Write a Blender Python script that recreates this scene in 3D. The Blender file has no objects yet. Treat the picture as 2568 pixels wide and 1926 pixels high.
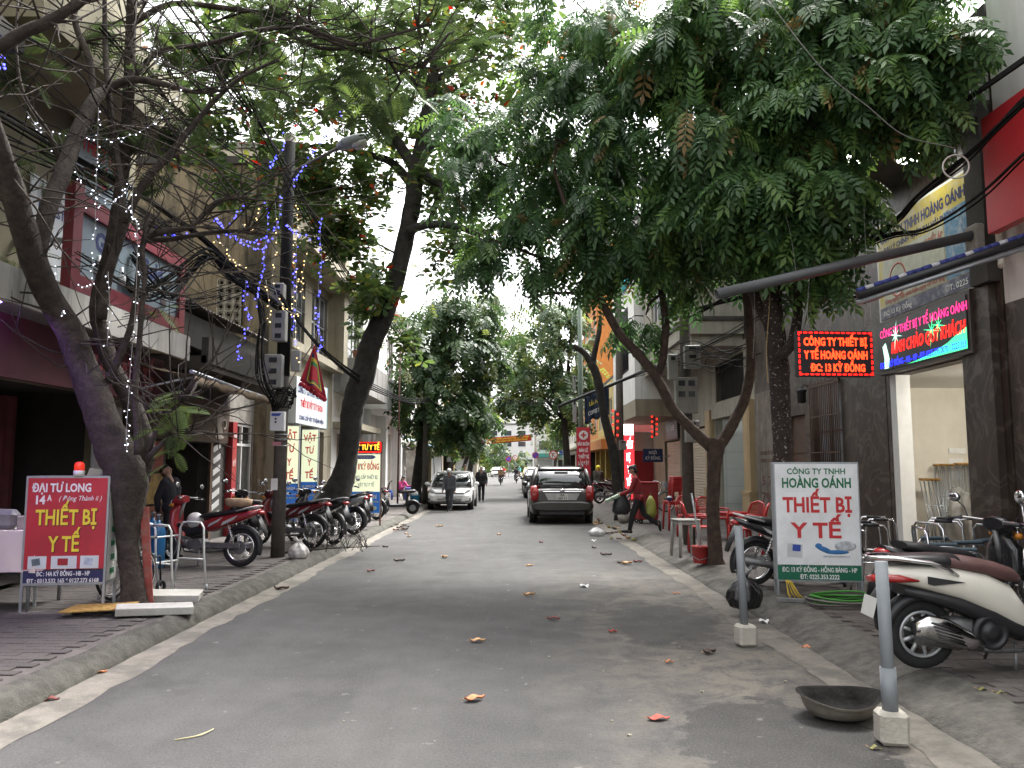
import bpy, math, random
import numpy as np
from mathutils import Vector, Matrix, Euler

random.seed(7)
R = math.radians
scene = bpy.context.scene
COL = scene.collection

# ------------------------------------------------------------------ camera, sky, sun, exposure
CAM_Z, FPX, PITCH = 1.63, 2000.0, math.atan(207 / 2000)
cam_data = bpy.data.cameras.new('camera')
cam_data.sensor_width = 36.0
cam_data.lens = 36.0 * FPX / 2568.0
cam_data.clip_end = 2000
cam = bpy.data.objects.new('camera', cam_data)
COL.objects.link(cam)
cam.location = (0, 0, CAM_Z)
cam.rotation_euler = (R(90) + PITCH, 0, 0)
scene.camera = cam

world = bpy.data.worlds.new('World')
scene.world = world
world.use_nodes = True
wn, wl = world.node_tree.nodes, world.node_tree.links
wn.clear()
SUN_EL, SUN_AZ = R(58), R(35)          # azimuth measured from +Y towards +X
sky = wn.new('ShaderNodeTexSky'); sky.sky_type = 'NISHITA'; sky.sun_disc = False
sky.sun_elevation = SUN_EL; sky.sun_rotation = SUN_AZ
sky.air_density = 1.0; sky.dust_density = 6.0; sky.ozone_density = 1.0
hsv = wn.new('ShaderNodeHueSaturation'); hsv.inputs['Saturation'].default_value = 0.12
bgn = wn.new('ShaderNodeBackground'); bgn.inputs['Strength'].default_value = 0.15
wout = wn.new('ShaderNodeOutputWorld')
wl.new(sky.outputs[0], hsv.inputs['Color']); wl.new(hsv.outputs[0], bgn.inputs['Color']); wl.new(bgn.outputs[0], wout.inputs['Surface'])

sun_data = bpy.data.lights.new('sun', 'SUN')
sun_data.energy = 1.5; sun_data.angle = R(25); sun_data.color = (1.0, 0.97, 0.93)
sun = bpy.data.objects.new('sun', sun_data); COL.objects.link(sun)
sun.rotation_euler = Euler((R(90) - SUN_EL, 0, -SUN_AZ + R(180)), 'XYZ')
sun.rotation_euler = (-Vector((math.sin(SUN_AZ) * math.cos(SUN_EL), math.cos(SUN_AZ) * math.cos(SUN_EL), math.sin(SUN_EL)))).to_track_quat('-Z', 'Y').to_euler()

vs = scene.view_settings
vs.view_transform = 'Standard'; vs.look = 'None'; vs.gamma = 1.0; vs.use_curve_mapping = False
vs.exposure = 2.2
scene.render.engine = 'CYCLES'
cy = scene.cycles
cy.max_bounces = 5; cy.diffuse_bounces = 3; cy.glossy_bounces = 2; cy.transmission_bounces = 4; cy.transparent_max_bounces = 6
cy.use_adaptive_sampling = True; cy.adaptive_threshold = .02
cy.caustics_reflective = False; cy.caustics_refractive = False
cy.sample_clamp_indirect = 6.0
cy.use_denoising = True

# ------------------------------------------------------------------ pixels of the photograph to places in the street
SP, CP = math.sin(PITCH), math.cos(PITCH)
def ray(u, v):
 a = (u - 1284) / FPX; b = (963 - v) / FPX
 return Vector((a, CP - b * SP, SP + b * CP))
def at(u, v, Y):
 d = ray(u, v); t = Y / d.y
 return Vector((d.x * t, Y, CAM_Z + d.z * t))
def gr(u, v, z=0.0):
 d = ray(u, v); t = (z - CAM_Z) / d.z
 return Vector((d.x * t, d.y * t, z))
def onx(u, v, X):
 d = ray(u, v); t = X / d.x
 return Vector((X, d.y * t, CAM_Z + d.z * t))

# ------------------------------------------------------------------ materials
MATS = {}
def nn(nt, t, **kw):
 n = nt.nodes.new(t)
 for k, v in kw.items(): setattr(n, k, v)
 return n
def mt(name, col=None, r=.6, metal=0., var=.12, vs=4., bump=0., bs=40., spec=.5, coat=0., emit=None, es=0.,
  streak=0., dirt=(.03, .028, .022), blot=0., blots=.8, alpha=1., trans=0., leaf=0., det=4):
 if name in MATS: return MATS[name]
 m = bpy.data.materials.new(name); m.use_nodes = True; MATS[name] = m
 nt = m.node_tree; L = nt.links; b = nt.nodes['Principled BSDF']; out = nt.nodes['Material Output']
 b.inputs['Roughness'].default_value = r; b.inputs['Metallic'].default_value = metal
 b.inputs['Specular IOR Level'].default_value = spec
 b.inputs['Coat Weight'].default_value = coat; b.inputs['Alpha'].default_value = alpha
 b.inputs['Transmission Weight'].default_value = trans
 c4 = lambda c: (max(0, min(1, c[0])), max(0, min(1, c[1])), max(0, min(1, c[2])), 1)
 b.inputs['Base Color'].default_value = c4(col)
 tc = None
 if var or bump or streak or blot:
  tc = nn(nt, 'ShaderNodeTexCoord')
 src = None
 if var:
  no = nn(nt, 'ShaderNodeTexNoise'); no.inputs['Scale'].default_value = vs; no.inputs['Detail'].default_value = det
  no.inputs['Roughness'].default_value = .65
  L.new(tc.outputs['Object'], no.inputs['Vector'])
  mr = nn(nt, 'ShaderNodeMapRange'); mr.inputs[1].default_value = .3; mr.inputs[2].default_value = .7
  L.new(no.outputs['Fac'], mr.inputs[0])
  mx = nn(nt, 'ShaderNodeMix', data_type='RGBA')
  mx.inputs[6].default_value = c4([x * (1 - var) for x in col]); mx.inputs[7].default_value = c4([x * (1 + var) for x in col])
  L.new(mr.outputs[0], mx.inputs[0]); src = mx.outputs[2]
 def dirty(src, vec_scale, sc, amt, lo, hi):
  mp = nn(nt, 'ShaderNodeMapping'); mp.inputs['Scale'].default_value = vec_scale
  L.new(tc.outputs['Object'], mp.inputs['Vector'])
  n2 = nn(nt, 'ShaderNodeTexNoise'); n2.inputs['Scale'].default_value = sc; n2.inputs['Detail'].default_value = 6
  n2.inputs['Roughness'].default_value = .7
  L.new(mp.outputs[0], n2.inputs['Vector'])
  r2 = nn(nt, 'ShaderNodeMapRange'); r2.inputs[1].default_value = lo; r2.inputs[2].default_value = hi; r2.inputs[4].default_value = amt
  L.new(n2.outputs['Fac'], r2.inputs[0])
  m2 = nn(nt, 'ShaderNodeMix', data_type='RGBA')
  m2.inputs[7].default_value = c4(dirt); L.new(r2.outputs[0], m2.inputs[0])
  if src is not None: L.new(src, m2.inputs[6])
  else: m2.inputs[6].default_value = c4(col)
  return m2.outputs[2]
 if streak: src = dirty(src, (2.2, 2.2, .22), 1.6, streak, .47, .66)
 if blot: src = dirty(src, (1, 1, 1), blots, blot, .48, .60)
 if src is not None: L.new(src, b.inputs['Base Color'])
 if bump:
  n3 = nn(nt, 'ShaderNodeTexNoise'); n3.inputs['Scale'].default_value = bs; n3.inputs['Detail'].default_value = 5
  L.new(tc.outputs['Object'], n3.inputs['Vector'])
  bp = nn(nt, 'ShaderNodeBump'); bp.inputs['Strength'].default_value = bump; bp.inputs['Distance'].default_value = .02
  L.new(n3.outputs['Fac'], bp.inputs['Height']); L.new(bp.outputs[0], b.inputs['Normal'])
 if emit is not None:
  b.inputs['Emission Color'].default_value = c4(emit); b.inputs['Emission Strength'].default_value = es
 if leaf:
  tr = nn(nt, 'ShaderNodeBsdfTranslucent')
  hs = nn(nt, 'ShaderNodeHueSaturation'); hs.inputs['Value'].default_value = 1.5; hs.inputs['Saturation'].default_value = 1.1
  hs.inputs['Hue'].default_value = .485
  if src is not None: L.new(src, hs.inputs['Color'])
  else: hs.inputs['Color'].default_value = c4(col)
  L.new(hs.outputs[0], tr.inputs['Color'])
  ms = nn(nt, 'ShaderNodeMixShader'); ms.inputs[0].default_value = leaf
  L.new(b.outputs[0], ms.inputs[1]); L.new(tr.outputs[0], ms.inputs[2]); L.new(ms.outputs[0], out.inputs['Surface'])
 return m

# ------------------------------------------------------------------ objects
def lab(o, label=None, cat=None, group=None, kind=None):
 if label: o['label'] = label
 if cat: o['category'] = cat
 if group: o['group'] = group
 if kind: o['kind'] = kind
 return o
def thing(name, label, cat, loc=(0, 0, 0), rz=0., group=None):
 o = bpy.data.objects.new(name, None); COL.objects.link(o)
 o.empty_display_size = .1
 o.location = loc; o.rotation_euler = (0, 0, rz)
 return lab(o, label, cat, group)
def mesh_obj(name, me, parent=None):
 o = bpy.data.objects.new(name, me); COL.objects.link(o)
 if parent is not None: o.parent = parent
 return o
def copy_tree(o, parent=None, mats=None):
 c = o.copy(); COL.objects.link(c)
 if parent is not None: c.parent = parent
 if mats and c.type == 'MESH':
  hit = [s.material.name for s in c.material_slots if s.material and s.material.name in mats]
  if hit:
   c.data = c.data.copy()
   for i, mm in enumerate(c.data.materials):
    if mm and mm.name in mats: c.data.materials[i] = mats[mm.name]
 for ch in list(o.children): copy_tree(ch, c, mats)
 return c
def wmat(o):
 m = Matrix.Identity(4)
 while o is not None:
  m = Matrix.LocRotScale(o.location, o.rotation_euler, o.scale) @ m
  o = o.parent
 return m

class MB:
 """collects shapes and links them as one mesh object"""
 def __init__(self, T=None):
  self.v = []; self.f = []; self.mi = []; self.sm = []; self.m = 0; self.s = False; self.T = T
 def add(self, vs, fs, smooth=None):
  k = len(self.v)
  if self.T is not None: vs = [self.T @ Vector(p) for p in vs]
  self.v.extend([tuple(p) for p in vs])
  for f in fs:
   self.f.append(tuple(i + k for i in f)); self.mi.append(self.m); self.sm.append(self.s if smooth is None else smooth)
  return self
 def box(self, c, s, rot=None, bev=0.):
  x, y, z = s[0] / 2, s[1] / 2, s[2] / 2
  M = Matrix.Translation(c)
  if rot is not None: M = M @ Euler(rot).to_matrix().to_4x4()
  if not bev:
   vs = [M @ Vector((i * x, j * y, k * z)) for i in (-1, 1) for j in (-1, 1) for k in (-1, 1)]
   return self.add(vs, [(0, 1, 3, 2), (4, 6, 7, 5), (0, 4, 5, 1), (2, 3, 7, 6), (0, 2, 6, 4), (1, 5, 7, 3)])
  b = min(bev, x * .98, y * .98, z * .98); vs = []; idx = {}
  for i in (-1, 1):
   for j in (-1, 1):
    for k in (-1, 1):
     for a in range(3):
      p = [i * (x - b), j * (y - b), k * (z - b)]
      p[a] = (i * x, j * y, k * z)[a]
      idx[(i, j, k, a)] = len(vs); vs.append(M @ Vector(p))
  fs = []
  for a, (p, q) in enumerate(((1, 2), (2, 0), (0, 1))):
   for sgn in (-1, 1):
    loop = []
    for (t1, t2) in ((-1, -1), (1, -1), (1, 1), (-1, 1)):
     key = [0, 0, 0]; key[a] = sgn; key[p] = t1; key[q] = t2; loop.append(idx[(*key, a)])
    fs.append(tuple(loop if sgn > 0 else loop[::-1]))
  for a, (p, q) in enumerate(((1, 2), (2, 0), (0, 1))):
   for t1 in (-1, 1):
    for t2 in (-1, 1):
     k0 = [0, 0, 0]; k0[p] = t1; k0[q] = t2; k1 = list(k0); k0[a] = -1; k1[a] = 1
     l = [idx[(*k0, p)], idx[(*k1, p)], idx[(*k1, q)], idx[(*k0, q)]]
     fs.append(tuple(l if t1 * t2 < 0 else l[::-1]))
  for i in (-1, 1):
   for j in (-1, 1):
    for k in (-1, 1):
     l = [idx[(i, j, k, a)] for a in range(3)]
     fs.append(tuple(l if i * j * k > 0 else l[::-1]))
  return self.add(vs, fs)
 def ring(self, c, ax, r, n, ref=None, r2=None):
  ax = Vector(ax).normalized()
  ref = Vector(ref) if ref is not None else (Vector((0, 0, 1)) if abs(ax.z) < .9 else Vector((1, 0, 0)))
  e1 = (ref - ax * ref.dot(ax)).normalized(); e2 = ax.cross(e1); r2 = r if r2 is None else r2
  c = Vector(c)
  return [c + e1 * (r * math.cos(2 * math.pi * i / n)) + e2 * (r2 * math.sin(2 * math.pi * i / n)) for i in range(n)]
 def rings(self, rs, cap0=True, cap1=True, smooth=True, closed=False):
  n = len(rs[0]); vs = [p for r_ in rs for p in r_]; fs = []
  m = len(rs)
  for i in range(m if closed else m - 1):
   for j in range(n):
    a, b2 = i * n + j, i * n + (j + 1) % n; i2 = (i + 1) % m
    fs.append((a, b2, i2 * n + (j + 1) % n, i2 * n + j))
  self.add(vs, fs, smooth)
  if not closed:
   k = len(self.v) - len(vs)
   if cap0: self.f.append(tuple(k + j for j in reversed(range(n)))); self.mi.append(self.m); self.sm.append(False)
   if cap1: self.f.append(tuple(k + (m - 1) * n + j for j in range(n))); self.mi.append(self.m); self.sm.append(False)
  return self
 def cyl(self, p0, p1, r0, r1=None, n=10, cap=True):
  p0, p1 = Vector(p0), Vector(p1); r1 = r0 if r1 is None else r1
  return self.rings([self.ring(p0, p1 - p0, r0, n), self.ring(p1, p1 - p0, r1, n)], cap, cap)
 def tube(self, pts, r, n=6, cap=True, closed=False):
  pts = [Vector(p) for p in pts]; k = len(pts)
  rr = r if isinstance(r, (list, tuple)) else [r] * k
  rs = []; ref = None
  for i, p in enumerate(pts):
   if closed: d = pts[(i + 1) % k] - pts[i - 1]
   else: d = pts[min(i + 1, k - 1)] - pts[max(i - 1, 0)]
   if d.length < 1e-9: d = Vector((0, 0, 1))
   d.normalize()
   if ref is None:
    ref = Vector((0, 0, 1)) if abs(d.z) < .9 else Vector((1, 0, 0))
   e = ref - d * ref.dot(d)
   if e.length < 1e-4: e = d.orthogonal()
   ref = e.normalized()
   rs.append(self.ring(p, d, rr[i], n, ref))
  return self.rings(rs, cap, cap, True, closed)
 def lathe(self, prof, c=(0, 0, 0), n=20, ax=(0, 0, 1), cap=True):
  ax = Vector(ax).normalized(); c = Vector(c)
  return self.rings([self.ring(c + ax * h, ax, max(r_, 1e-4), n) for r_, h in prof], cap, cap)
 def loft(self, secs, n=16, cap=True):
  """secs: (centre, axis_u half vector, axis_v half vector, power)"""
  rs = []
  for c, a, b, pw in secs:
   c, a, b = Vector(c), Vector(a), Vector(b); r_ = []
   for i in range(n):
    t = 2 * math.pi * (i + .5) / n; ct, st = math.cos(t), math.sin(t)
    r_.append(c + a * (math.copysign(abs(ct) ** (2 / pw), ct)) + b * (math.copysign(abs(st) ** (2 / pw), st)))
   rs.append(r_)
  return self.rings(rs, cap, cap)
 def ell(self, c, rad, n=12, m=8, rot=None):
  M = Matrix.Translation(c)
  if rot is not None: M = M @ Euler(rot).to_matrix().to_4x4()
  rs = []
  for i in range(1, m):
   t = math.pi * i / m
   rs.append([M @ Vector((rad[0] * math.sin(t) * math.cos(2 * math.pi * j / n), rad[1] * math.sin(t) * math.sin(2 * math.pi * j / n), -rad[2] * math.cos(t))) for j in range(n)])
  k = len(self.v)
  self.rings(rs, False, False)
  p0, p1 = M @ Vector((0, 0, -rad[2])), M @ Vector((0, 0, rad[2]))
  if self.T is not None: p0, p1 = self.T @ p0, self.T @ p1
  self.v.extend([tuple(p0), tuple(p1)]); q = len(self.v) - 2
  for j in range(n):
   self.f.append((q, k + (j + 1) % n, k + j)); self.f.append((q + 1, k + (m - 2) * n + j, k + (m - 2) * n + (j + 1) % n))
   self.mi += [self.m] * 2; self.sm += [True] * 2
  return self
 def torus(self, c, ax, R_, r, n=28, m=8, r2=None):
  ax = Vector(ax).normalized(); c = Vector(c); ref = Vector((0, 0, 1)) if abs(ax.z) < .9 else Vector((1, 0, 0))
  e1 = (ref - ax * ref.dot(ax)).normalized(); e2 = ax.cross(e1); r2 = r if r2 is None else r2
  rs = []
  for i in range(n):
   t = 2 * math.pi * i / n; d = e1 * math.cos(t) + e2 * math.sin(t)
   rs.append([c + d * (R_ + r * math.cos(2 * math.pi * j / m)) + ax * (r2 * math.sin(2 * math.pi * j / m)) for j in range(m)])
  return self.rings(rs, closed=True)
 def prism(self, poly, d, smooth=False):
  """polygon (list of 3D points) extruded by vector d"""
  n = len(poly); d = Vector(d); P = [Vector(p) for p in poly]; Q = [p + d for p in P]
  return self.add(P + Q, [tuple(range(n))[::-1], tuple(range(n, 2 * n))] + [(i, (i + 1) % n, n + (i + 1) % n, n + i) for i in range(n)], smooth)
 def quad(self, a, b, c, d):
  return self.add([a, b, c, d], [(0, 1, 2, 3)])
 def grid(self, fn, nu, nv, smooth=True, thick=0.):
  """fn(s, t) -> point; s, t in 0..1"""
  vs = [Vector(fn(i / nu, j / nv)) for i in range(nu + 1) for j in range(nv + 1)]
  w = nv + 1
  fs = [(i * w + j, (i + 1) * w + j, (i + 1) * w + j + 1, i * w + j + 1) for i in range(nu) for j in range(nv)]
  return self.add(vs, fs, smooth)
 def build(self, name, mat, parent=None, world=False, solid=0., sub=0, bevel=0.):
  vs = self.v
  if world and parent is not None:
   inv = wmat(parent).inverted(); vs = [tuple(inv @ Vector(p)) for p in vs]
  me = bpy.data.meshes.new(name); me.from_pydata(vs, [], self.f)
  for m_ in (mat if isinstance(mat, (list, tuple)) else [mat]): me.materials.append(m_)
  me.polygons.foreach_set('material_index', self.mi); me.polygons.foreach_set('use_smooth', self.sm)
  me.update()
  o = mesh_obj(name, me, parent)
  if solid:
   md = o.modifiers.new('thickness', 'SOLIDIFY'); md.thickness = solid; md.offset = 0
  if bevel:
   md = o.modifiers.new('edge', 'BEVEL'); md.width = bevel; md.segments = 2; md.limit_method = 'ANGLE'; md.angle_limit = R(40)
  if sub:
   md = o.modifiers.new('smooth', 'SUBSURF'); md.levels = sub; md.render_levels = sub
  return o

def part(name, mat, parent, world=False, **kw):
 """context-free shortcut: returns an MB whose .done() links it"""
 mb = MB(); mb.done = lambda: mb.build(name, mat, parent, world, **kw); return mb
def boxp(name, mat, parent, c, s, rot=None, bev=0., world=False):
 return MB().box(c, s, rot, bev).build(name, mat, parent, world)
def tubep(name, mat, parent, pts, r, n=6, world=False):
 return MB().tube(pts, r, n).build(name, mat, parent, world)

_font_cache = {}
def lettering(s, mat, parent, o, right, up, w=None, h=.1, ext=.0015, bold=.012, world=True, name='lettering', shear=0., sp=1.):
 """one line of writing centred on o, lying in the plane (right, up), fitted to width w (or natural) and cap height h"""
 key = (s, bold, shear, sp)
 if key not in _font_cache:
  cu = bpy.data.curves.new('writing', 'FONT'); cu.body = s; cu.resolution_u = 2; cu.offset = bold; cu.shear = shear; cu.space_character = sp
  cu.align_x = 'CENTER'; cu.extrude = .01
  ob = bpy.data.objects.new('writing', cu); me = bpy.data.meshes.new_from_object(ob)
  co = np.empty(len(me.vertices) * 3); me.vertices.foreach_get('co', co); co = co.reshape(-1, 3); co[:, 1] = np.clip(co[:, 1], -.3, 1.12)
  fs = [tuple(p.vertices) for p in me.polygons]
  _font_cache[key] = (co, fs)
  bpy.data.objects.remove(ob); bpy.data.curves.remove(cu); bpy.data.meshes.remove(me)
 co, fs = _font_cache[key]
 if len(co) == 0: return None
 x0, x1 = co[:, 0].min(), co[:, 0].max()
 sy = h / .70; sx = sy if w is None else w / (x1 - x0)
 right, up = Vector(right).normalized(), Vector(up).normalized(); nrm = right.cross(up); o = Vector(o)
 P = [tuple(o + right * ((p[0] - (x0 + x1) / 2) * sx) + up * ((p[1] - .35) * sy) + nrm * (ext * (1 + p[2] / .01))) for p in co]
 mb = MB(); mb.v = P; mb.f = list(fs); mb.mi = [0] * len(fs); mb.sm = [False] * len(fs)
 return mb.build(name, mat, parent, world)

# ------------------------------------------------------------------ shared materials
LK, RK, LF, RF, SW = -3.25, 2.65, -6.2, 6.0, .14     # kerb lines, facade lines, pavement height
m_conc = mt('concrete', (.30, .28, .25), .9, var=.25, vs=3, bump=.35, bs=60, blot=.35, blots=2.2)
m_kerbw = mt('mossy_kerb_concrete', (.075, .072, .06), .92, var=.4, vs=9, bump=.9, bs=70, blot=.5, blots=3)
m_kerb = mt('kerb_concrete', (.125, .117, .102), .92, var=.3, vs=9, bump=.8, bs=70, blot=.55, blots=3)
m_gut = mt('gutter_concrete', (.17, .154, .13), .9, var=.25, vs=5, bump=.4, bs=80, blot=.65, blots=2.2, dirt=(.08, .075, .065))
m_pave = mt('pavement_concrete', (.095, .083, .077), .9, var=.3, vs=3, bump=.5, bs=50, blot=.45, blots=1.6)
m_grey = mt('grey_paint', (.33, .35, .36), .5, var=.08, vs=9)
m_steel = mt('galvanised_steel', (.36, .38, .40), .42, .6, var=.12, vs=12, bump=.05)
m_chrome = mt('chrome', (.75, .75, .76), .16, 1., var=.05)
m_black = mt('black_plastic', (.018, .018, .02), .45, var=.2, vs=12)
m_rub = mt('tyre_rubber', (.017, .017, .017), .85, var=.3, vs=30, bump=.3, bs=90)
m_white = mt('white_paint', (.74, .74, .72), .45, var=.05, vs=6)
m_wwall = mt('white_wall', (.72, .71, .68), .8, var=.06, vs=1.5, streak=.22, dirt=(.33, .31, .27))
m_cream = mt('cream_wall', (.29, .26, .19), .85, var=.12, vs=1.6, streak=.5, dirt=(.13, .115, .08), bump=.15)
m_olive = mt('olive_cream_wall', (.21, .19, .125), .85, var=.12, vs=1.2, streak=.4, dirt=(.11, .10, .07), bump=.15)
m_stain = mt('mouldy_plaster', (.29, .235, .155), .9, var=.25, vs=1.2, streak=1.0, dirt=(.05, .046, .04), blot=.9, blots=.5, bump=.3)
m_dark = mt('sooty_concrete', (.05, .046, .041), .92, var=.35, vs=2, streak=.6, dirt=(.03, .028, .025), bump=.4)
m_stone = mt('dark_stone_wall', (.036, .0245, .018), .5, var=.55, vs=2.2, streak=.45, dirt=(.085, .066, .053), bump=.1)
nt = m_stone.node_tree; b_ = nt.nodes['Principled BSDF']; sk = b_.inputs['Base Color'].links[0].from_socket
for sc, lo, hi, cc, ds in ((1.1, .49, .52, (.10, .077, .06), 2.5), (3.0, .62, .68, (.115, .10, .088), .5)):
 no = nn(nt, 'ShaderNodeTexNoise'); no.inputs['Scale'].default_value = sc; no.inputs['Detail'].default_value = 6; no.inputs['Distortion'].default_value = ds; nt.links.new(nn(nt, 'ShaderNodeTexCoord').outputs['Object'], no.inputs['Vector'])
 rp = nn(nt, 'ShaderNodeValToRGB'); e = rp.color_ramp.elements; e[0].position = lo - .03; e[0].color = (0, 0, 0, 1); e[1].position = (lo + hi) / 2; e[1].color = (.8, .8, .8, 1); x_ = e.new(hi + .03); x_.color = (0, 0, 0, 1) if ds > 1 else (.7, .7, .7, 1)
 mx = nn(nt, 'ShaderNodeMix', data_type='RGBA'); mx.inputs[7].default_value = (*cc, 1); nt.links.new(no.outputs['Fac'], rp.inputs[0]); nt.links.new(rp.outputs[0], mx.inputs[0]); nt.links.new(sk, mx.inputs[6]); sk = mx.outputs[2]
nt.links.new(sk, b_.inputs['Base Color'])
m_tilew = mt('white_glazed_tile', (.62, .64, .62), .18, var=.05, vs=2)
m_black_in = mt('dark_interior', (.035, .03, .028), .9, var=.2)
m_glass = mt('window_glass', (.05, .06, .07), .06, var=.0, spec=.8)
m_wood = mt('brown_wood', (.10, .055, .033), .6, var=.3, vs=8, bump=.1)
m_red = mt('red_paint', (.42, .035, .045), .45, var=.1, vs=3)
m_dred = mt('dark_red_panel', (.075, .014, .02), .6, var=.25, vs=2)
m_lblue = mt('light_blue_panel', (.20, .26, .29), .4, var=.08, vs=3)
m_corr = mt('rusty_corrugated_sheet', (.16, .14, .12), .7, .3, var=.35, vs=2.5, streak=.5, dirt=(.09, .045, .025))
m_txt_red = mt('red_ink', (.55, .03, .035), .5, var=0)
m_txt_navy = mt('navy_ink', (.02, .03, .13), .5, var=0)
m_txt_white = mt('white_ink', (.80, .80, .80), .5, var=0)
m_txt_black = mt('black_ink', (.02, .02, .02), .5, var=0)
m_txt_yel = mt('yellow_ink', (.82, .66, .05), .5, var=0)
m_txt_green = mt('green_ink', (.01, .15, .06), .5, var=0)
m_txt_blue = mt('blue_ink', (.03, .07, .35), .5, var=0)

def EX(mb, x0, x1, y0, y1, z0, z1, bev=0.):
 return mb.box(((x0 + x1) / 2, (y0 + y1) / 2, (z0 + z1) / 2), (abs(x1 - x0), abs(y1 - y0), abs(z1 - z0)), None, bev)
def exp_(name, mat, parent, x0, x1, y0, y1, z0, z1, bev=0.):
 return EX(MB(), x0, x1, y0, y1, z0, z1, bev).build(name, mat, parent, True)

# ------------------------------------------------------------------ ground, road, gutters, kerbs, pavements
def sheet(name, poly, mat, z):
 mb = MB(); mb.add([(p[0], p[1], z) for p in poly], [tuple(range(len(poly)))])
 o = mb.build(name, mat); o['kind'] = 'structure'; return o
m_ground = mt('far_ground', (.10, .095, .09), .95, var=.2, vs=.3)
sheet('ground', [(-400, -60), (400, -60), (400, 700), (-400, 700)], m_ground, -.03)

def asphalt():
 m = bpy.data.materials.new('asphalt'); m.use_nodes = True; nt = m.node_tree; L = nt.links; b = nt.nodes['Principled BSDF']
 tc = nn(nt, 'ShaderNodeTexCoord'); O = tc.outputs['Object']
 def noise(sc, det=5, ro=.6, vec=O, dist=0.):
  n = nn(nt, 'ShaderNodeTexNoise'); n.inputs['Scale'].default_value = sc; n.inputs['Detail'].default_value = det
  n.inputs['Roughness'].default_value = ro; n.inputs['Distortion'].default_value = dist; L.new(vec, n.inputs['Vector']); return n.outputs['Fac']
 def rng(x, a, b_, c=0., d=1.):
  n = nn(nt, 'ShaderNodeMapRange'); n.inputs[1].default_value = a; n.inputs[2].default_value = b_; n.inputs[3].default_value = c; n.inputs[4].default_value = d
  L.new(x, n.inputs[0]); return n.outputs[0]
 def mul(a, b_, op='MULTIPLY'):
  n = nn(nt, 'ShaderNodeMath', operation=op)
  for i, x in enumerate((a, b_)):
   if isinstance(x, (int, float)): n.inputs[i].default_value = x
   else: L.new(x, n.inputs[i])
  return n.outputs[0]
 def mix(f, a, b_):
  n = nn(nt, 'ShaderNodeMix', data_type='RGBA')
  if isinstance(f, float): n.inputs[0].default_value = f
  else: L.new(f, n.inputs[0])
  for i, x in ((6, a), (7, b_)):
   if isinstance(x, tuple): n.inputs[i].default_value = (*x, 1)
   else: L.new(x, n.inputs[i])
  return n.outputs[2]
 col = mix(rng(noise(1.1, 6), .3, .7), (.047, .0455, .0445), (.069, .067, .065))
 mp = nn(nt, 'ShaderNodeMapping'); mp.inputs['Scale'].default_value = (1.6, .12, 1); L.new(O, mp.inputs['Vector'])
 col = mix(rng(noise(1.0, 5, .6, mp.outputs[0]), .5, .72, 0, .5), col, (.086, .084, .082))      # wheel-worn bands
 sx = nn(nt, 'ShaderNodeSeparateXYZ'); L.new(O, sx.inputs[0]); X, Y = sx.outputs[0], sx.outputs[1]
 # pale dust drifted along the eastern gutter
 dm = mul(rng(mul(X, mul(noise(1.3, 6, .7), 2.2), 'ADD'), 1.3, 2.6), rng(noise(2.6, 8, .75, O, .6), .36, .56, 0, .9))
 dm = mul(dm, rng(Y, 10.5, 13.5, 1, .1))
 col = mix(dm, col, (.165, .147, .122))
 # damp patch spilled round the basin
 def blob(cx, cy, rx, ry):
  a = mul(mul(X, -cx, 'ADD'), 1 / rx); b_ = mul(mul(Y, -cy, 'ADD'), 1 / ry)
  return mul(mul(a, a), mul(b_, b_), 'ADD')
 nz = mul(mul(noise(2.2, 6, .7), -.5, 'ADD'), 2.6)
 w1 = rng(mul(blob(1.6, 4.9, .62, 1.0), nz, 'ADD'), .85, 1.0, .92, 0)
 w2 = rng(mul(blob(1.55, 8.6, .6, 1.2), nz, 'ADD'), .7, 1.1, .75, 0)
 wet = mul(w1, w2, 'MAXIMUM')
 col = mix(wet, col, (.032, .0305, .029))
 # sparse old spots and specks
 col = mix(rng(noise(7, 3, .5), .69, .72, 0, .55), col, (.20, .19, .175))
 col = mix(rng(noise(5.3, 4, .6, O, 1.), .70, .74, 0, .5), col, (.035, .034, .033))
 col = mix(rng(noise(70, 3, .6), .5, .72, 0, .55), col, (.135, .13, .125))
 col = mix(rng(noise(38, 3, .6), .55, .75, 0, .6), col, (.026, .025, .024))
 col = mix(rng(noise(.55, 5, .6, O, .8), .56, .62, 0, .35), col, (.035, .034, .033))
 vo = nn(nt, 'ShaderNodeTexVoronoi', feature='DISTANCE_TO_EDGE'); vo.inputs['Scale'].default_value = .33; va = nn(nt, 'ShaderNodeVectorMath', operation='ADD'); L.new(O, va.inputs[0])
 nz2 = nn(nt, 'ShaderNodeTexNoise'); nz2.inputs['Scale'].default_value = 1.5; nz2.inputs['Detail'].default_value = 8; L.new(O, nz2.inputs['Vector']); L.new(nz2.outputs['Color'], va.inputs[1]); L.new(va.outputs[0], vo.inputs['Vector'])
 col = mix(mul(rng(vo.outputs['Distance'], .0, .004, .6, 0), rng(noise(.7, 3), .56, .62)), col, (.028, .027, .026))
 L.new(col, b.inputs['Base Color'])
 L.new(mul(rng(noise(3, 4), .3, .7, .78, .92), mul(wet, -.12), 'ADD'), b.inputs['Roughness'])
 b.inputs['Specular IOR Level'].default_value = .35
 bp = nn(nt, 'ShaderNodeBump'); bp.inputs['Strength'].default_value = .55; bp.inputs['Distance'].default_value = .006
 L.new(noise(160, 3, .6), bp.inputs['Height']); L.new(bp.outputs[0], b.inputs['Normal'])
 return m
m_asph = asphalt()
sheet('road', [(LK - .05, -8), (RK + .05, -8), (RK + .05, 92), (70, 92), (70, 112), (RK, 112), (RK, 330), (LK, 330), (LK, 112), (-70, 112), (-70, 92), (LK - .05, 92)], m_asph, 0.)

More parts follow.
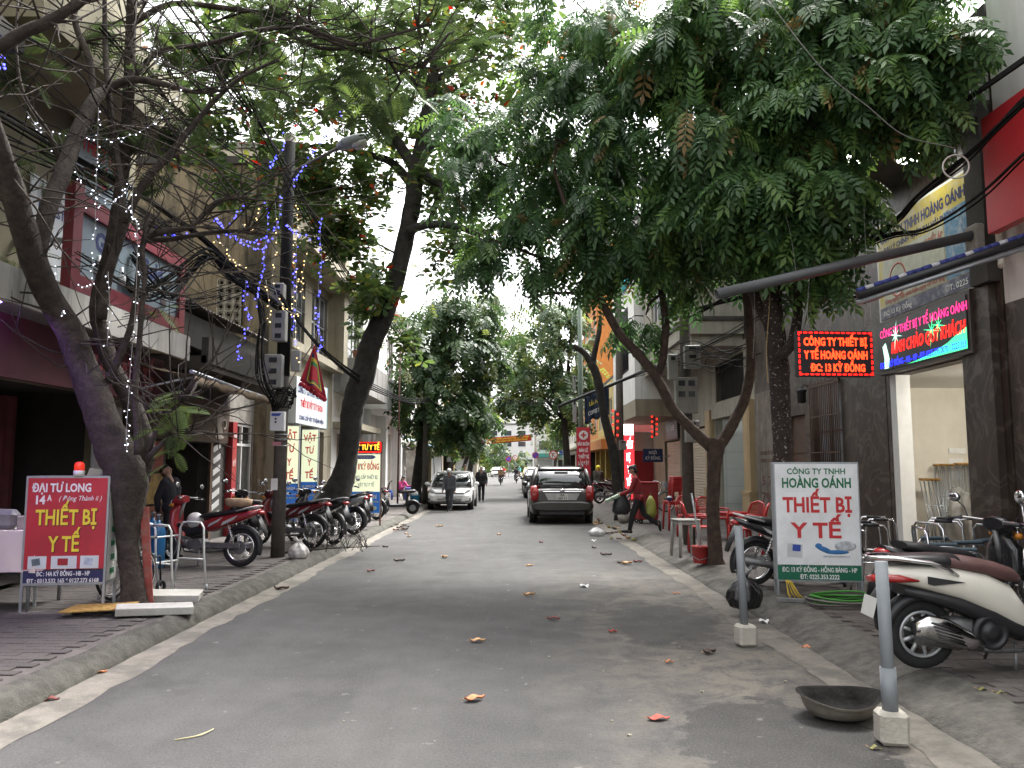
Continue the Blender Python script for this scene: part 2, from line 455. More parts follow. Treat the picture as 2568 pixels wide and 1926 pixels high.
def gutter(x_out, x_in, name):
 rnd = random.Random(3 if x_out < 0 else 4); mb = MB(); ys = [-6 + .22 * i for i in range(int(98 / .22))]
 vs = []
 for y in ys:
  j = rnd.uniform(-.03, .03) + .03 * math.sin(y * 1.3)
  vs += [(x_out, y, .012), (x_in + j, y, .004)]
 mb.add(vs, [((2 * i, 2 * i + 1, 2 * i + 3, 2 * i + 2) if x_out < x_in else (2 * i + 1, 2 * i, 2 * i + 2, 2 * i + 3)) for i in range(len(ys) - 1)])
 o = mb.build(name, m_gut); o['kind'] = 'structure'
gutter(LK - .02, LK + .27, 'gutter_strip_west')
gutter(RK + .02, RK - .3, 'gutter_strip_east')

def kerb(name, prof, mat):
 rnd = random.Random(5); mb = MB(); ys = []; y = -6.
 while y < 92: ys.append(y); y += .16 if y < 25 else 1.2
 rs = []
 for y in ys:
  d = rnd.uniform(-.012, .012)
  rs.append([Vector((x + d * (1 if i not in (0, len(prof) - 1) else 0) + rnd.uniform(-.006, .006), y, z + (rnd.uniform(-.006, .006) if 0 < i < len(prof) - 1 else 0))) for i, (x, z) in enumerate(prof)])
 n = len(prof); vs = [p for r_ in rs for p in r_]
 mb.add(vs, [(i * n + j, i * n + j + 1, (i + 1) * n + j + 1, (i + 1) * n + j) for i in range(len(ys) - 1) for j in range(n - 1)], True)
 o = mb.build(name, mat); o['kind'] = 'structure'; return o
kerb('kerb_west', [(LK + .01, -.02), (LK, .03), (LK - .05, .09), (LK - .12, .13), (LK - .22, SW + .006), (LK - .27, SW - .03)], m_kerbw)
kerb('kerb_east', [(RK - .01, -.02), (RK, .015), (RK + .08, .045), (RK + .25, .10), (RK + .42, SW), (RK + .52, SW + .006), (RK + .56, SW - .03)], m_kerb)

def pavement(name, x0, x1, pav_y, cols, seed):
 rnd = random.Random(seed)
 base = thing(name, None, None, (0, 0, 0)); base['kind'] = 'structure'
 mb = MB(); EX(mb, x0, x1, -6, pav_y, -.02, SW - .014); mb.build('bedding', m_pave, base)['kind'] = 'structure'
 mb = MB(); EX(mb, x0, x1, pav_y, 92, -.02, SW - .002); mb.build('concrete_paving', m_pave, base)['kind'] = 'structure'
 PL, PW, G = .225, .112, .004
 protos = []
 for k, c in enumerate(cols):
  m_ = mt('%s_paver_%d' % (name, k), c, .85, var=.35, vs=7, bump=.5, bs=60, blot=.4, blots=3.5)
  q = MB().box((0, 0, -.02), (PL - G, PW - G, .045), None, .003); protos.append((q, m_))
 spots = []
 j = 0; y = -1.0
 lo, hi = min(x0, x1), max(x0, x1)
 while y < pav_y - PW:
  x = lo + (.5 * PL if j % 2 else 0) + PL / 2
  while x < hi - PL / 2:
   spots.append((x, y + PW / 2)); x += PL
  y += PW; j += 1
 def vis(p):
  d = Vector((p[0], p[1], SW - CAM_Z)); zc = d.y * CP + d.z * SP
  if zc < .5: return None
  u = 1284 + FPX * d.x / zc; v = 963 - FPX * (d.z * CP - d.y * SP) / zc
  return zc if (-60 < u < 2630 and v < 1980) else None
 seen = sorted([(vis(p), p) for p in spots if vis(p)], key=lambda t: t[0]); own = set(p for _, p in seen[:300])
 meshes = []
 for q, m_ in protos:
  o = q.build('paver', m_, base); meshes.append(o.data); bpy.data.objects.remove(o)
 rest = [MB() for _ in protos]
 for p in spots:
  k = rnd.randrange(len(protos)); tz = rnd.uniform(-.0025, .0025) + SW - .004
  rot = (rnd.uniform(-.008, .008), rnd.uniform(-.008, .008), rnd.uniform(-.012, .012))
  if p in own:
   o = mesh_obj('paver', meshes[k], base); o.location = (p[0], p[1], tz); o.rotation_euler = rot
  elif vis(p):
   rest[k].box((p[0], p[1], tz - .02), (PL - G, PW - G, .045), rot, .003)
 for q, (_, m_) in zip(rest, protos):
  if q.v: q.build('pavers_beyond', m_, base)['kind'] = 'stuff'
pavement('pavement_west', LF + .3 - 4, LK - .24, 13.5, [(.072, .063, .059), (.064, .056, .053), (.08, .068, .063)], 11)
pavement('pavement_east', RK + .53, RF + 3, 9.4, [(.10, .086, .077), (.084, .073, .067), (.12, .104, .092)], 12)

# ------------------------------------------------------------------ building helpers (world coordinates)
def facade(parent, X, sgn, y0, y1, z0, z1, holes, mat, t=.22, name='wall'):
 """wall in the plane x = X facing the street; sgn -1 west row, +1 east row; holes (y0, y1, z0, z1)"""
 ys = sorted({y0, y1, *[h[0] for h in holes], *[h[1] for h in holes]}); zs = sorted({z0, z1, *[h[2] for h in holes], *[h[3] for h in holes]})
 mb = MB()
 for a, b in zip(ys, ys[1:]):
  run = None
  for c, d in zip(zs, zs[1:]):
   ym, zm = (a + b) / 2, (c + d) / 2
   solid = not any(h[0] < ym < h[1] and h[2] < zm < h[3] for h in holes)
   if solid: run = [c, d] if run is None else [run[0], d]
   if (not solid or d == zs[-1]) and run is not None:
    EX(mb, X, X + sgn * t, a, b, run[0], run[1]); run = None
 return mb.build(name, mat, parent, True)
def cross_wall(parent, Y, x0, x1, z0, z1, mat, t=.22, name='side_wall'):
 return exp_(name, mat, parent, x0, x1, Y, Y + t, z0, z1)
def window(parent, X, sgn, y0, y1, z0, z1, fm, gm=None, nv=2, nh=1, bars=False):
 """frame as the part, each pane a sub-part, set 8 cm into the wall"""
 mb = MB(); w = .05; Xi = X + sgn * .07; 
 EX(mb, Xi, Xi + sgn * .06, y0, y1, z0, z0 + w); EX(mb, Xi, Xi + sgn * .06, y0, y1, z1 - w, z1)
 for i in range(nv + 1):
  yc = y0 + w / 2 + (y1 - y0 - w) * i / nv; EX(mb, Xi + sgn * .003, Xi + sgn * .057, yc - w / 2, yc + w / 2, z0 + w, z1 - w)
 for j in range(1, nh + 1):
  zc = z0 + (z1 - z0) * j / (nh + 1); EX(mb, Xi + sgn * .006, Xi + sgn * .054, y0 + w, y1 - w, zc - .02, zc + .02)
 f = mb.build('window', fm, parent, True)
 for i in range(nv):
  a = y0 + (y1 - y0) * i / nv + w / 2; b = y0 + (y1 - y0) * (i + 1) / nv - w / 2
  EX(MB(), Xi + sgn * .03, Xi + sgn * .036, a, b, z0 + w, z1 - w).build('pane', gm or m_glass, f, True)
 if bars:
  mb = MB(); k = int((y1 - y0) / .13)
  for i in range(1, k): mb.cyl((X - sgn * .03, y0 + (y1 - y0) * i / k, z0), (X - sgn * .03, y0 + (y1 - y0) * i / k, z1), .009, n=6)
  for zz in (z0 + .03, (z0 + z1) / 2, z1 - .03): EX(mb, X - sgn * .025, X - sgn * .035, y0, y1, zz - .012, zz + .012)
  mb.build('security_bars', m_black, f, True)
 return f
def shutter(parent, X, sgn, y0, y1, z0, z1, mat, pitch=.09):
 n = int((z1 - z0) / pitch); mb = MB()
 prof = []
 for i in range(n):
  zz = z0 + i * pitch
  prof += [(0.0, zz), (.018, zz + pitch * .25), (.018, zz + pitch * .75), (0.0, zz + pitch * .98)]
 vs = []
 for d, zz in prof: vs += [(X - sgn * d, y0, zz), (X - sgn * d, y1, zz)]
 mb.add(vs, [(2 * i, 2 * i + 1, 2 * i + 3, 2 * i + 2) for i in range(len(prof) - 1)])
 return mb.build('roller_shutter', mat, parent, True)
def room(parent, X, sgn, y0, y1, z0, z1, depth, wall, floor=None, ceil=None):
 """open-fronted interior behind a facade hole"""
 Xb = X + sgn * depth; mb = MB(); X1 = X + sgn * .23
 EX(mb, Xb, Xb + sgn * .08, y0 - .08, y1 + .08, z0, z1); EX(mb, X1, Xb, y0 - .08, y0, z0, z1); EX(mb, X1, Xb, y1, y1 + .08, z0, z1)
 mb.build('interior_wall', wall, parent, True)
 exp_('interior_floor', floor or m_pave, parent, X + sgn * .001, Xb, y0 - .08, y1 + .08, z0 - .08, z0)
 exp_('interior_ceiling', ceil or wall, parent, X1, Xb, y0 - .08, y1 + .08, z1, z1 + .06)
def shell(parent, X, sgn, y0, y1, z1, depth, mat, roof=None, back=True):
 """side walls, rear wall and flat roof of a building whose front is built by facade()"""
 mb = MB(); Xb = X + sgn * depth; X1 = X + sgn * .23
 EX(mb, X1, Xb, y1 - .2, y1, 0, z1); EX(mb, Xb, Xb + sgn * .2, y0, y1, 0, z1); EX(mb, X1, Xb, y0, y0 + .2, 0, z1)
 mb.build('side_wall', mat, parent, True)
 exp_('roof', roof or m_dark, parent, X - sgn * .0, Xb + sgn * .2, y0, y1, z1 + .002, z1 + .18)
def signface(parent, o, right, up, w, h, mat, t=.02, name='panel'):
 right, up = Vector(right).normalized(), Vector(up).normalized(); nrm = right.cross(up); o = Vector(o)
 P = [o + right * (a * w / 2) + up * (b * h / 2) for a, b in ((-1, -1), (1, -1), (1, 1), (-1, 1))]
 return MB().prism([p - nrm * t for p in P], nrm * t).build(name, mat, parent, True)
EAST = (0, -1, 0)     # reading direction of writing on the east row (facing -x), west row reads along +y
WEST = (0, 1, 0)
UP = (0, 0, 1)

# ================================================================== west row
# --- medical supply shop with the olive upper wall
b = thing('corner_shop_building', 'olive cream shop house with red framed sign and dark open front behind the leaning tree', 'building', (LF, 8, 0))
facade(b, LF, -1, 2, 12.7, 0, 11.5, [(6.6, 12.0, SW, 2.72), (9.2, 10.4, 7.3, 8.9)], m_olive)
shell(b, LF, -1, 2, 12.7, 11.5, 7, m_olive)
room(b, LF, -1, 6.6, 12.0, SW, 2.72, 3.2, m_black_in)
window(b, LF, -1, 9.2, 10.4, 7.3, 8.9, m_wood, None, 2, 1)
mb = MB()
EX(mb, LF + .001, LF + 1.05, 8.3, 12.2, 6.55, 6.72); EX(mb, LF + .97, LF + 1.05, 8.3, 12.2, 6.72, 7.45); EX(mb, LF, LF + .97, 12.12, 12.2, 6.72, 7.45); EX(mb, LF, LF + .97, 8.3, 8.38, 6.72, 7.45)
mb.build('balcony', m_olive, b, True)
mb = MB(); EX(mb, LF + .001, LF + 1.0, 5, 8.1, 6.0, 6.2); mb.build('awning_slab', m_dark, b, True)
mb = MB(); EX(mb, LF + .001, LF + 1.05, 4, 12.55, 3.42, 3.56); EX(mb, LF + 1.0, LF + 1.08, 4, 12.55, 3.3, 3.68); mb.build('canopy_beam', mt('dirty_white_concrete', (.42, .41, .38), .85, var=.15, streak=.6, dirt=(.1, .095, .085)), b, True)
exp_('fascia_board', m_dred, b, LF + .62, LF + .70, 4, 12.5, 2.6, 3.29)
lettering('THIẾT BỊ Y TẾ', mt('faded_red_ink', (.45, .12, .12), .6, var=0), b, (LF + .702, 11.2, 2.95), WEST, UP, 1.9, .3, bold=.03)
# pleated curtain in the opening
mb = MB(); n = 70; vs = []
for i in range(n + 1):
 y = 8.5 + 2.7 * i / n; x = LF - .75 + .035 * math.sin(i * 1.25)
 vs += [(x, y, .2), (x, y, 2.6)]
mb.add(vs, [(2 * i, 2 * i + 2, 2 * i + 3, 2 * i + 1) for i in range(n)], True); mb.build('curtain', mt('oxblood_curtain', (.085, .016, .02), .8, var=.3, vs=3), b, True)
# wall panels above the canopy
p = signface(b, (LF + .06, 10.5, 4.75), WEST, UP, 1.25, 1.25, mt('pale_sign_film', (.50, .52, .54), .5, var=.12), name='sign_panel')
lettering('FOREST', m_txt_navy, b, (LF + .062, 10.35, 5.02), WEST, UP, .6, .12, bold=.02)
p = signface(b, (LF + .12, 11.5, 6.0), WEST, UP, 1.5, 1.0, m_lblue, name='sign_panel')
lettering('THIẾT BỊ', m_txt_red, b, (LF + .122, 11.35, 6.22), WEST, UP, 1.0, .2, bold=.03)
lettering('Y TẾ', m_txt_red, b, (LF + .122, 11.35, 5.85), WEST, UP, .45, .2, bold=.03)
# posters beside the opening
mb = exp_('poster_strip', mt('poster_white', (.42, .43, .45), .5, var=.06), b, LF + .02, LF + .05, 11.75, 12.55, .25, 2.55)
for k, (cap, c) in enumerate((('Nhiệt kế', (.5, .52, .55)), ('Đai lưng', (.46, .47, .5)), ('Giường bệnh', (.5, .5, .48)), ('Máy kéo giãn', (.44, .47, .52)))):
 zc = 2.2 - k * .55
 exp_('picture', mt('poster_pic_%d' % k, c, .5, var=.35, vs=6), b, LF + .051, LF + .055, 11.82, 12.48, zc - .13, zc + .2)
 lettering(cap, m_txt_navy, b, (LF + .0535, 12.15, zc - .2), WEST, UP, .5, .065, bold=.03)
for k in range(3): exp_('notice', m_white, b, LF + .003, LF + .006, 12.08 + .17 * k, 12.2 + .17 * k, 1.9 - .35 * k, 2.05 - .35 * k)
pl = exp_('number_plate', mt('plate_blue', (.015, .03, .12), .4, var=.05), b, LF + .003, LF + .02, 12.72 - .55, 12.72 - .02, 1.55, 1.98) if False else None

# the big red framed sign that stands proud of the wall
s = thing('framed_wall_sign', 'red framed light blue sign board with dark lettering above the canopy beam', 'sign', (LF + .8, 11, 3.75))
X = LF + .95
mb = MB(); EX(mb, X - .12, X, 9.5, 12.4, 4.74, 4.95); EX(mb, X - .12, X, 9.5, 12.4, 3.74, 3.95); EX(mb, X - .121, X + .002, 9.3, 9.5, 3.74, 5.1); EX(mb, X - .121, X + .002, 12.4, 12.6, 3.74, 4.95)
mb.build('frame', mt('weathered_red', (.17, .022, .03), .5, var=.15), s, True)
exp_('face_panel', m_lblue, s, X - .1, X - .05, 9.5, 12.4, 3.95, 4.74)
lettering('Gen', m_txt_navy, s, (X - .048, 10.2, 4.5), WEST, UP, .6, .24, bold=.04)
lettering('Gold', m_txt_navy, s, (X - .048, 11.5, 4.5), WEST, UP, .7, .24, bold=.04)
for yy, zz in ((10.6, 4.2), (11.3, 4.15), (11.9, 4.2), (10.0, 4.2)):
 MB().lathe([(.06, 0), (.065, .1), (.03, .16), (.025, .24)], (X - .044, yy, zz - .12), 8).build('bottle_picture', mt('pale_bottle', (.7, .72, .74), .5), s, True)
for yy in (9.7, 11, 12.3): exp_('bracket', m_steel, s, LF + .001, X - .122, yy - .03, yy + .03, 4.4, 4.46)

# --- coffee house: low front, corrugated roof, folded awning
b = thing('coffee_house_building', 'low sooty coffee house with brown front board and black doorway', 'building', (LF, 15, 0))
m_cboard = mt('coffee_board', (.052, .032, .022), .55, var=.3, vs=3)
facade(b, LF, -1, 12.75, 17.5, 0, 4.2, [(14.35, 16.35, SW, 2.1)], m_dark)
shell(b, LF, -1, 12.75, 17.5, 3.9, 6, m_dark)
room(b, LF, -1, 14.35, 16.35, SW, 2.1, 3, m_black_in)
exp_('front_board', m_cboard, b, LF + .002, LF + .06, 13.3, 17.3, 2.12, 2.95)
lettering('Coffee', mt('tan_ink', (.30, .21, .10), .6, var=.1), b, (LF + .062, 14.1, 2.68), WEST, UP, .85, .17, bold=.01, shear=.3)
mb = MB(); mb.prism([(LF + .06, 14.1 + dx, 2.36 + dz) for dx, dz in ((-.2, .1), (0, -.1), (.2, .1), (.12, .1), (0, -.03), (-.12, .1))], (.008, 0, 0)); mb.build('emblem', MATS['tan_ink'], b, True)
mb = MB(); mb.prism([(LF + .06, 16.75 + dx, 2.5 + dz) for dx, dz in ((-.18, .22), (.18, .22), (.15, -.22), (-.15, -.22))], (.012, 0, 0)); mb.torus((LF + .066, 16.98, 2.52), (1, 0, 0), .1, .025, 14, 5); mb.ell((LF + .066, 16.75, 2.24), (.01, .26, .05)); mb.build('cup_emblem', mt('pale_cup', (.33, .29, .25), .6, var=.15), b, True)
for k, c in enumerate(((.30, .05, .035), (.34, .22, .06), (.20, .06, .03))):
 exp_('poster', mt('menu_poster_%d' % k, c, .5, var=.5, vs=5), b, LF + .003, LF + .02, 13.45, 14.2, 1.55 - .56 * k, 2.07 - .56 * k)
mb = MB()
for k in range(7):
 zc = .55 + .24 * k; mb.prism([(LF + .02, 16.55, zc - .08), (LF + .02, 16.95, zc + .04), (LF + .02, 16.95, zc + .16), (LF + .02, 16.55, zc + .04)], (.01, 0, 0))
mb.build('zigzag_stripe', mt('pale_grey_ink', (.42, .42, .41), .6), b, True)
exp_('door_post', m_wood, b, LF + .001, LF + .05, 16.36, 16.46, SW, 2.11)
exp_('canopy_slab', m_dark, b, LF + .001, LF + 1.25, 12.8, 17.4, 3.2, 3.42)
exp_('canopy_lip', m_dark, b, LF + 1.17, LF + 1.28, 12.8, 17.4, 3.3, 3.72)
# corrugated roof sheets
n = 96; vs = []
for i in range(n + 1):
 y = 12.7 + 4.9 * i / n; w = .022 * math.sin(i * math.pi / 1.5)
 vs += [(LF + .75, y, 4.42 + w), (LF - 5.6, y, 6.1 + w)]
MB().add(vs, [(2 * i, 2 * i + 2, 2 * i + 3, 2 * i + 1) for i in range(n)], True).build('corrugated_roof', m_corr, b, True, solid=.008)
mb = MB(); mb.prism([(LF + .6, 12.76, 3.73), (LF + .6, 12.76, 4.3), (LF - 5, 12.76, 5.8), (LF - 5, 12.76, 3.73)], (0, .1, 0)); mb.build('gable', m_dark, b, True)
mb = MB(); EX(mb, LF + .5, LF + .6, 12.87, 17.4, 3.725, 4.28); mb.build('upstand', m_dark, b, True)
# folded awning
a = thing('folded_awning', 'folded tan awning with dirty pole over the coffee house pavement', 'awning', (LF + 1.5, 14, 2.8))
MB().tube([(LF + 1.62, 11.3, 2.98), (LF + 1.60, 13.4, 2.93), (LF + 1.6, 15.8, 2.9)], .03, 8).build('front_pole', m_steel, a, True)
def awf(s_, t_):
 return (LF + .35 + 1.27 * t_, 11.4 + 4.4 * s_, 3.3 - .36 * t_ - .07 * math.sin(math.pi * t_) + .012 * math.sin(s_ * 31))
MB().grid(awf, 24, 6).build('fabric', mt('dirty_tan_canvas', (.17, .125, .08), .9, var=.35, vs=2.5, streak=.5), a, True, solid=.006)
def awv(s_, t_): return (LF + 1.63 + .015 * math.sin(s_ * 44), 11.4 + 4.4 * s_, 2.93 - (.12 + .02 * math.sin(s_ * 25)) * t_)
MB().grid(awv, 60, 2).build('valance', MATS['dirty_tan_canvas'], a, True, solid=.004)
for y in (11.5, 15.6): tubep('arm', m_steel, a, [(LF + .1, y, 2.6), (LF + 1.6, y, 2.93)], .018, 6, True)
pl = thing('number_plate', 'dark blue street number plate on the pillar behind the leaning tree', 'sign', (LF + .1, 12.95, 1.7))
signface(pl, (LF + .09, 12.98, 1.86), WEST, UP, .5, .36, mt('plate_blue', (.012, .022, .10), .4, var=.05), .02)
lettering('SỐ 12', m_txt_white, pl, (LF + .0905, 12.98, 1.94), WEST, UP, .34, .09, bold=.03)
lettering('KỲ ĐỒNG', m_txt_white, pl, (LF + .0905, 12.98, 1.77), WEST, UP, .42, .08, bold=.03)
b2 = b
exp_('pilaster', m_wood, b2, LF + .001, LF + .07, 12.76, 13.25, .1, 3.19)

# --- glass fronted shop with red jamb
b = thing('glass_front_building', 'narrow shop with tall glass door and red lettered jamb behind the electric pole', 'building', (LF, 18.4, 0))
facade(b, LF, -1, 17.5, 19.15, 0, 3.6, [(17.75, 19.1, SW, 2.62)], m_conc)
shell(b, LF, -1, 17.5, 19.15, 3.6, 5, m_dark)
room(b, LF, -1, 17.75, 19.1, SW, 2.62, 3, mt('dim_wall', (.33, .33, .30), .8))
exp_('jamb_sign', mt('red_jamb', (.33, .03, .035), .4, var=.1), b, LF + .001, LF + .14, 17.35, 17.62, SW, 2.6)
lettering('ẢNH', m_txt_white, b, (LF + .142, 17.49, 2.3), WEST, UP, .2, .1); lettering('KỸ', m_txt_white, b, (LF + .142, 17.49, 1.7), WEST, UP, .16, .12); lettering('IN', m_txt_white, b, (LF + .142, 17.49, 1.1), WEST, UP, .14, .12)
mb = MB()
for y in (17.76, 18.4, 19.04): EX(mb, LF - .09, LF - .03, y, y + .05, SW, 2.6)
EX(mb, LF - .085, LF - .035, 17.81, 19.04, 2.1, 2.16); EX(mb, LF - .085, LF - .035, 17.81, 19.04, 2.55, 2.6)
mb.build('door_frame', m_white, b, True)
m_cglass = mt('clear_glass', (.9, .95, .95), .03, var=0, trans=.92)
for y in (17.82, 18.46): exp_('glass_door', m_cglass, b, LF - .062, LF - .056, y, y + .57, SW + .02, 2.09)
for k in range(3): exp_('display_box', mt('box_%d' % k, [(.5, .12, .05), (.1, .2, .45), (.6, .55, .4)][k], .5), b, LF - 1.4, LF - 1.1, 17.9 + .4 * k, 18.2 + .4 * k, .9, 1.3)

# --- stained tall building with the medical sign boards
L3 = -5.7
b = thing('medical_shop_building', 'stained cream shop house with mouldy blank side wall above the low roofs', 'building', (L3, 22, 0))
facade(b, L3, -1, 19.2, 25.2, 0, 9.0, [(19.5, 24.2, SW, 2.66), (22.4, 24.2, 4.9, 6.7), (19.9, 21.6, 4.9, 6.7), (22.4, 24.2, 7.3, 8.6)], m_cream)
mb = MB(); EX(mb, L3 - .221, -15, 19.2, 19.42, 0, 9.1); mb.build('side_wall', m_stain, b, True)
mb = MB(); EX(mb, L3 - .23, -15, 25.0, 25.2, 0, 9.0); mb.build('rear_wall', m_stain, b, True)
mb = MB(); EX(mb, L3 + .55, -15, 19.1, 25.3, 9.11, 9.3); EX(mb, L3 + .001, L3 + .5, 19.12, 25.28, 8.85, 9.1); mb.build('cornice', m_dark, b, True)
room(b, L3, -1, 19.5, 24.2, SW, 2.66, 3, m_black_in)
window(b, L3, -1, 22.4, 24.2, 4.9, 6.7, m_white, None, 3, 1, True); window(b, L3, -1, 19.9, 21.6, 4.9, 6.7, m_white, None, 3, 1, True); window(b, L3, -1, 22.4, 24.2, 7.3, 8.6, m_white, None, 3, 1)
mb = MB(); EX(mb, L3 + .001, L3 + .8, 19.3, 25.1, 7.0, 7.14); EX(mb, L3 + .72, L3 + .8, 19.3, 25.1, 7.14, 7.35); EX(mb, L3 + .001, L3 + .35, 19.25, 25.15, 4.55, 4.75); mb.build('ledge', m_cream, b, True)
mb = MB(); EX(mb, L3 + .001, L3 + .5, 24.4, 25.0, 4.75, 8.8); mb.build('pier', m_cream, b, True)
# vent blocks: three by six, each block its own piece
def vent_mesh(w):
 mb = MB(); t = .07; k = .018
 for (cx, cz, sx, sz) in ((0, w / 2 - k / 2, w, k), (0, -w / 2 + k / 2, w, k)): mb.box((cx, 0, cz), (sx, t, sz))
 for sgn in (-1, 1): mb.box((sgn * (w / 2 - k / 2), 0, 0), (k, t, w - 2 * k))
 mb.torus((0, 0, 0), (0, 1, 0), w * .28, .012, 14, 4, r2=t * .45)
 for a in range(4):
  t0 = R(45 + 90 * a); mb.box((math.cos(t0) * w * .43, 0, math.sin(t0) * w * .43), (w * .26, t * .9, .016), (0, -t0, 0))
 return mb
first = None
for i in range(3):
 for j in range(6):
  loc = Vector((-7.1 + .2 * i, 19.15, 5.1 + .2 * j))
  if first is None:
   first = vent_mesh(.195).build('vent_block', mt('vent_block_cement', (.52, .48, .40), .9, var=.2, streak=.3), b); o = first
  else: o = mesh_obj('vent_block', first.data, b)
  o.location = loc - Vector(b.location)
mb = MB(); EX(mb, -7.22, -6.58, 19.196, 19.199, 4.98, 6.22); mb.build('vent_backing', m_black_in, b, True)
# lattice shutter at the shop front
mb = MB()
for i in range(26):
 y = 22.15 + .075 * i; EX(mb, L3 - .1, L3 - .09, y, y + .03, SW, 2.62)
for i in range(24): EX(mb, L3 - .088, L3 - .08, 22.15, 24.1, .25 + .1 * i, .28 + .1 * i)
mb.build('folding_grille', m_wood, b, True)
exp_('grille_backing', mt('brown_board', (.17, .12, .08), .7, var=.3, vs=6), b, L3 - .14, L3 - .11, 22.1, 24.18, SW, 2.6)
b3 = thing('tall_rear_building', 'tall pale cream blank wall rising behind the mouldy side wall', 'building', (-11, 27, 0))
mb = MB(); EX(mb, -7.2, -16, 26.2, 33, 0, 12.4); mb.build('wall', mt('pale_cream_wall', (.56, .50, .38), .85, var=.1, streak=.55, dirt=(.2, .17, .12)), b3, True); exp_('parapet', m_conc, b3, -7.1, -16.1, 26.1, 33.1, 12.401, 12.6)
s = thing('shop_sign_board', 'white shop sign board with blue and red rows of lettering over the lit panels', 'sign', (L3 + .3, 21.6, 2.75))
exp_('panel', mt('sign_white', (.66, .70, .72), .35, var=.05), s, L3 + .05, L3 + .3, 19.9, 23.2, 2.72, 3.9)
exp_('edge_strip', mt('teal_edge', (.12, .35, .40), .4), s, L3 + .05, L3 + .303, 23.2, 23.26, 2.7, 3.92)
lettering('CÔNG TY CỔ PHẦN THIẾT BỊ Y TẾ', m_txt_navy, s, (L3 + .302, 21.5, 3.6), WEST, UP, 3.0, .2, bold=.03)
lettering('THIẾT BỊ VẬT TƯ Y KHOA', m_txt_red, s, (L3 + .302, 21.5, 3.25), WEST, UP, 2.4, .17, bold=.03)
lettering('CUNG CẤP VẬT TƯ BỆNH VIỆN', m_txt_navy, s, (L3 + .302, 21.5, 2.88), WEST, UP, 2.6, .1, bold=.03)
def lit_sign(y, label):
 s = thing('lightbox_sign', label, 'sign', (L3 + .24, y, .3))
 lm = mt('lightbox_cream', (.75, .78, .58), .4, var=0, emit=(.80, .86, .58), es=.2)
 lb = mt('lightbox_blue', (.02, .10, .32), .4, var=0, emit=(.02, .10, .34), es=.15)
 exp_('casing', m_steel, s, L3 + .01, L3 + .47, y, y + .11, .28, 2.66)
 exp_('upper_panel', lm, s, L3 + .025, L3 + .455, y - .008, y - .001, 1.22, 2.62)
 exp_('lower_panel', lb, s, L3 + .025, L3 + .455, y - .008, y - .001, .32, 1.22)
 red = mt('lightbox_red', (.45, .03, .03), .4, var=0, emit=(.5, .03, .02), es=.12)
 for k, w in enumerate(('VẬT', 'TƯ', 'Y', 'TẾ')):
  lettering(w, red, s, (L3 + .24, y - .009, 2.4 - .33 * k), (1, 0, 0), UP, (.34, .24, .11, .22)[k], .17, bold=.03)
 lettering('OMRON', m_txt_white, s, (L3 + .27, y - .009, 1.1), (1, 0, 0), UP, .25, .06, bold=.05)
 MB().cyl((L3 + .09, y - .009, 1.1), (L3 + .09, y - .013, 1.1), .032, n=12).build('emblem', m_white, s, True)
 lettering('CHUYÊN GIA CHĂM SÓC', m_txt_white, s, (L3 + .24, y - .009, .96), (1, 0, 0), UP, .36, .035)
 lettering('SỨC KHỎE GIA ĐÌNH', m_txt_yel, s, (L3 + .24, y - .009, .87), (1, 0, 0), UP, .33, .035)
 MB().ell((L3 + .24, y - .01, .6), (.1, .006, .13)).build('product_picture', m_white, s, True)
lit_sign(21.6, 'lit cream and blue vertical sign showing all four red words behind the thick trunk')
lit_sign(19.65, 'lit cream and blue vertical sign mostly hidden behind the electric pole')

# --- balcony house with plants
b = thing('balcony_house_building', 'grey house with shadowed balcony and potted greenery next to the white house', 'building', (L3, 28, 0))
facade(b, L3, -1, 25.2, 30.6, 0, 10.4, [(26, 29.5, SW, 2.7), (26, 29.4, 4.6, 7.0)], m_wwall)
shell(b, L3, -1, 25.2, 30.6, 10.4, 8, m_wwall)
shutter(b, L3 - .1, -1, 26, 29.5, SW, 2.7, mt('brown_shutter', (.22, .17, .13), .5, .2, var=.15))
window(b, L3, -1, 26, 29.4, 4.6, 7.0, m_white, None, 4, 1)
mb = MB(); EX(mb, L3 + .001, L3 + .95, 25.3, 30.4, 4.0, 4.18); EX(mb, L3 + .87, L3 + .95, 25.3, 30.4, 4.18, 5.1); EX(mb, L3, L3 + .87, 25.3, 25.38, 4.18, 5.1); EX(mb, L3 + .001, L3 + .9, 25.3, 30.4, 7.3, 7.5); mb.build('balcony', mt('grey_render', (.32, .31, .29), .85, var=.15, streak=.5), b, True)
mb = MB(); EX(mb, L3 + .001, L3 + .7, 25.3, 30.4, 2.85, 3.05); mb.build('ledge', m_cream, b, True)

# --- white house with columns
L5 = -6.0
b = thing('white_house_building', 'bright white house with deep canopy box and square columns', 'building', (L5, 36, 0))
facade(b, L5, -1, 30.7, 45, 0, 9.2, [(31.5, 34.6, SW, 3.2), (36.2, 39.6, SW, 3.2), (33, 35, 5.8, 8.0), (38, 40, 5.8, 8.0)], m_wwall)
shell(b, L5, -1, 30.7, 45, 9.2, 8, m_wwall)
for y0, y1 in ((31.5, 34.6), (36.2, 39.6)): shutter(b, L5 - .1, -1, y0, y1, SW, 3.2, mt('cream_shutter', (.50, .49, .44), .5, .1, var=.08))
for y0, y1 in ((33, 35), (38, 40)): window(b, L5, -1, y0, y1, 5.8, 8.0, m_wood, None, 3, 1)
mb = MB(); EX(mb, L5 + .001, L5 + 1.15, 30.8, 40.4, 3.85, 4.95); mb.build('canopy_box', m_white, b, True)
mb = MB(); EX(mb, L5 + .001, L5 + 1.22, 30.75, 40.45, 4.951, 5.08); EX(mb, L5 + .001, L5 + .4, 30.72, 45, 9.2, 9.45); mb.build('cornice', m_white, b, True)
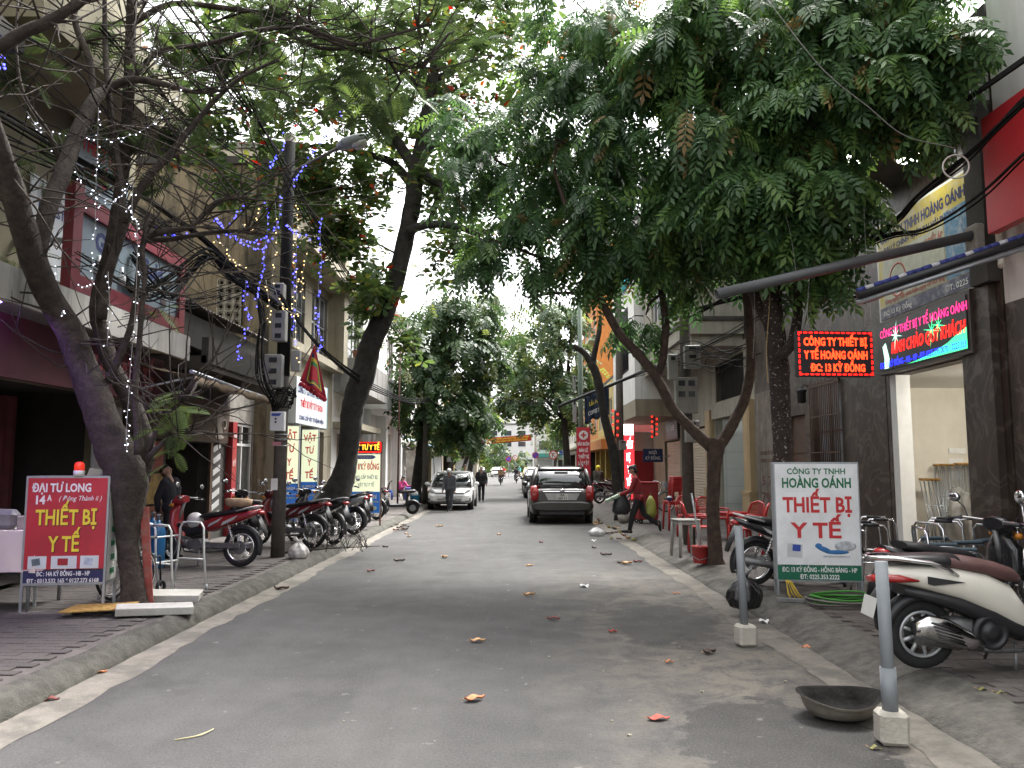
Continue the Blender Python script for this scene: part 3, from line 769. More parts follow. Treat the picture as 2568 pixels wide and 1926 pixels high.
for y in (30.9, 35.2, 40): exp_('column', m_white, b, L5 + .001, L5 + .45, y, y + .5, 0, 3.849)

# ------------------------------------------------------------------ further houses of both rows
def plain_house(name, label, sgn, X, y0, y1, h, mat, floors, shut, wm=None, depth=8, balc=None):
 b = thing(name, label, 'building', (X, (y0 + y1) / 2, 0))
 holes = [(y0 + .5, y1 - .5, SW, 2.8)]; n = max(1, int((y1 - y0) / 2.6)); st = (y1 - y0) / n
 zs = [3.9 + 3.2 * k for k in range(floors) if 3.9 + 3.2 * k + 1.6 < h]
 wins = [(y0 + st * i + st * .22, y0 + st * i + st * .78, z, z + 1.6) for i in range(n) for z in zs]
 facade(b, X, sgn, y0, y1, 0, h, holes + wins, mat); shell(b, X, sgn, y0, y1, h, depth, mat)
 for w in wins: window(b, X, sgn, *w, wm or m_white, None, 2, 1)
 if shut: shutter(b, X + sgn * .1, sgn, *holes[0], shut)
 else: room(b, X, sgn, *holes[0], 3, m_black_in)
 mb = MB(); EX(mb, X - sgn * .001, X - sgn * .8, y0 + .1, y1 - .1, 3.05, 3.2)
 for z in zs[1:]: EX(mb, X - sgn * .001, X - sgn * .5, y0 + .1, y1 - .1, z - .35, z - .2)
 mb.build('ledge', balc or mat, b, True)
 return b
m_gshut = mt('grey_shutter', (.30, .31, .31), .45, .3, var=.1)
m_yel = mt('yellow_wall', (.52, .40, .15), .8, var=.1, streak=.3, dirt=(.2, .15, .07))
m_orange = mt('orange_wall', (.60, .22, .05), .75, var=.1, streak=.25, dirt=(.25, .1, .04))
m_teal = mt('teal_paint', (.05, .30, .28), .5, var=.1)
plain_house('town_house_building', 'cream terraced house behind the dense dark tree', -1, -6.4, 45.2, 53, 8.5, m_cream, 2, m_gshut)
plain_house('town_house_building', 'olive terraced house beyond the cream one in the shade of trees', -1, -6.2, 53.2, 62, 9.5, m_olive, 2, None)
plain_house('town_house_building', 'white terraced house past the olive one at the crossing', -1, -6.4, 62.2, 74, 11, m_wwall, 3, m_gshut)
plain_house('town_house_building', 'yellow corner house at the far crossing beyond the dark trees', -1, -6.4, 74.2, 89, 10, m_yel, 3, None)

# gate with globe lamps in front of the cream house
g = thing('gate_pillar', 'stone gate pillar carrying two white globe lamps beside the dark tree', 'gate', (-5.2, 41.5, 0))
exp_('pillar', m_conc, g, -5.45, -4.95, 41.3, 41.8, 0, 2.35); exp_('cap', m_conc, g, -5.5, -4.9, 41.25, 41.85, 2.351, 2.45)
for x in (-5.5, -4.9):
 MB().tube([(-5.2, 41.5, 2.46), (-5.2 + (x + 5.2) * .6, 41.5, 2.6), (x, 41.5, 2.62), (x, 41.5, 2.72)], .025, 6).build('lamp_arm', m_black, g, True)
 MB().ell((x, 41.5, 2.9), (.2, .2, .2), 14, 10).build('globe_lamp', m_white, g, True)
sh = thing('lean_to_shelter', 'low shelter with faded blue sheet roof beside the globe lamp pillar', 'shelter', (-5.6, 44, 0))
n = 40; vs = []
for i in range(n + 1):
 y = 42.2 + 4.4 * i / n; w = .03 * math.sin(i * 2.1); vs += [(-4.4, y, 2.75 + w), (-6.38, y, 3.35 + w)]
MB().add(vs, [(2 * i, 2 * i + 2, 2 * i + 3, 2 * i + 1) for i in range(n)], True).build('sheet_roof', mt('faded_blue_sheet', (.13, .22, .36), .5, .2, var=.2), sh, True, solid=.01)
for y in (42.4, 46.4): MB().cyl((-4.5, y, SW), (-4.5, y, 2.72), .04, n=8).build('post', m_steel, sh, True)

# ================================================================== east row
# --- white walled house nearest the camera
b = thing('white_wall_building', 'tall bright white wall above a dark recessed ground floor beside the medical shop', 'building', (RF, 7, 0))
facade(b, RF, 1, -2, 9.55, 3.6, 13, [], m_wwall)
facade(b, RF, 1, -2, 9.55, 0, 3.6, [(2, 9.2, SW, 3.4)], m_stone, name='lower_wall')
shell(b, RF, 1, -2, 9.55, 13, 7, m_wwall)
room(b, RF, 1, 2, 9.2, SW, 3.4, 3, m_black_in)
s = thing('red_wall_sign', 'plain red sign panel high on the white wall', 'sign', (5.7, 8.5, 4.3))
exp_('panel', mt('sign_red', (.52, .03, .04), .4, var=.06), s, 5.6, 5.72, 5.5, 9.15, 4.35, 5.75); exp_('bracket', m_steel, s, 5.721, 5.999, 8.8, 8.85, 5.0, 5.06); exp_('bracket', m_steel, s, 5.721, 5.999, 6.0, 6.05, 5.0, 5.06)
c = thing('wrapped_cable', 'white wrapped cable drooping down the white wall beside the red sign', 'cable', (5.9, 9.4, 3.7))
MB().tube([(5.98, 9.4, 5.0), (5.9, 9.38, 4.85), (5.86, 9.38, 4.6), (5.87, 9.38, 4.3), (5.83, 9.3, 4.1), (5.76, 9.2, 3.98)], .035, 8).build('wrapping', mt('cloth_tape', (.6, .56, .48), .9, var=.25, vs=25), c, True)

# --- medical shop with LED board
b = thing('medical_store_building', 'dark stone medical shop with lit cream interior under the LED board', 'building', (RF, 11.3, 0))
facade(b, RF, 1, 9.6, 12.72, 0, 7.3, [(10.42, 12.4, SW + .1, 3.05)], m_stone)
mb = MB(); EX(mb, RF + 7, RF + 7.2, 9.6, 12.72, 0, 7.3); EX(mb, RF + .23, RF + 7, 9.6, 9.8, 0, 7.3); mb.build('side_wall', m_stone, b, True); exp_('roof', m_dark, b, RF, RF + 7.2, 9.6, 12.72, 7.302, 7.5)
m_shopw = mt('shop_cream', (.66, .62, .53), .7, var=.05)
room(b, RF, 1, 10.42, 14.4, SW + .1, 3.05, 3.2, m_shopw, mt('brown_floor_tile', (.23, .15, .10), .3, var=.15), m_white)
exp_('door_jamb', m_white, b, RF - .02, RF + .2, 12.36, 12.55, SW, 3.06)
exp_('step', m_stone, b, RF - .35, RF, 10.3, 12.6, SW - .05, SW + .09)
mb = MB(); EX(mb, 4.15, RF - .001, 9.62, 12.7, 6.0, 6.22); EX(mb, 4.15, 4.3, 9.62, 12.7, 6.221, 7.1); EX(mb, RF - .16, RF - .002, 9.6, 9.98, 3.9, 5.999); mb.build('porch_slab', m_dark, b, True)
exp_('corner_column', m_stone, b, RF - .10, RF - .003, 9.72, 10.36, 0, 3.88)
for k, (yy, w) in enumerate(((11.0, .5), (11.0, .5))):
 pass
exp_('wall_notice', m_white, b, RF + 1.85, RF + 2.1, 14.385, 14.39, 1.62, 1.78); exp_('wall_notice', m_white, b, RF + 1.87, RF + 2.05, 14.385, 14.39, 1.38, 1.55); exp_('switch', m_white, b, RF + 1.85, RF + 2.15, 14.37, 14.39, 1.86, 1.96)
# shelves with boxes at the back
sh = thing('display_shelf', 'tall white shelf with boxed goods inside the lit medical shop', 'shelf', (RF + 2.9, 13.3, SW + .1))
mb = MB()
for y in (12.8, 13.65): EX(mb, RF + 2.7, RF + 3.1, y, y + .03, SW + .1, 2.6)
for k in range(6): EX(mb, RF + 2.7, RF + 3.1, 12.831, 13.65, .4 + .42 * k, .43 + .42 * k)
mb.build('rack', m_white, sh, True)
rb = random.Random(2)
for k in range(5):
 for j in range(3):
  y = 12.86 + .26 * j; exp_('goods_box', mt('goods_%d' % ((k * 3 + j) % 5), [(.6, .62, .6), (.1, .3, .2), (.15, .25, .5), (.5, .45, .3), (.07, .07, .08)][(k * 3 + j) % 5], .5), sh, RF + 2.8, RF + 3.02, y, y + .2, .431 + .42 * k, .68 + .42 * k + rb.uniform(-.05, .06))
# bundles of crutches leaning on the inner wall
def crutch_bundle(x, y, n, tilt, label, h=1.25):
 c = thing('crutch_bundle', label, 'crutches', (x, y, SW + .1))
 rnd = random.Random(int(x * 100)); 
 for i in range(n):
  dx = .05 * i - .05 * n / 2 + rnd.uniform(-.01, .01); t = tilt + rnd.uniform(-.02, .02); dy = rnd.uniform(-.05, .05)
  mb = MB()
  for sx in (-.035, .035): mb.tube([(dx, dy, .02), (dx + sx * .4 + t * .3, dy, .35), (dx + sx + t * h, dy + .06, h)], .009, 5)
  mb.cyl((dx - .03 + t * .6 * h, dy + .03, h * .62), (dx + .03 + t * .6 * h, dy + .03, h * .62), .012, n=5)
  k = mb.build('crutch', m_steel, c)
  MB().box((dx + t * h, dy + .06, h + .015), (.05, .16, .045), None, .015).build('arm_pad', mt('crutch_pad', (.40, .22, .06), .6, var=.2), k)
crutch_bundle(RF + 1.42, 13.9, 6, -.1, 'short bundle of crutches with tan pads leaning nearest the shop door', 1.15)
crutch_bundle(RF + 1.75, 14.2, 7, -.02, 'tall bundle of crutches with tan pads, second from the shop door', 1.4)
crutch_bundle(RF + 2.1, 14.2, 7, .0, 'tall bundle of crutches with tan pads, third from the shop door', 1.42)
crutch_bundle(RF + 2.42, 14.15, 5, .12, 'slanting bundle of crutches with tan pads deepest inside the shop', 1.35)
# plastic wrapped chairs
w = thing('wrapped_furniture', 'plastic wrapped chairs piled inside the shop doorway', 'furniture', (RF + 1.5, 12.9, SW + .1))
rnd = random.Random(8); mb = MB()
def lump(s_, t_):
 a = 2 * math.pi * s_; rr = (.42 + .05 * math.sin(5 * a) + .03 * math.sin(11 * a + 8 * t_)) * (1 - .25 * t_ ** 3); return (rr * math.cos(a) * 1.1, rr * math.sin(a), .05 + .98 * t_ + .05 * math.sin(3 * a) * t_)
mb.grid(lump, 48, 14).build('plastic_sheet', mt('cloudy_plastic', (.55, .54, .50), .25, var=.2, vs=5, trans=.35, alpha=.75), w)
for k in range(3): MB().box((0, 0, .15 + .28 * k), (.5, .5, .06), None, .02).build('chair_seat', m_wood, w)
mb = MB()
for x in (-.22, .22):
 for y in (-.22, .22): mb.cyl((x, y, 0), (x, y, .95), .015, n=6)
mb.build('chair_frame', m_steel, w)
lt = thing('ceiling_tube_light', 'lit white tube lamp on the ceiling inside the medical shop', 'lamp', (RF + 1.6, 11.4, 3.0))
exp_('fixture', m_white, lt, RF + .9, RF + 2.3, 11.35, 11.45, 3.01, 3.05)
exp_('tube', mt('lit_tube', (1, 1, 1), .4, var=0, emit=(1, .96, .88), es=60), lt, RF + .93, RF + 2.27, 11.38, 11.42, 2.975, 3.009)
# LED board: dark board, glowing lines, green-white flare graphic
s = thing('led_display_board', 'wide colour LED display with pink, red and blue lines over the shop door', 'sign', (RF - .1, 11.3, 3.05))
X = RF - .14
exp_('casing', mt('led_casing', (.05, .035, .03), .5, var=.1), s, X, RF - .005, 10.05, 12.66, 3.07, 3.9)
exp_('screen', mt('led_off', (.012, .011, .012), .35, var=0), s, X - .012, X - .001, 10.12, 12.6, 3.13, 3.84)
def led(nm, c, st): return mt(nm, c, .5, var=0, emit=c, es=st)
m_pk, m_rd, m_bl, m_gn, m_wh = led('led_pink', (1, .03, .22), .55), led('led_red', (1, .006, .004), 1.8), led('led_blue', (.02, .03, 1), .7), led('led_green', (.04, .6, .22), .6), led('led_white', (.5, 1, .75), .5)
Xs = X - .0135
gp = lambda pts, m_, n_: MB().prism([(Xs, y, z) for y, z in pts], (-.001, 0, 0)).build(n_, m_, s, True)
gp([(10.13, 3.14), (10.13, 3.42), (10.35, 3.36), (10.6, 3.28), (11.0, 3.2), (11.5, 3.15), (11.7, 3.14)], m_gn, 'green_glow')
gp([(12.42, 3.15), (12.28, 3.15), (12.25, 3.3), (12.35, 3.55), (12.45, 3.5), (12.4, 3.3)], m_wh, 'white_glow')
for yc, zc, r_ in ((12.02, 3.62, .22), (10.98, 3.52, .24), (10.8, 3.56, .2)):
 mb = MB()
 for a in range(8):
  t0 = a * math.pi / 4 + .2; L_ = r_ * (1 if a % 2 == 0 else .6)
  mb.prism([(Xs - .001, yc + .012 * math.cos(t0 + 1.57), zc + .012 * math.sin(t0 + 1.57)), (Xs - .001, yc + L_ * math.cos(t0), zc + L_ * math.sin(t0)), (Xs - .001, yc + .012 * math.cos(t0 - 1.57), zc + .012 * math.sin(t0 - 1.57))], (-.001, 0, 0))
 mb.build('star_flare', m_wh if yc > 11.5 else m_gn, s, True)
lettering('CÔNG TY THIẾT BỊ Y TẾ HOÀNG OÁNH', m_pk, s, (Xs - .002, 11.3, 3.70), EAST, UP, 2.42, .12, bold=.002)
lettering('KÍNH CHÀO QUÝ KHÁCH', m_rd, s, (Xs - .002, 11.15, 3.44), EAST, UP, 2.0, .17, bold=.0, shear=.2)
lettering('ĐC: 13 KỲ ĐỒNG - HB - HP - ĐT: 0225.395.0070 - 0225.353', m_bl, s, (Xs - .002, 11.35, 3.21), EAST, UP, 2.4, .085, bold=.012)
# yellow billboard
s = thing('billboard', 'large yellow billboard with peeling print above the LED display', 'sign', (RF - .05, 11.4, 3.95))
X = RF - .06
exp_('frame', m_white, s, X + .01, RF - .004, 10.02, 12.72, 3.92, 5.52)
m_yb = mt('billboard_yellow', (.56, .45, .06), .5, var=.12, vs=2, blot=.55, blots=4, dirt=(.55, .52, .40))
exp_('sheet', m_yb, s, X, X + .008, 10.06, 12.66, 3.95, 5.48)
exp_('pale_field', mt('billboard_pale', (.45, .47, .33), .5, var=.15, blot=.5, blots=5, dirt=(.6, .58, .5)), s, X - .004, X - .001, 10.7, 12.5, 4.15, 4.95)
exp_('blue_band', mt('billboard_blue', (.06, .20, .33), .5, var=.3, blot=.4, blots=6, dirt=(.6, .6, .58)), s, X - .004, X - .001, 10.06, 10.68, 4.15, 5.1)
exp_('navy_band', mt('billboard_navy', (.03, .03, .09), .5, var=.1, blot=.4, blots=5, dirt=(.5, .5, .48)), s, X - .004, X - .001, 10.06, 12.66, 3.95, 4.14)
lettering('CÔNG TY TNHH HOÀNG OÁNH', m_txt_navy, s, (X - .002, 11.35, 5.25), EAST, UP, 2.4, .15, bold=.03)
lettering('ĐẠI LÝ CHÍNH THỨC TẠI HẢI PHÒNG', m_txt_navy, s, (X - .002, 11.4, 5.04), EAST, UP, 2.1, .085, bold=.02)
lettering('MÁY ĐO HUYẾT ÁP', mt('faded_red', (.45, .10, .05), .5, var=0), s, (X - .006, 11.2, 4.83), EAST, UP, .95, .08, bold=.02)
MB().torus((X - .006, 12.05, 4.5), (1, 0, 0), .25, .018, 28, 4, r2=.003).build('ring_print', MATS['faded_red'], s, True)
lettering('Afib', m_txt_black, s, (X - .006, 12.05, 4.5), EAST, UP, .28, .13, bold=.03, shear=.3)
lettering('Công nghệ Afib phát hiện nguy cơ đột quỵ', MATS['faded_red'], s, (X - .006, 11.6, 4.22), EAST, UP, 1.75, .07)
lettering('ĐC: 13 Kỳ Đồng', m_txt_white, s, (X - .006, 12.1, 4.04), EAST, UP, .9, .075, bold=.02)
lettering('BP', m_txt_yel, s, (X - .006, 10.4, 4.32), EAST, UP, .2, .12); lettering('ĐT: 0225', m_txt_white, s, (X - .006, 10.45, 4.04), EAST, UP, .55, .08, bold=.02)
# porch downlights (lit)
for (x, l) in ((4.78, 'round lit ceiling lamp under the porch slab, half hidden by leaves'), (5.6, 'round lit ceiling lamp under the porch slab, beside the cable ring')):
 lt = thing('porch_lamp', l, 'lamp', (x, 10.75, 5.9))
 MB().lathe([(.24, 0), (.25, -.05), (.22, -.09)], (0, 0, .098), 20).build('housing', m_white, lt)
 MB().lathe([(.21, 0), (.16, -.03), (.06, -.045)], (0, 0, .01), 20).build('diffuser', mt('lit_diffuser', (1, 1, 1), .4, var=0, emit=(1, .98, .92), es=5), lt)

# --- dark stone house with barred window
b = thing('stone_front_building', 'dark marble fronted house with barred window and lantern', 'building', (RF, 16, 0))
facade(b, RF, 1, 12.75, 19.6, 0, 8.6, [(14.5, 15.9, 1.35, 3.25), (16.3, 17.4, SW, 2.7), (13.6, 15.2, 5.6, 7.2), (16.5, 18.5, 5.6, 7.2)], m_stone)
mb = MB(); EX(mb, RF + 7, RF + 7.2, 12.75, 19.6, 0, 8.6); EX(mb, RF + .23, RF + 7, 19.4, 19.6, 0, 8.6); EX(mb, RF + .23, RF + 7, 12.75, 12.95, 3.2, 8.6); mb.build('side_wall', m_stone, b, True); exp_('roof', m_dark, b, RF, RF + 7.2, 12.75, 19.6, 8.602, 8.8)
window(b, RF, 1, 14.5, 15.9, 1.35, 3.25, m_wood, mt('pale_window_glass', (.28, .30, .32), .1, var=.1), 2, 1)
mb = MB()
for k in range(17): mb.cyl((RF - .05, 14.5 + 1.4 * k / 16, 1.3), (RF - .05, 14.5 + 1.4 * k / 16, 3.32 if k % 2 else 3.25), .012, n=6)
for zz in (1.34, 1.9, 2.6, 3.2): EX(mb, RF - .06, RF - .04, 14.45, 15.95, zz - .015, zz + .015)
mb.build('window_bars', mt('rust_brown_metal', (.10, .06, .045), .5, .4, var=.2), b, True)
for y0, y1 in ((13.6, 15.2), (16.5, 18.5)): window(b, RF, 1, y0, y1, 5.6, 7.2, m_wood, None, 3, 1)
exp_('door_leaf', m_wood, b, RF + .1, RF + .15, 16.3, 17.4, SW, 2.7)
for k in range(3):
 exp_('door_panel', mt('door_panel_wood', (.075, .04, .025), .5, var=.2), b, RF + .085, RF + .099, 16.45, 17.25, .35 + .78 * k, .95 + .78 * k)
m_spray = mt('spray_paint', (.09, .04, .035), .8, var=.2)
exp_('pale_render', mt('pale_render_patch', (.20, .17, .145), .9, var=.3, vs=4, streak=.5), b, RF - .02, RF - .001, 17.7, 19.55, SW, 3.4)
lettering('5 701', m_spray, b, (RF - .021, 18.6, 1.3), EAST, UP, 1.2, .22, bold=.02); lettering('7984', m_spray, b, (RF - .021, 18.6, .9), EAST, UP, 1.3, .25, bold=.02)
for k, tx in enumerate(('KHOAN CẮT BÊ TÔNG', 'THÔNG TẮC BỂ PHỐT')): lettering(tx, m_spray, b, (RF - .021, 18.6, 1.95 - .18 * k), EAST, UP, 1.3, .09, bold=.01)
for k in range(3): exp_('sticker', mt('pale_blue_sticker', (.10, .15, .30), .6, var=.2), b, RF - .024, RF - .0212, 17.78, 18.0, 1.9 + .35 * k, 2.2 + .35 * k)
lt = thing('wall_lantern', 'black iron lantern on the dark stone wall beside the barred window', 'lantern', (RF - .15, 16.05, 2.9))
MB().lathe([(.02, .3), (.12, .26), (.09, .22), (.09, .02), (.05, 0)], (0, 0, 0), 6).build('cage', m_black, lt); MB().tube([(0, 0, .3), (.04, 0, .38), (.15, 0, .34)], .012, 5).build('arm', m_black, lt)

# --- eating house with cream pillar, tiled room and corner balcony
b = thing('eating_house_building', 'cream cornered eating house with tiled open kitchen under a stained balcony', 'building', (RF, 23, 0))
m_beige = mt('beige_wall', (.34, .32, .265), .85, var=.1, streak=.55, dirt=(.14, .13, .11))
m_peach = mt('peach_pillar', (.40, .30, .17), .6, var=.08, streak=.2, dirt=(.3, .22, .12))
facade(b, RF, 1, 19.65, 28, 0, 4.9, [(20.35, 23.6, SW + .12, 3.0), (20.5, 23.4, 3.5, 4.6), (24.6, 27.5, SW, 2.9)], m_beige)
shell(b, RF, 1, 19.65, 28, 4.9, 7, m_beige)
room(b, RF, 1, 20.35, 23.6, SW + .12, 3.0, 4, m_tilew, m_pave, m_white)
mb = MB()
for k in range(7): EX(mb, RF + .3 + .55 * k, RF + .31 + .55 * k, 23.592, 23.599, SW + .12, 3.0)
for k in range(5): EX(mb, RF + .24, RF + 3.99, 23.59, 23.598, .55 + .5 * k, .56 + .5 * k)
mb.build('tile_joint', m_grey, b, True)
for y0 in (19.72, 23.7):
 exp_('pillar', m_peach, b, RF - .14, RF - .001, y0, y0 + .55, SW, 3.3); exp_('pillar_base', m_peach, b, RF - .19, RF - .001, y0 - .05, y0 + .6, SW, .95); exp_('pillar_panel', mt('peach_panel', (.42, .31, .17), .6, var=.08), b, RF - .15, RF - .141, y0 + .12, y0 + .43, 1.2, 3.0); exp_('pillar_band', m_peach, b, RF - .21, RF - .001, y0 - .07, y0 + .62, .951, 1.02)
exp_('lintel_board', m_beige, b, RF - .08, RF - .001, 20.3, 23.65, 3.01, 3.42)
mb = MB()
for k in range(20): mb.cyl((RF + .02, 20.55 + .145 * k, 3.5), (RF + .02, 20.55 + .145 * k, 4.6), .012, n=5)
mb.build('vent_bars', m_black, b, True)
exp_('vent_backing', m_black_in, b, RF + .15, RF + .2, 20.5, 23.4, 3.5, 4.6)
shutter(b, RF + .1, 1, 24.6, 27.5, SW, 2.9, mt('cream_slat_shutter', (.52, .46, .36), .5, .1, var=.08))
mb = MB(); EX(mb, 4.66, RF - .001, 20.5, 28, 4.75, 5.05); EX(mb, 4.55, RF - .001, 20.38, 28, 5.051, 5.4); mb.build('balcony_slab', m_beige, b, True)
mb = MB(); EX(mb, 4.5, RF - .001, 20.33, 28, 5.401, 5.5); mb.build('slab_edge', m_dark, b, True)
facade(b, 4.7, 1, 20.72, 28, 5.501, 9.8, [(21.5, 23.2, 6.3, 8.2), (24.5, 26.5, 6.3, 8.2)], m_beige, name='upper_wall')
for y0, y1 in ((21.5, 23.2), (24.5, 26.5)): window(b, 4.7, 1, y0, y1, 6.3, 8.2, m_white, None, 3, 1)
mb = MB(); EX(mb, 4.7, 5.05, 20.5, 20.71, 5.501, 9.8); EX(mb, 6.0, 12, 20.5, 20.71, 5.501, 9.8); EX(mb, 5.05, 6.0, 20.5, 20.71, 5.501, 6.9); EX(mb, 5.05, 6.0, 20.5, 20.71, 8.2, 9.8); mb.build('corner_wall', m_beige, b, True)
f = MB()
for x in (5.05, 5.5, 5.95): EX(f, x, x + .05, 20.53, 20.6, 6.9, 8.2)
EX(f, 5.1, 5.95, 20.533, 20.597, 6.9, 6.95); EX(f, 5.1, 5.95, 20.533, 20.597, 8.15, 8.2); w = f.build('window', m_white, b, True)
for x in (5.1, 5.55): exp_('pane', mt('curtain_brown', (.16, .11, .09), .7, var=.3, vs=6), w, x, x + .4, 20.56, 20.57, 6.95, 8.15)
exp_('roof', m_dark, b, 4.3, 12, 20.3, 28, 9.801, 10)
exp_('upper_rear', m_beige, b, 12, 12.2, 20.5, 28, 4.9, 9.8)
exp_('notice_plate', mt('notice_orange', (.55, .13, .06), .5, var=.1), b, RF - .03, RF - .002, 24.32, 24.58, 1.2, 1.9)
for k in range(4): exp_('notice_line', m_txt_yel, b, RF - .033, RF - .0305, 24.35, 24.5, 1.3 + .14 * k, 1.34 + .14 * k)
st = thing('cooking_stove', 'black stove carrying a steel pot in the tiled kitchen', 'stove', (RF + 1.2, 22.9, SW + .12))
MB().box((0, 0, .4), (.6, .5, .8), None, .03).build('oven_body', m_black, st); MB().lathe([(.2, .8), (.24, .84), (.24, 1.12), (.25, 1.13)], n=18).build('pot', m_chrome, st); MB().lathe([(.26, 1.131), (.2, 1.17), (.04, 1.2), (.035, 1.24)], n=18).build('pot_lid', m_steel, st)
for sx in (-1, 1): MB().torus((sx * .26, 0, 1.02), (0, 1, 0), .045, .01, 12, 5).build('pot_handle', m_steel, st)
lt = thing('kitchen_tube_light', 'lit tube lamp above the tiled kitchen wall', 'lamp', (RF + 1.5, 21.4, 2.9)); exp_('fixture', m_white, lt, RF + 1, RF + 2.2, 21.35, 21.45, 2.95, 2.99); exp_('tube', mt('lit_tube_cool', (1, 1, 1), .4, var=0, emit=(.93, 1, .97), es=9), lt, RF + 1.02, RF + 2.18, 21.38, 21.42, 2.92, 2.949)

# --- white corner house over the cafe
b = thing('white_cafe_building', 'white box-fronted house with cream soffit over a shuttered cafe', 'building', (RF, 31, 0))
facade(b, RF, 1, 28.05, 34, 0, 3.4, [(28.6, 31.4, SW, 2.6)], m_cream)
shell(b, RF, 1, 28.05, 34, 3.4, 7, m_cream)
shutter(b, RF + .1, 1, 28.6, 31.4, SW, 2.6, MATS['cream_slat_shutter'])
exp_('cafe_sign', m_txt_black, b, RF - .1, RF - .001, 28.5, 30.6, 2.62, 3.3); lettering('CAFE', m_txt_white, b, (RF - .101, 29.5, 3.05), EAST, UP, 1.0, .2, shear=.2)
mb = MB(); EX(mb, 4.35, RF - .001, 28.06, 34, 3.4, 4.0); mb.build('soffit_beam', m_cream, b, True)
facade(b, 4.35, 1, 28.06, 34, 4.001, 10.5, [(29.5, 32.8, 5.2, 7.6)], m_wwall, name='upper_wall')
window(b, 4.35, 1, 29.5, 32.8, 5.2, 7.6, m_black, None, 4, 2, True)
mb = MB(); EX(mb, 4.58, 11, 28.06, 28.26, 4.001, 10.5); EX(mb, 4.58, 11, 33.8, 34, 4.001, 10.5); EX(mb, 11, 11.2, 28.06, 34, 3.4, 10.5); mb.build('upper_side', m_wwall, b, True)
exp_('roof', m_dark, b, 4.2, 11.2, 28.0, 34.05, 10.501, 10.7)
cl = thing('turquoise_sheet', 'turquoise cloth hung out under the high eaves of the white cafe house', 'cloth', (4.3, 30, 8))
MB().grid(lambda s_, t_: (4.24 + .05 * math.sin(s_ * 20), 28.6 + 2.2 * s_, 10.2 - 1.9 * t_), 24, 6).build('fabric', mt('turquoise_cloth', (.06, .48, .58), .8, var=.15), cl, True, solid=.005)
MB().cyl((4.24, 28.4, 10.2), (4.24, 31, 10.2), .02, n=6).build('rod', m_steel, cl, True)

# --- red medical shop
b = thing('red_shop_building', 'red fronted medical shop beyond the cafe shutter', 'building', (RF, 37, 0))
facade(b, RF, 1, 34.05, 41, 0, 9, [(35.5, 40, SW, 3.0), (35, 36.8, 5, 6.6), (38.2, 40, 5, 6.6)], m_red)
shell(b, RF, 1, 34.05, 41, 9, 7, m_yel)
room(b, RF, 1, 35.5, 40, SW, 3.0, 3, mt('bright_shop', (.6, .58, .5), .7))
for y0, y1 in ((35, 36.8), (38.2, 40)): window(b, RF, 1, y0, y1, 5, 6.6, m_white, None, 3, 1)
mb = MB(); EX(mb, 5.1, RF - .001, 34.1, 34.25, SW, 3.1); mb.build('red_pier', m_red, b, True); exp_('white_band', m_white, b, 5.1, RF - .001, 34.09, 34.0999, 2.3, 3.1)
s = thing('vertical_shop_sign', 'tall red standing sign with white stacked words before the red shop', 'sign', (4.9, 33.6, .2))
exp_('casing', m_red, s, 4.62, 5.15, 33.62, 33.75, .25, 3.55); rdp = mt('glow_red', (.65, .03, .04), .4, var=0, emit=(.75, .03, .04), es=.5); exp_('face', rdp, s, 4.64, 5.13, 33.61, 33.619, .28, 3.52)
wlit = mt('glow_white', (.9, .9, .9), .4, var=0, emit=(1, .97, .97), es=.9)
exp_('cross_patch', wlit, s, 4.66, 5.11, 33.603, 33.609, 2.95, 3.4)
for k, (tx, w_) in enumerate((('THIẾT', .4), ('BỊ', .16), ('Y', .12), ('TẾ', .2))): lettering(tx, wlit, s, (4.885, 33.602, 2.55 - .52 * k), (1, 0, 0), UP, w_, .3, bold=.04)
exp_('foot', m_steel, s, 4.7, 5.07, 33.6, 33.77, SW - .01, .249)

# --- yellow shop with orange fascia, orange tower, far east row
b = plain_house('yellow_shop_building', 'yellow shop with orange fascia and open columns past the red shop', 1, 5.6, 41.1, 52, 6.5, m_yel, 1, None)
exp_('orange_fascia', m_orange, b, 4.6, 5.599, 41.2, 51.9, 2.55, 3.045)
for k in range(4): exp_('column', mt('mustard_column', (.36, .24, .05), .6, var=.1), b, 5.2, 5.599, 41.8 + 2.6 * k, 42.2 + 2.6 * k, 0, 2.549)
b = plain_house('orange_tower_building', 'tall orange house with green balcony edges above the street trees', 1, 5.6, 52.1, 62, 16.5, m_orange, 4, None, None, 8, mt('pale_green_ledge', (.35, .45, .33), .7, var=.1))
plain_house('town_house_building', 'cream terraced house behind the crossing signs on the sunny row', 1, 5.9, 62.1, 74, 12, m_cream, 3, m_gshut)
plain_house('town_house_building', 'white corner house with red ground floor at the crossing', 1, 5.9, 74.1, 89, 9, m_wwall, 2, None)

# ------------------------------------------------------------------ beyond the crossing
def end_block(name, label, x0, x1, Y, h, mat, band, n):
 b = thing(name, label, 'building', ((x0 + x1) / 2, Y, 0))
 cross = []; st = (x1 - x0) / n; mb = MB(); zs = [z for z in (4.2, 7.4, 10.6) if z + 1.6 < h]
 EX(mb, x0, x1, Y + .3, Y + 8, 0, h); mb.build('wall', mat, b, True)
 exp_('band', band, b, x0 - .1, x1 + .1, Y - 1.2, Y + .29, 3.1, 3.7)
 for i in range(n):
  xa = x0 + st * (i + .22); xb = x0 + st * (i + .78)
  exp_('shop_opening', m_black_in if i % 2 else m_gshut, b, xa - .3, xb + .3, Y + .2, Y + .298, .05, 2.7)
  for z in zs:
   f = exp_('window', m_white, b, xa, xb, Y + .2, Y + .298, z, z + 1.6); exp_('pane', m_glass, f, xa + .08, xb - .08, Y + .19, Y + .199, z + .08, z + 1.52)
 exp_('roof', m_dark, b, x0 - .2, x1 + .2, Y + .1, Y + 8, h + .001, h + .25)
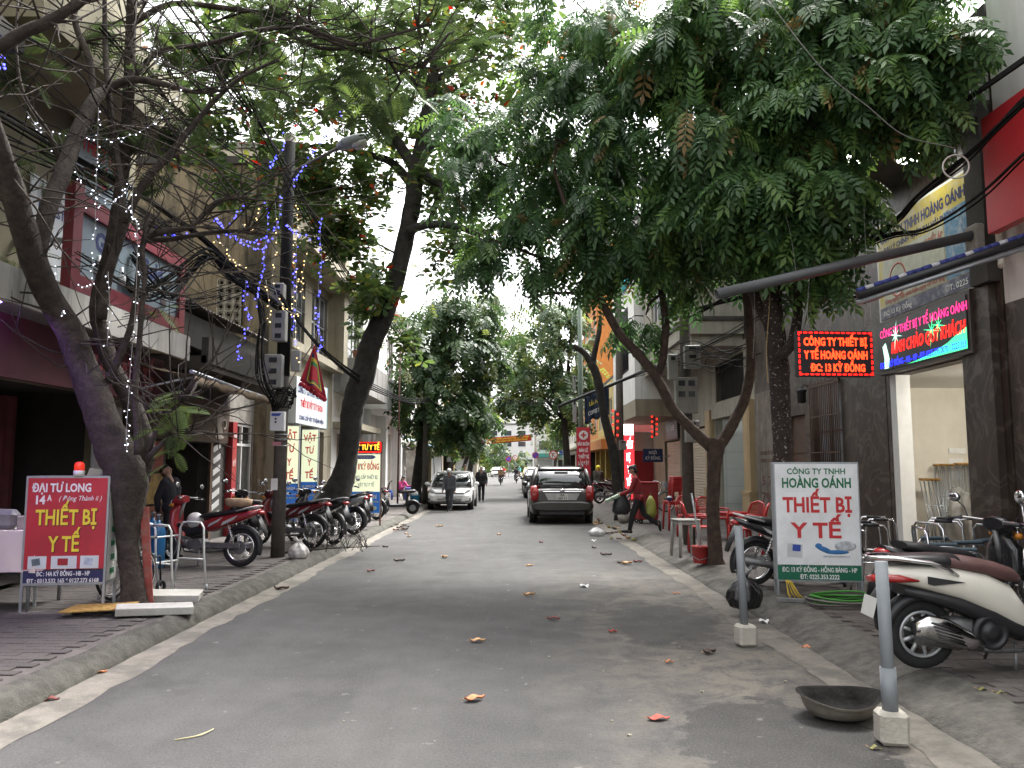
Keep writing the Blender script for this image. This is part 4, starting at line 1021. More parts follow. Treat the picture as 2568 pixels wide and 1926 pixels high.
end_block('corner_block_building', 'pale block with teal band facing the crossing at the street end', 3.5, 24, 128, 9, m_wwall, m_teal, 6)
end_block('corner_block_building', 'cream block behind the far parked cars across the crossing', -30, -5.2, 118, 10, m_cream, m_cream, 7)
end_block('far_block_building', 'long grey block closing the view far down the street', -20, 30, 235, 14, m_wwall, m_dark, 12)

# ------------------------------------------------------------------ trees
RNG = np.random.default_rng(5)
def bark(name, c, speck=None):
 m = mt(name, c, .95, var=.45, vs=9, bump=1.0, bs=26, blot=.5, blots=4, dirt=tuple(x * .35 for x in c))
 if speck:
  nt = m.node_tree; b = nt.nodes['Principled BSDF']; src = b.inputs['Base Color'].links[0].from_socket
  tc = nn(nt, 'ShaderNodeTexCoord'); v = nn(nt, 'ShaderNodeTexNoise'); v.inputs['Scale'].default_value = 26; v.inputs['Detail'].default_value = 2
  r_ = nn(nt, 'ShaderNodeMapRange'); r_.inputs[1].default_value = .63; r_.inputs[2].default_value = .67; mx = nn(nt, 'ShaderNodeMix', data_type='RGBA'); mx.inputs[7].default_value = (*speck, 1)
  nt.links.new(tc.outputs['Object'], v.inputs['Vector']); nt.links.new(v.outputs['Fac'], r_.inputs[0]); nt.links.new(r_.outputs[0], mx.inputs[0]); nt.links.new(src, mx.inputs[6]); nt.links.new(mx.outputs[2], b.inputs['Base Color'])
 return m
bk_grey, bk_dark, bk_brown = bark('grey_brown_bark', (.050, .039, .032)), bark('dark_bark', (.030, .027, .023)), bark('brown_bark', (.062, .040, .030))
bk_speck = bark('lichen_bark', (.040, .027, .022), (.30, .29, .27))

def smooth_path(P, k=4):
 """Catmull-Rom through (x, y, z, r) rows"""
 P = np.array(P, float); out = []
 Q = np.vstack([2 * P[0] - P[1], P, 2 * P[-1] - P[-2]])
 for i in range(1, len(Q) - 2):
  for j in range(k):
   t = j / k; a, b, c, d = Q[i - 1], Q[i], Q[i + 1], Q[i + 2]
   out.append(.5 * (2 * b + (c - a) * t + (2 * a - 5 * b + 4 * c - d) * t ** 2 + (3 * b - a - 3 * c + d) * t ** 3))
 out.append(P[-1]); return np.array(out)
def px_limb(pts, Y):
 """(u, v, half-width px[, dY]) -> rows x, y, z, r"""
 rows = []
 for p in pts:
  y = Y + (p[3] if len(p) > 3 else 0); q = at(p[0], p[1], y); rows.append((q.x, q.y, q.z, p[2] / FPX * y))
 return rows
def limb(mb, rows, n=10, k=4, rough=.06, seed=1, flare=False):
 S = smooth_path(rows, k); rnd = random.Random(seed); pts = [Vector(s[:3]) for s in S]; rs = []
 ref = Vector((0, 1, 0))
 for i, p in enumerate(pts):
  d = (pts[min(i + 1, len(pts) - 1)] - pts[max(i - 1, 0)]).normalized(); e = ref - d * ref.dot(d)
  if e.length < 1e-3: e = d.orthogonal()
  ref = e.normalized(); e2 = d.cross(ref); r_ = max(S[i][3], .003); ring = []
  for j in range(n):
   t = 2 * math.pi * j / n; q = r_ * (1 + rnd.uniform(-rough, rough) + rough * 1.2 * math.sin(3 * t + i * .35))
   if flare and i < 3: q *= 1 + (.28, .12, .04)[i] * (1 + .5 * math.sin(5 * t))
   ring.append(p + ref * (q * math.cos(t)) + e2 * (q * math.sin(t)))
  rs.append(ring)
 mb.rings(rs); return S

def leaflet(base, d, nrm, L, W, fold=.25, curl=.15):
 """five points: base, two shoulders, midrib, tip"""
 d = d / np.linalg.norm(d); s = np.cross(d, nrm); s /= np.linalg.norm(s); n = np.cross(s, d)
 return [base, base + d * L * .45 + s * W, base + d * L * .5 - n * W * fold, base + d * L - n * L * curl, base + d * L * .45 - s * W]
def template(kind):
 V, F = [], []
 def add(pts):
  k = len(V); V.extend(pts); F.append((k, k + 1, k + 3, k + 2)); F.append((k, k + 2, k + 3, k + 4))
 A = np.array
 if kind in ('pinnate', 'pinnate_far'):
  n = 6 if kind == 'pinnate' else 4
  f = lambda t: A((t, 0, -.45 * t * t))
  for i in range(n):
   t = .22 + .68 * i / (n - 1)
   L = .30 * (1 - .25 * abs(t - .55)) * (1.25 if kind != 'pinnate' else 1); W = L * .19 * (1.5 if kind != 'pinnate' else 1)
   for s in (-1, 1):
    add(leaflet(f(t), A((.55, s, -.28 - .35 * t)), A((.1, -s * .35, 1)), L, W))
  add(leaflet(f(.95), A((1, 0, -.9)), A((.6, 0, 1)), .3, .055))
  k = len(V)
  for t in (0, .5, 1): V.extend([f(t) + A((0, .006, 0)), f(t) - A((0, .006, 0))])
  F += [(k, k + 1, k + 3, k + 2), (k + 2, k + 3, k + 5, k + 4)]
 elif kind == 'feather':
  f = lambda t: A((t, 0, -.28 * t * t))
  for i in range(11):
   t = .12 + .85 * i / 10; L = .36 * math.sin(math.pi * (.12 + .8 * t)) + .06
   for s in (-1, 1):
    d = A((.5, s, -.12)); d /= np.linalg.norm(d); w = A((1, 0, 0)) * .036; b = f(t); k = len(V)
    V.extend([b - w * .4, b + w * .4, b + d * L * .55 + w, b + d * L + w * .1 - A((0, 0, .03)), b + d * L * .55 - w]); F += [(k, k + 1, k + 2, k + 4), (k + 4, k + 2, k + 3, k + 3)]
  k = len(V)
  for t in (0, .5, 1): V.extend([f(t) + A((0, .007, 0)), f(t) - A((0, .007, 0))])
  F += [(k, k + 1, k + 3, k + 2), (k + 2, k + 3, k + 5, k + 4)]
 elif kind == 'rosette':
  rn = random.Random(3)
  for i in range(6):
   t = 2 * math.pi * i / 6 + rn.uniform(-.3, .3); d = A((math.cos(t), math.sin(t), rn.uniform(-.45, .15))); L = rn.uniform(.8, 1.1); W = L * .27
   d = d / np.linalg.norm(d); s = np.cross(d, A((0, 0, 1.))); s /= np.linalg.norm(s); n = np.cross(s, d); k = len(V); b = d * .08
   V.extend([b, b + d * L * .62 + s * W, b + d * L * .92 + s * W * .62, b + d * L - n * .08, b + d * L * .92 - s * W * .62, b + d * L * .62 - s * W, b + d * L * .55 - n * W * .22])
   F += [(k, k + 1, k + 2, k + 6), (k + 6, k + 2, k + 3, k + 4), (k, k + 6, k + 4, k + 5)]
 return np.array(V), np.array(F)
TPL = {k: template(k) for k in ('pinnate', 'pinnate_far', 'feather', 'rosette')}

def foliage(parts, mats, name, parent):
 """parts: list of (kind, P, D, scale, matidx); one mesh"""
 VV, FF, MI = [], [], []; k = 0
 for kind, P, D, sc, mi in parts:
  T, F = TPL[kind]; N = len(P)
  if N == 0: continue
  x = D / np.linalg.norm(D, axis=1)[:, None]
  upv = np.array([0, 0, 1.]) + RNG.normal(0, .33, (N, 3))
  y = np.cross(upv, x); y /= (np.linalg.norm(y, axis=1)[:, None] + 1e-9); z = np.cross(x, y)
  W = P[:, None, :] + sc[:, None, None] * (T[None, :, 0:1] * x[:, None, :] + T[None, :, 1:2] * y[:, None, :] + T[None, :, 2:3] * z[:, None, :])
  VV.append(W.reshape(-1, 3)); FF.append((F[None] + (np.arange(N) * len(T))[:, None, None] + k).reshape(-1, 4)); MI.append(np.repeat(mi, len(F)) if kind != 'rosette' else np.repeat(RNG.choice(5, N * 6, p=[.58, .30, .085, .022, .013]), 3)); k += N * len(T)
 V = np.vstack(VV); F = np.vstack(FF); MI = np.concatenate(MI)
 tri = F[:, 2] == F[:, 3]
 inv = np.array(wmat(parent).inverted()); V = V @ inv[:3, :3].T + inv[:3, 3]
 Q, Tt = F[~tri], F[tri][:, :3]
 me = bpy.data.meshes.new(name); me.vertices.add(len(V)); me.vertices.foreach_set('co', V.astype(np.float32).ravel())
 loops = np.concatenate([Q.ravel(), Tt.ravel()]).astype(np.int32); me.loops.add(len(loops)); me.loops.foreach_set('vertex_index', loops)
 tot = np.concatenate([np.full(len(Q), 4), np.full(len(Tt), 3)]); st = np.concatenate([[0], np.cumsum(tot)[:-1]])
 me.polygons.add(len(tot)); me.polygons.foreach_set('loop_start', st.astype(np.int32)); me.polygons.foreach_set('loop_total', tot.astype(np.int32))
 me.polygons.foreach_set('material_index', np.concatenate([MI[~tri], MI[tri]]).astype(np.int32))
 for m_ in mats: me.materials.append(m_)
 me.update(calc_edges=True)
 return mesh_obj(name, me, parent)
def clump_leaves(clumps, kind, scale, weights, droop=.35, twig=None, seed=0, shell=.45, mbt=None, hubs=None):
 parts = []
 for (u, v, Y, ru, rv, dy, n) in clumps:
  c = np.array(at(u, v, Y)); rx, rz = ru / FPX * Y, rv / FPX * Y
  n = int(n * (2.1 if kind == 'pinnate' else 1.5 if kind == 'rosette' else .85 if kind == 'feather' else 1.35)); nt_ = max(3, n // (6 if kind == 'feather' else 4 if kind == 'rosette' else 16)); tips = []
  # twigs carry the leaves: points along short curved shoots from the clump's heart outwards
  for i in range(nt_):
   d = RNG.normal(0, 1, 3); d /= np.linalg.norm(d); q = RNG.uniform(.75, 1.08); tip = c + d * np.array([rx, dy, rz]) * q
   st = c + d * np.array([rx, dy, rz]) * RNG.uniform(.0, .3); tips.append((st, tip))
   if mbt is not None and i % 2 == 0: mbt.tube([st, (st + tip) / 2 + np.array([0, 0, .06]), tip], [.011, .008, .004], 4)
  if hubs is not None and mbt is not None:
   h = min(hubs, key=lambda p: np.linalg.norm(np.array(p) - c)); h = np.array(h); mid = (h + c) / 2 + RNG.normal(0, .12, 3) + np.array([0, 0, .1])
   mbt.tube([h, mid, c], [.028, .02, .012], 5)
  t = RNG.uniform(shell, 1.0, n); k = RNG.integers(0, nt_, n); S = np.array([x[0] for x in tips])[k]; E_ = np.array([x[1] for x in tips])[k]
  P = S + (E_ - S) * t[:, None] + RNG.normal(0, (.11 if kind == 'rosette' else .045) * Y / 10, (n, 3))
  D = (E_ - S); D /= np.linalg.norm(D, axis=1)[:, None] + 1e-9
  D = D * .5 + RNG.normal(0, .55, (n, 3)); D[:, 2] = D[:, 2] * .45 - droop
  sc = scale * RNG.uniform(.55, 1.35, n); mi = RNG.choice(len(weights), n, p=weights)
  parts.append((kind, P, D, sc, mi))
 return parts
def tree(name, label, loc, bm, limbs, crowns=(), mats=(), twigm=None, bare=0):
 t = thing(name, label, 'tree', loc); mb = MB(); hubs = []
 for i, (rows, n) in enumerate(limbs):
  S = limb(mb, rows, n, seed=i, flare=(i == 0)); hubs += [tuple(s[:3]) for s in S[len(S) // 2:]]
 mb.build('trunk', bm, t, True)
 mbt = MB(); parts = []
 if bare:
  for k in range(bare):
   p = np.array(hubs[int(RNG.integers(0, len(hubs)))]); d = RNG.normal(0, 1, 3); d[2] = abs(d[2]) * .9 - .15; d /= np.linalg.norm(d); L_ = RNG.uniform(.6, 2.3); q = [p]
   for j in range(5): d = d + RNG.normal(0, .28, 3); d /= np.linalg.norm(d); q.append(q[-1] + d * L_ / 5)
   mbt.tube(q, [.012, .010, .008, .006, .005, .003], 4)
   if k % 2: e = d + RNG.normal(0, .6, 3); mbt.tube([q[2], q[2] + e * .3, q[2] + e * .55 + np.array([0, 0, .1])], [.007, .005, .003], 4)
 for kw in crowns: parts += clump_leaves(mbt=mbt, hubs=hubs, **kw)
 if mbt.v: mbt.build('twig', twigm or bm, t, True)['kind'] = 'stuff'
 if parts: foliage(parts, mats, 'crown', t)
 return t
def lf(name, c, r=.42, tl=.3): return mt(name, c, r, var=0, spec=.4, leaf=tl)
G_pin = [lf('pinnate_green', (.08, .158, .056), .38, .36), lf('pinnate_dark', (.048, .102, .042), .38, .33), lf('pinnate_fresh', (.135, .235, .066), .42, .42), lf('pinnate_dry', (.24, .16, .06))]
G_fea = [lf('feather_green', (.07, .108, .042), .55, .38), lf('feather_dark', (.048, .08, .032), .55, .35), lf('feather_fresh', (.11, .165, .05), .55, .42)]
G_alm = [lf('almond_olive', (.075, .125, .038), .5, .45), lf('almond_dark', (.05, .09, .03), .5, .42), lf('almond_yellow', (.14, .165, .04), .5, .48), lf('almond_orange', (.38, .12, .02), .5, .4), lf('almond_red', (.36, .055, .02), .5, .4)]
G_far = [lf('far_green', (.055, .10, .032), .5, .35), lf('far_dark', (.030, .062, .024), .5, .3), lf('far_yellow', (.13, .165, .045), .5, .45)]

# --- forked tree leaning over the west pavement, feathery leaves
B = 8.7
t1 = tree('leaning_tree', 'big leaning grey tree with feathery leaves beside the red standing sign', gr(336, 1525, SW), bk_grey, [
 (px_limb([(336, 1540, 30), (332, 1450, 27), (322, 1360, 27), (321, 1290, 35), (318, 1210, 46), (300, 1150, 46), (270, 1080, 41), (240, 1000, 38), (205, 920, 35), (176, 834, 33, -.15), (122, 737, 31, -.45), (82, 641, 32, -.8), (50, 545, 30, -1.2), (22, 448, 28, -1.55), (-20, 330, 28, -1.9), (-70, 150, 24, -2.2), (-110, -60, 18, -2.4)], B), 16),
 (px_limb([(95, 640, 20, -.7), (112, 560, 21, -.7), (133, 490, 21, -.65), (157, 430, 22, -.55), (187, 350, 20, -.4), (235, 253, 16, -.2), (271, 223, 12), (331, 199, 10), (410, 211, 8), (490, 232, 5), (570, 225, 4)], B - .1), 10),
 (px_limb([(340, 1200, 34), (362, 1120, 26), (330, 1010, 22), (285, 930, 20), (258, 850, 19), (243, 770, 18), (262, 690, 17), (283, 600, 17), (301, 470, 16), (317, 340, 15), (325, 190, 14), (330, 20, 13), (335, -150, 10)], B + .35), 11),
 (px_limb([(252, 800, 14), (270, 690, 14), (292, 620, 13), (313, 559, 12), (357, 463, 10), (420, 395, 9), (480, 320, 8), (540, 250, 6), (610, 190, 5), (700, 150, 4)], B + .2), 9),
 (px_limb([(350, 1140, 14), (345, 1060, 9), (338, 979, 8), (347, 882, 7), (357, 762, 7), (364, 689, 6), (357, 617, 5), (372, 540, 4)], B - .15), 8),
 (px_limb([(270, 960, 10), (313, 863, 9), (332, 800, 8), (345, 700, 7), (362, 603, 8), (422, 579, 8), (482, 566, 7), (543, 506, 6), (621, 494, 4)], B + .1), 8),
 (px_limb([(360, 603, 7), (430, 600, 7), (520, 585, 6), (600, 580, 5), (680, 590, 3)], B + .3), 7),
 (px_limb([(-60, 140, 17), (0, 118, 17), (60, 80, 16), (120, 54, 15), (205, 2, 13), (280, -60, 11)], B - 2.0), 9),
 (px_limb([(331, 199, 8), (400, 130, 7), (520, 110, 6), (640, 78, 6), (760, 70, 5), (880, 110, 5), (960, 95, 4), (1080, 60, 3)], B + .8), 7),
 (px_limb([(328, 60, 9), (430, 10, 8), (560, 20, 7), (690, 40, 6), (800, 90, 5), (900, 130, 4), (1000, 120, 3)], B + 1.2), 7),
 (px_limb([(700, 75, 5), (800, 120, 5), (900, 125, 4), (1000, 160, 3), (1060, 170, 2)], B + 1.6), 6),
 (px_limb([(313, 559, 9), (300, 430, 8), (280, 300, 8), (265, 150, 7), (262, 0, 6), (260, -80, 4)], B), 7),
 (px_limb([(235, 253, 10), (225, 150, 9), (190, 60, 8), (180, -60, 6)], B - .1), 7),
 (px_limb([(160, 430, 7, -.3), (120, 330, 6, -.6), (60, 240, 5, -.9), (40, 120, 4, -1), (45, 0, 3, -1)], B - .2), 6),
 (px_limb([(370, 1130, 8), (400, 1070, 5), (430, 1030, 4), (455, 1000, 3)], B - .1), 6),
 (px_limb([(372, 1150, 8), (410, 1110, 5), (440, 1090, 4), (480, 1080, 2)], B - .2), 6),
 ], [
 dict(clumps=[(330, 70, 9.6, 150, 90, .9, 60), (520, 60, 10, 180, 90, 1.0, 110), (720, 70, 10.4, 220, 110, 1.4, 110), (900, 110, 10.6, 210, 120, 1.4, 110), (1060, 130, 10.6, 180, 120, 1.3, 80), (640, 190, 10.2, 150, 60, .8, 80), (830, 215, 10.4, 170, 70, 1, 60), (960, 275, 10.6, 120, 45, .7, 45), (150, 180, 8.9, 120, 90, .8, 26), (120, 430, 8.7, 80, 60, .5, 20), (230, 330, 8.8, 90, 60, .5, 20), (420, 250, 9.2, 110, 60, .7, 40), (1180, 60, 11, 120, 80, 1.0, 70), (600, -90, 10, 300, 80, 1.2, 50), (1000, -80, 10.5, 250, 80, 1.2, 40), (450, 430, 9.4, 60, 50, .4, 10), (800, 20, 9.8, 220, 70, 1., 45)],
   kind='feather', scale=.36, weights=[.5, .38, .12], droop=.12),
 dict(clumps=[(445, 1065, 8.4, 60, 70, .3, 22), (470, 1005, 8.4, 50, 25, .2, 8), (430, 1130, 8.5, 40, 40, .2, 8), (80, 650, 8.5, 60, 30, .3, 12), (380, 790, 8.8, 60, 30, .3, 6)], kind='feather', scale=.25, weights=[.1, 0, .9], droop=.15),
 ], G_fea, bare=330)

# --- thick dark almond tree on the west kerb
B = 17.7
tree('almond_tree', 'thick dark leaning trunk with broad olive and orange leaves behind the parked motorbikes', gr(812, 1338, SW), bk_dark, [
 (px_limb([(806, 1345, 46), (822, 1290, 42), (842, 1245, 36), (858, 1200, 30), (869, 1151, 25), (878, 1090, 26), (884, 1031, 27), (900, 975, 30), (908, 945, 31), (922, 890, 28), (935, 850, 27), (967, 785, 25), (1000, 670, 23), (1022, 570, 22), (1036, 500, 22), (1042, 444, 21), (1056, 380, 20), (1066, 316, 18), (1075, 262, 17), (1084, 203, 15), (1100, 120, 12), (1120, 20, 10), (1130, -80, 7)], B), 14),
 (px_limb([(1040, 430, 16), (1024, 398, 15), (985, 340, 14), (953, 304, 13), (920, 278, 12), (890, 262, 11), (860, 228, 9), (800, 200, 8), (730, 195, 7), (660, 170, 5)], B), 9),
 (px_limb([(1036, 470, 13), (1005, 430, 12), (970, 400, 10), (910, 385, 9), (850, 370, 7), (790, 365, 5), (740, 380, 4)], B + .4), 8),
 (px_limb([(1020, 580, 12), (1060, 566, 11), (1110, 563, 10), (1160, 572, 9), (1206, 587, 7), (1260, 560, 5)], B - .3), 8),
 (px_limb([(1050, 420, 13), (1080, 450, 11), (1105, 468, 10), (1090, 520, 8), (1075, 560, 5)], B - .2), 8),
 (px_limb([(1060, 390, 12), (1090, 360, 11), (1130, 380, 9), (1200, 375, 8), (1280, 375, 6)], B + .6), 8),
 (px_limb([(1075, 262, 11), (1050, 220, 10), (1010, 180, 9), (960, 120, 7), (930, 40, 5)], B + .3), 7),
 (px_limb([(1085, 200, 10), (1150, 170, 9), (1230, 90, 9), (1280, 60, 8), (1350, 70, 6), (1420, 110, 4)], B + .5), 7),
 ], [dict(clumps=[(800, 250, 17.5, 170, 110, 1.8, 110), (960, 160, 17.5, 170, 120, 2, 140), (660, 250, 16.5, 150, 110, 1.6, 75), (1150, 230, 18, 150, 120, 1.8, 120), (1270, 120, 18, 140, 110, 1.8, 90), (1100, 70, 17.5, 180, 100, 1.8, 110), (830, 460, 17.5, 110, 90, 1.2, 105), (870, 600, 17.3, 110, 100, 1.1, 140), (930, 730, 17.4, 75, 90, 1.0, 95), (740, 400, 17, 110, 90, 1.2, 70), (1110, 470, 18, 110, 110, 1.3, 110), (1140, 620, 18, 100, 90, 1.1, 90), (940, 450, 17.6, 80, 80, 1, 55), (560, 330, 16, 130, 70, 1.2, 40), (470, 330, 15.5, 110, 110, 1, 50), (600, 440, 16, 120, 80, 1, 50), (690, 550, 16.6, 110, 90, 1, 45), (360, 240, 15, 110, 120, 1, 40), (620, 90, 16.5, 160, 100, 1.6, 80), (820, 60, 17, 160, 90, 1.6, 90), (1010, 860, 17.6, 40, 50, .6, 14), (980, 330, 17.6, 90, 90, 1.4, 50), (1330, 560, 18, 80, 80, 1, 28), (1290, 300, 18, 80, 90, 1.2, 40), (450, 170, 16, 120, 110, 1.2, 40)],
  kind='rosette', scale=.20, weights=[.50, .28, .10, .08, .04], droop=.1, shell=.15)], G_alm)

# --- trees of the east pavement carrying the big glossy canopy
B = 12.5
tree('forked_tree', 'brown forked tree spreading in a wide V beside the red plastic chairs', gr(1793, 1411, SW), bk_brown, [
 (px_limb([(1795, 1425, 22), (1793, 1390, 18), (1790, 1320, 16), (1789, 1250, 16), (1791, 1180, 17), (1793, 1130, 21), (1793, 1100, 22)], B), 14),
 (px_limb([(1785, 1125, 15), (1757, 1098, 14), (1724, 1065, 13), (1691, 1028, 13), (1658, 968, 13), (1637, 935, 12), (1613, 904, 12), (1584, 870, 12), (1555, 838, 11), (1510, 760, 10), (1480, 687, 9), (1450, 610, 8), (1420, 520, 6), (1390, 430, 4)], B), 11),
 (px_limb([(1642, 945, 12), (1660, 910, 10), (1667, 856, 10), (1670, 811, 10), (1660, 735, 9), (1649, 660, 8), (1630, 560, 7), (1620, 430, 5), (1610, 300, 4)], B + .1), 9),
 (px_limb([(1800, 1120, 15), (1825, 1085, 14), (1850, 1040, 13), (1868, 1000, 13), (1882, 931, 12), (1880, 850, 11), (1876, 781, 11), (1870, 705, 12), (1850, 640, 11), (1830, 540, 9), (1810, 400, 7), (1800, 250, 5)], B), 11),
 (px_limb([(1480, 690, 6), (1440, 660, 5), (1400, 655, 4), (1340, 640, 4), (1290, 620, 3), (1230, 600, 2)], B + .6), 6),
 (px_limb([(1420, 520, 5), (1370, 470, 5), (1300, 430, 4), (1240, 400, 3)], B + .9), 6),
 (px_limb([(1555, 838, 5), (1530, 800, 4), (1500, 742, 4), (1395, 735, 4), (1330, 745, 3), (1310, 740, 2)], B + .3), 6),
 ], [dict(clumps=[(1500, 130, 12.6, 150, 130, 1.2, 230), (1610, 330, 12, 150, 140, 1.2, 240), (1560, 540, 12.2, 140, 110, 1.0, 200), (1460, 380, 13, 110, 130, 1.1, 130), (1410, 580, 13, 100, 90, .9, 75), (1310, 500, 13.4, 110, 110, 1.1, 85), (1270, 360, 13.6, 110, 110, 1.1, 90), (1390, 230, 13.2, 110, 120, 1.1, 100), (1200, 590, 13.4, 85, 80, .9, 50), (1170, 440, 13.6, 85, 90, .9, 55), (1170, 300, 13.8, 90, 80, .9, 50), (1680, 620, 12.4, 110, 80, .8, 120), (1830, 560, 12.2, 130, 90, .9, 150), (1380, 680, 13, 70, 45, .6, 22), (1190, 690, 13.4, 45, 60, .5, 24), (1620, 790, 12.6, 55, 55, .5, 22), (1730, 740, 12.3, 60, 50, .5, 20), (1530, 700, 12.4, 60, 70, .6, 40), (1700, 120, 12, 140, 110, 1.1, 180), (1450, 10, 13, 160, 80, 1.2, 140)],
  kind='pinnate', scale=.46, weights=[.42, .44, .12, .02], droop=.4)], G_pin)
B = 10.9
tree('lichen_tree', 'dark trunk with pale lichen specks and dense glossy canopy behind the white standing sign', gr(1965, 1440, SW), bk_speck, [
 (px_limb([(1966, 1452, 28), (1966, 1400, 24), (1967, 1250, 23), (1966, 1143, 24), (1960, 1050, 24), (1952, 938, 25), (1946, 860, 25), (1940, 784, 24), (1940, 720, 22), (1950, 640, 19), (1960, 520, 16), (1975, 400, 14), (1990, 250, 11), (2000, 100, 8), (2010, -60, 6)], B), 14),
 (px_limb([(1946, 850, 17), (1920, 800, 14), (1896, 755, 13), (1885, 690, 12), (1880, 600, 10), (1850, 480, 8), (1820, 350, 6), (1800, 200, 4)], B + .2), 9),
 (px_limb([(1950, 900, 15), (1985, 860, 13), (2000, 790, 12), (1998, 700, 11), (2010, 600, 10), (2050, 480, 8), (2110, 360, 6), (2180, 240, 4)], B - .2), 9),
 (px_limb([(1972, 400, 9), (2060, 330, 7), (2150, 280, 6), (2250, 220, 4)], B - .5), 7),
 ], [dict(clumps=[(1740, 110, 11, 170, 140, 1.3, 250), (1950, 80, 10.6, 170, 130, 1.2, 260), (2140, 90, 10, 150, 130, 1.1, 230), (2290, 120, 9.6, 110, 120, .9, 150), (1790, 330, 10.8, 160, 130, 1.2, 250), (2000, 290, 10.2, 160, 130, 1.1, 250), (2190, 230, 9.7, 130, 90, 1.0, 170), (2320, 250, 9.3, 80, 90, .7, 90), (2400, 130, 9.0, 50, 80, .5, 50), (1880, 490, 10.6, 150, 110, 1.0, 220), (2040, 470, 10, 110, 90, .8, 160), (1770, 540, 11.2, 120, 90, .9, 140), (1990, 610, 10.6, 110, 60, .7, 100), (2110, 560, 10.2, 60, 50, .5, 45), (1920, -80, 10.6, 300, 70, 1.2, 150), (2230, -60, 9.8, 170, 70, 1.0, 110), (2060, 690, 10.7, 60, 60, .4, 16)],
  kind='pinnate', scale=.48, weights=[.50, .26, .22, .02], droop=.4)], G_pin)
# --- thin bare-topped tree beside the grey car
tree('pruned_tree', 'thin dark trunk with two pruned stubs behind the woman in red', at(1556, 1300, 23), bk_dark, [
 (px_limb([(1557, 1305, 15), (1550, 1240, 13), (1538, 1132, 12), (1528, 1090, 12), (1517, 1051, 11), (1498, 951, 11), (1483, 909, 11)], 23), 10),
 (px_limb([(1484, 915, 9), (1465, 885, 8), (1438, 867, 7)], 23), 8),
 (px_limb([(1484, 915, 9), (1492, 880, 7), (1503, 831, 6), (1506, 790, 3)], 23), 8)])
# --- dense dark tree half way down the west side
def round_tree(name, label, u, Y, X, crown, trunk_px, scale=.6, w=(.45, .45, .10), lean=0, kind='pinnate_far', bm=None, droop=.4):
 z0 = at(u, 1170, Y); base = Vector((X, Y, SW)); top = at(*crown[0][:2], Y)
 mid = base.lerp(top, .45); r_ = trunk_px
 limbs = [([(base.x, base.y, 0.0, r_ * 1.15), (base.x + lean * .2, base.y, 1.2, r_), (mid.x + lean * .3, mid.y, mid.z, r_ * .85), (top.x, top.y, top.z, r_ * .4)], 10)]
 for c in crown[1:6]:
  q = at(c[0], c[1], c[2]); limbs.append(([(mid.x, mid.y, mid.z - .3, r_ * .55), (*(mid.lerp(q, .5) + Vector((0, 0, .25))), r_ * .4), (*q, r_ * .18)], 7))
 return tree(name, label, base, bm or bk_dark, limbs, [dict(clumps=crown, kind=kind, scale=scale, weights=list(w), droop=droop)], G_far)
round_tree('street_tree', 'dense dark round tree above the white car', 1055, 33, -3.9, [(1100, 760, 33, 80, 55, 1.4, 150), (1170, 800, 33, 75, 75, 1.5, 170), (1060, 850, 32.6, 75, 80, 1.5, 180), (1150, 900, 32.2, 90, 90, 1.6, 220), (1060, 960, 32.2, 70, 90, 1.5, 180), (1110, 1030, 32, 90, 70, 1.5, 180), (1200, 1000, 33, 60, 80, 1.3, 130), (1215, 900, 33, 45, 70, 1.2, 90), (1030, 1060, 33, 50, 50, 1.1, 70), (1160, 1090, 33, 60, 45, 1.2, 80)], .2, .62, (.5, .45, .05))
round_tree('street_tree', 'slim dark street tree behind the man in the black jacket', 1165, 48, -3.9, [(1190, 1000, 48, 60, 60, 1.5, 90), (1150, 1060, 48, 50, 50, 1.4, 80), (1200, 1040, 48, 45, 40, 1.4, 60), (1170, 1100, 48, 50, 35, 1.2, 50)], .17, .75, (.4, .5, .1))
round_tree('street_tree', 'small leafy tree on the far west kerb before the red disc sign', 1185, 62, -3.8, [(1195, 1020, 62, 50, 50, 1.8, 70), (1180, 1100, 62, 40, 40, 1.4, 50)], .16, .85, (.5, .3, .2))
round_tree('street_tree', 'tall green tree on the east kerb above the crossing signs', 1431, 42, 2.95, [(1400, 800, 42, 70, 70, 1.8, 150), (1440, 760, 42, 45, 60, 1.4, 90), (1350, 900, 42, 80, 80, 1.9, 180), (1430, 920, 42, 70, 80, 1.7, 150), (1310, 980, 42, 60, 70, 1.6, 120), (1390, 1010, 41.5, 80, 60, 1.7, 140), (1440, 1040, 42, 45, 50, 1.3, 70), (1310, 1020, 42, 50, 40, 1.4, 60), (1300, 870, 43, 45, 60, 1.4, 60), (1480, 980, 42, 30, 60, 1, 40)], .19, .68, (.5, .25, .25))
round_tree('street_tree', 'pale tall tree rising behind the street trees against the sky', 1255, 74, -3.9, [(1240, 800, 74, 70, 60, 2.5, 90), (1290, 810, 74, 50, 40, 2, 50), (1220, 760, 74, 40, 40, 2, 40), (1270, 900, 74, 60, 60, 2.4, 70), (1300, 960, 74, 50, 60, 2.2, 60)], .25, 1.0, (.45, .1, .45))
for (u, v, Y, X, l) in ((1215, 1120, 135, -6.5, 'bushy far tree behind the red disc sign'), (1400, 1060, 122, 6.5, 'yellowish far tree above the round signs'), (1400, 1090, 150, 8.5, 'light green far tree beside the pale end block'), (1265, 1130, 200, -1.5 - 5, 'hazy far tree at the street end')):
 k = Y / 100
 round_tree('far_tree', l, u, Y, X, [(u, v, Y, 50, 45, 3, 70), (u - 25, v + 20, Y, 35, 30, 2.5, 40), (u + 30, v + 15, Y, 35, 30, 2.5, 40), (u, v + 40, Y, 45, 25, 2.5, 40)], .25, 1.3, (.3, .1, .6) if Y > 110 and X > 0 else (.5, .3, .2))

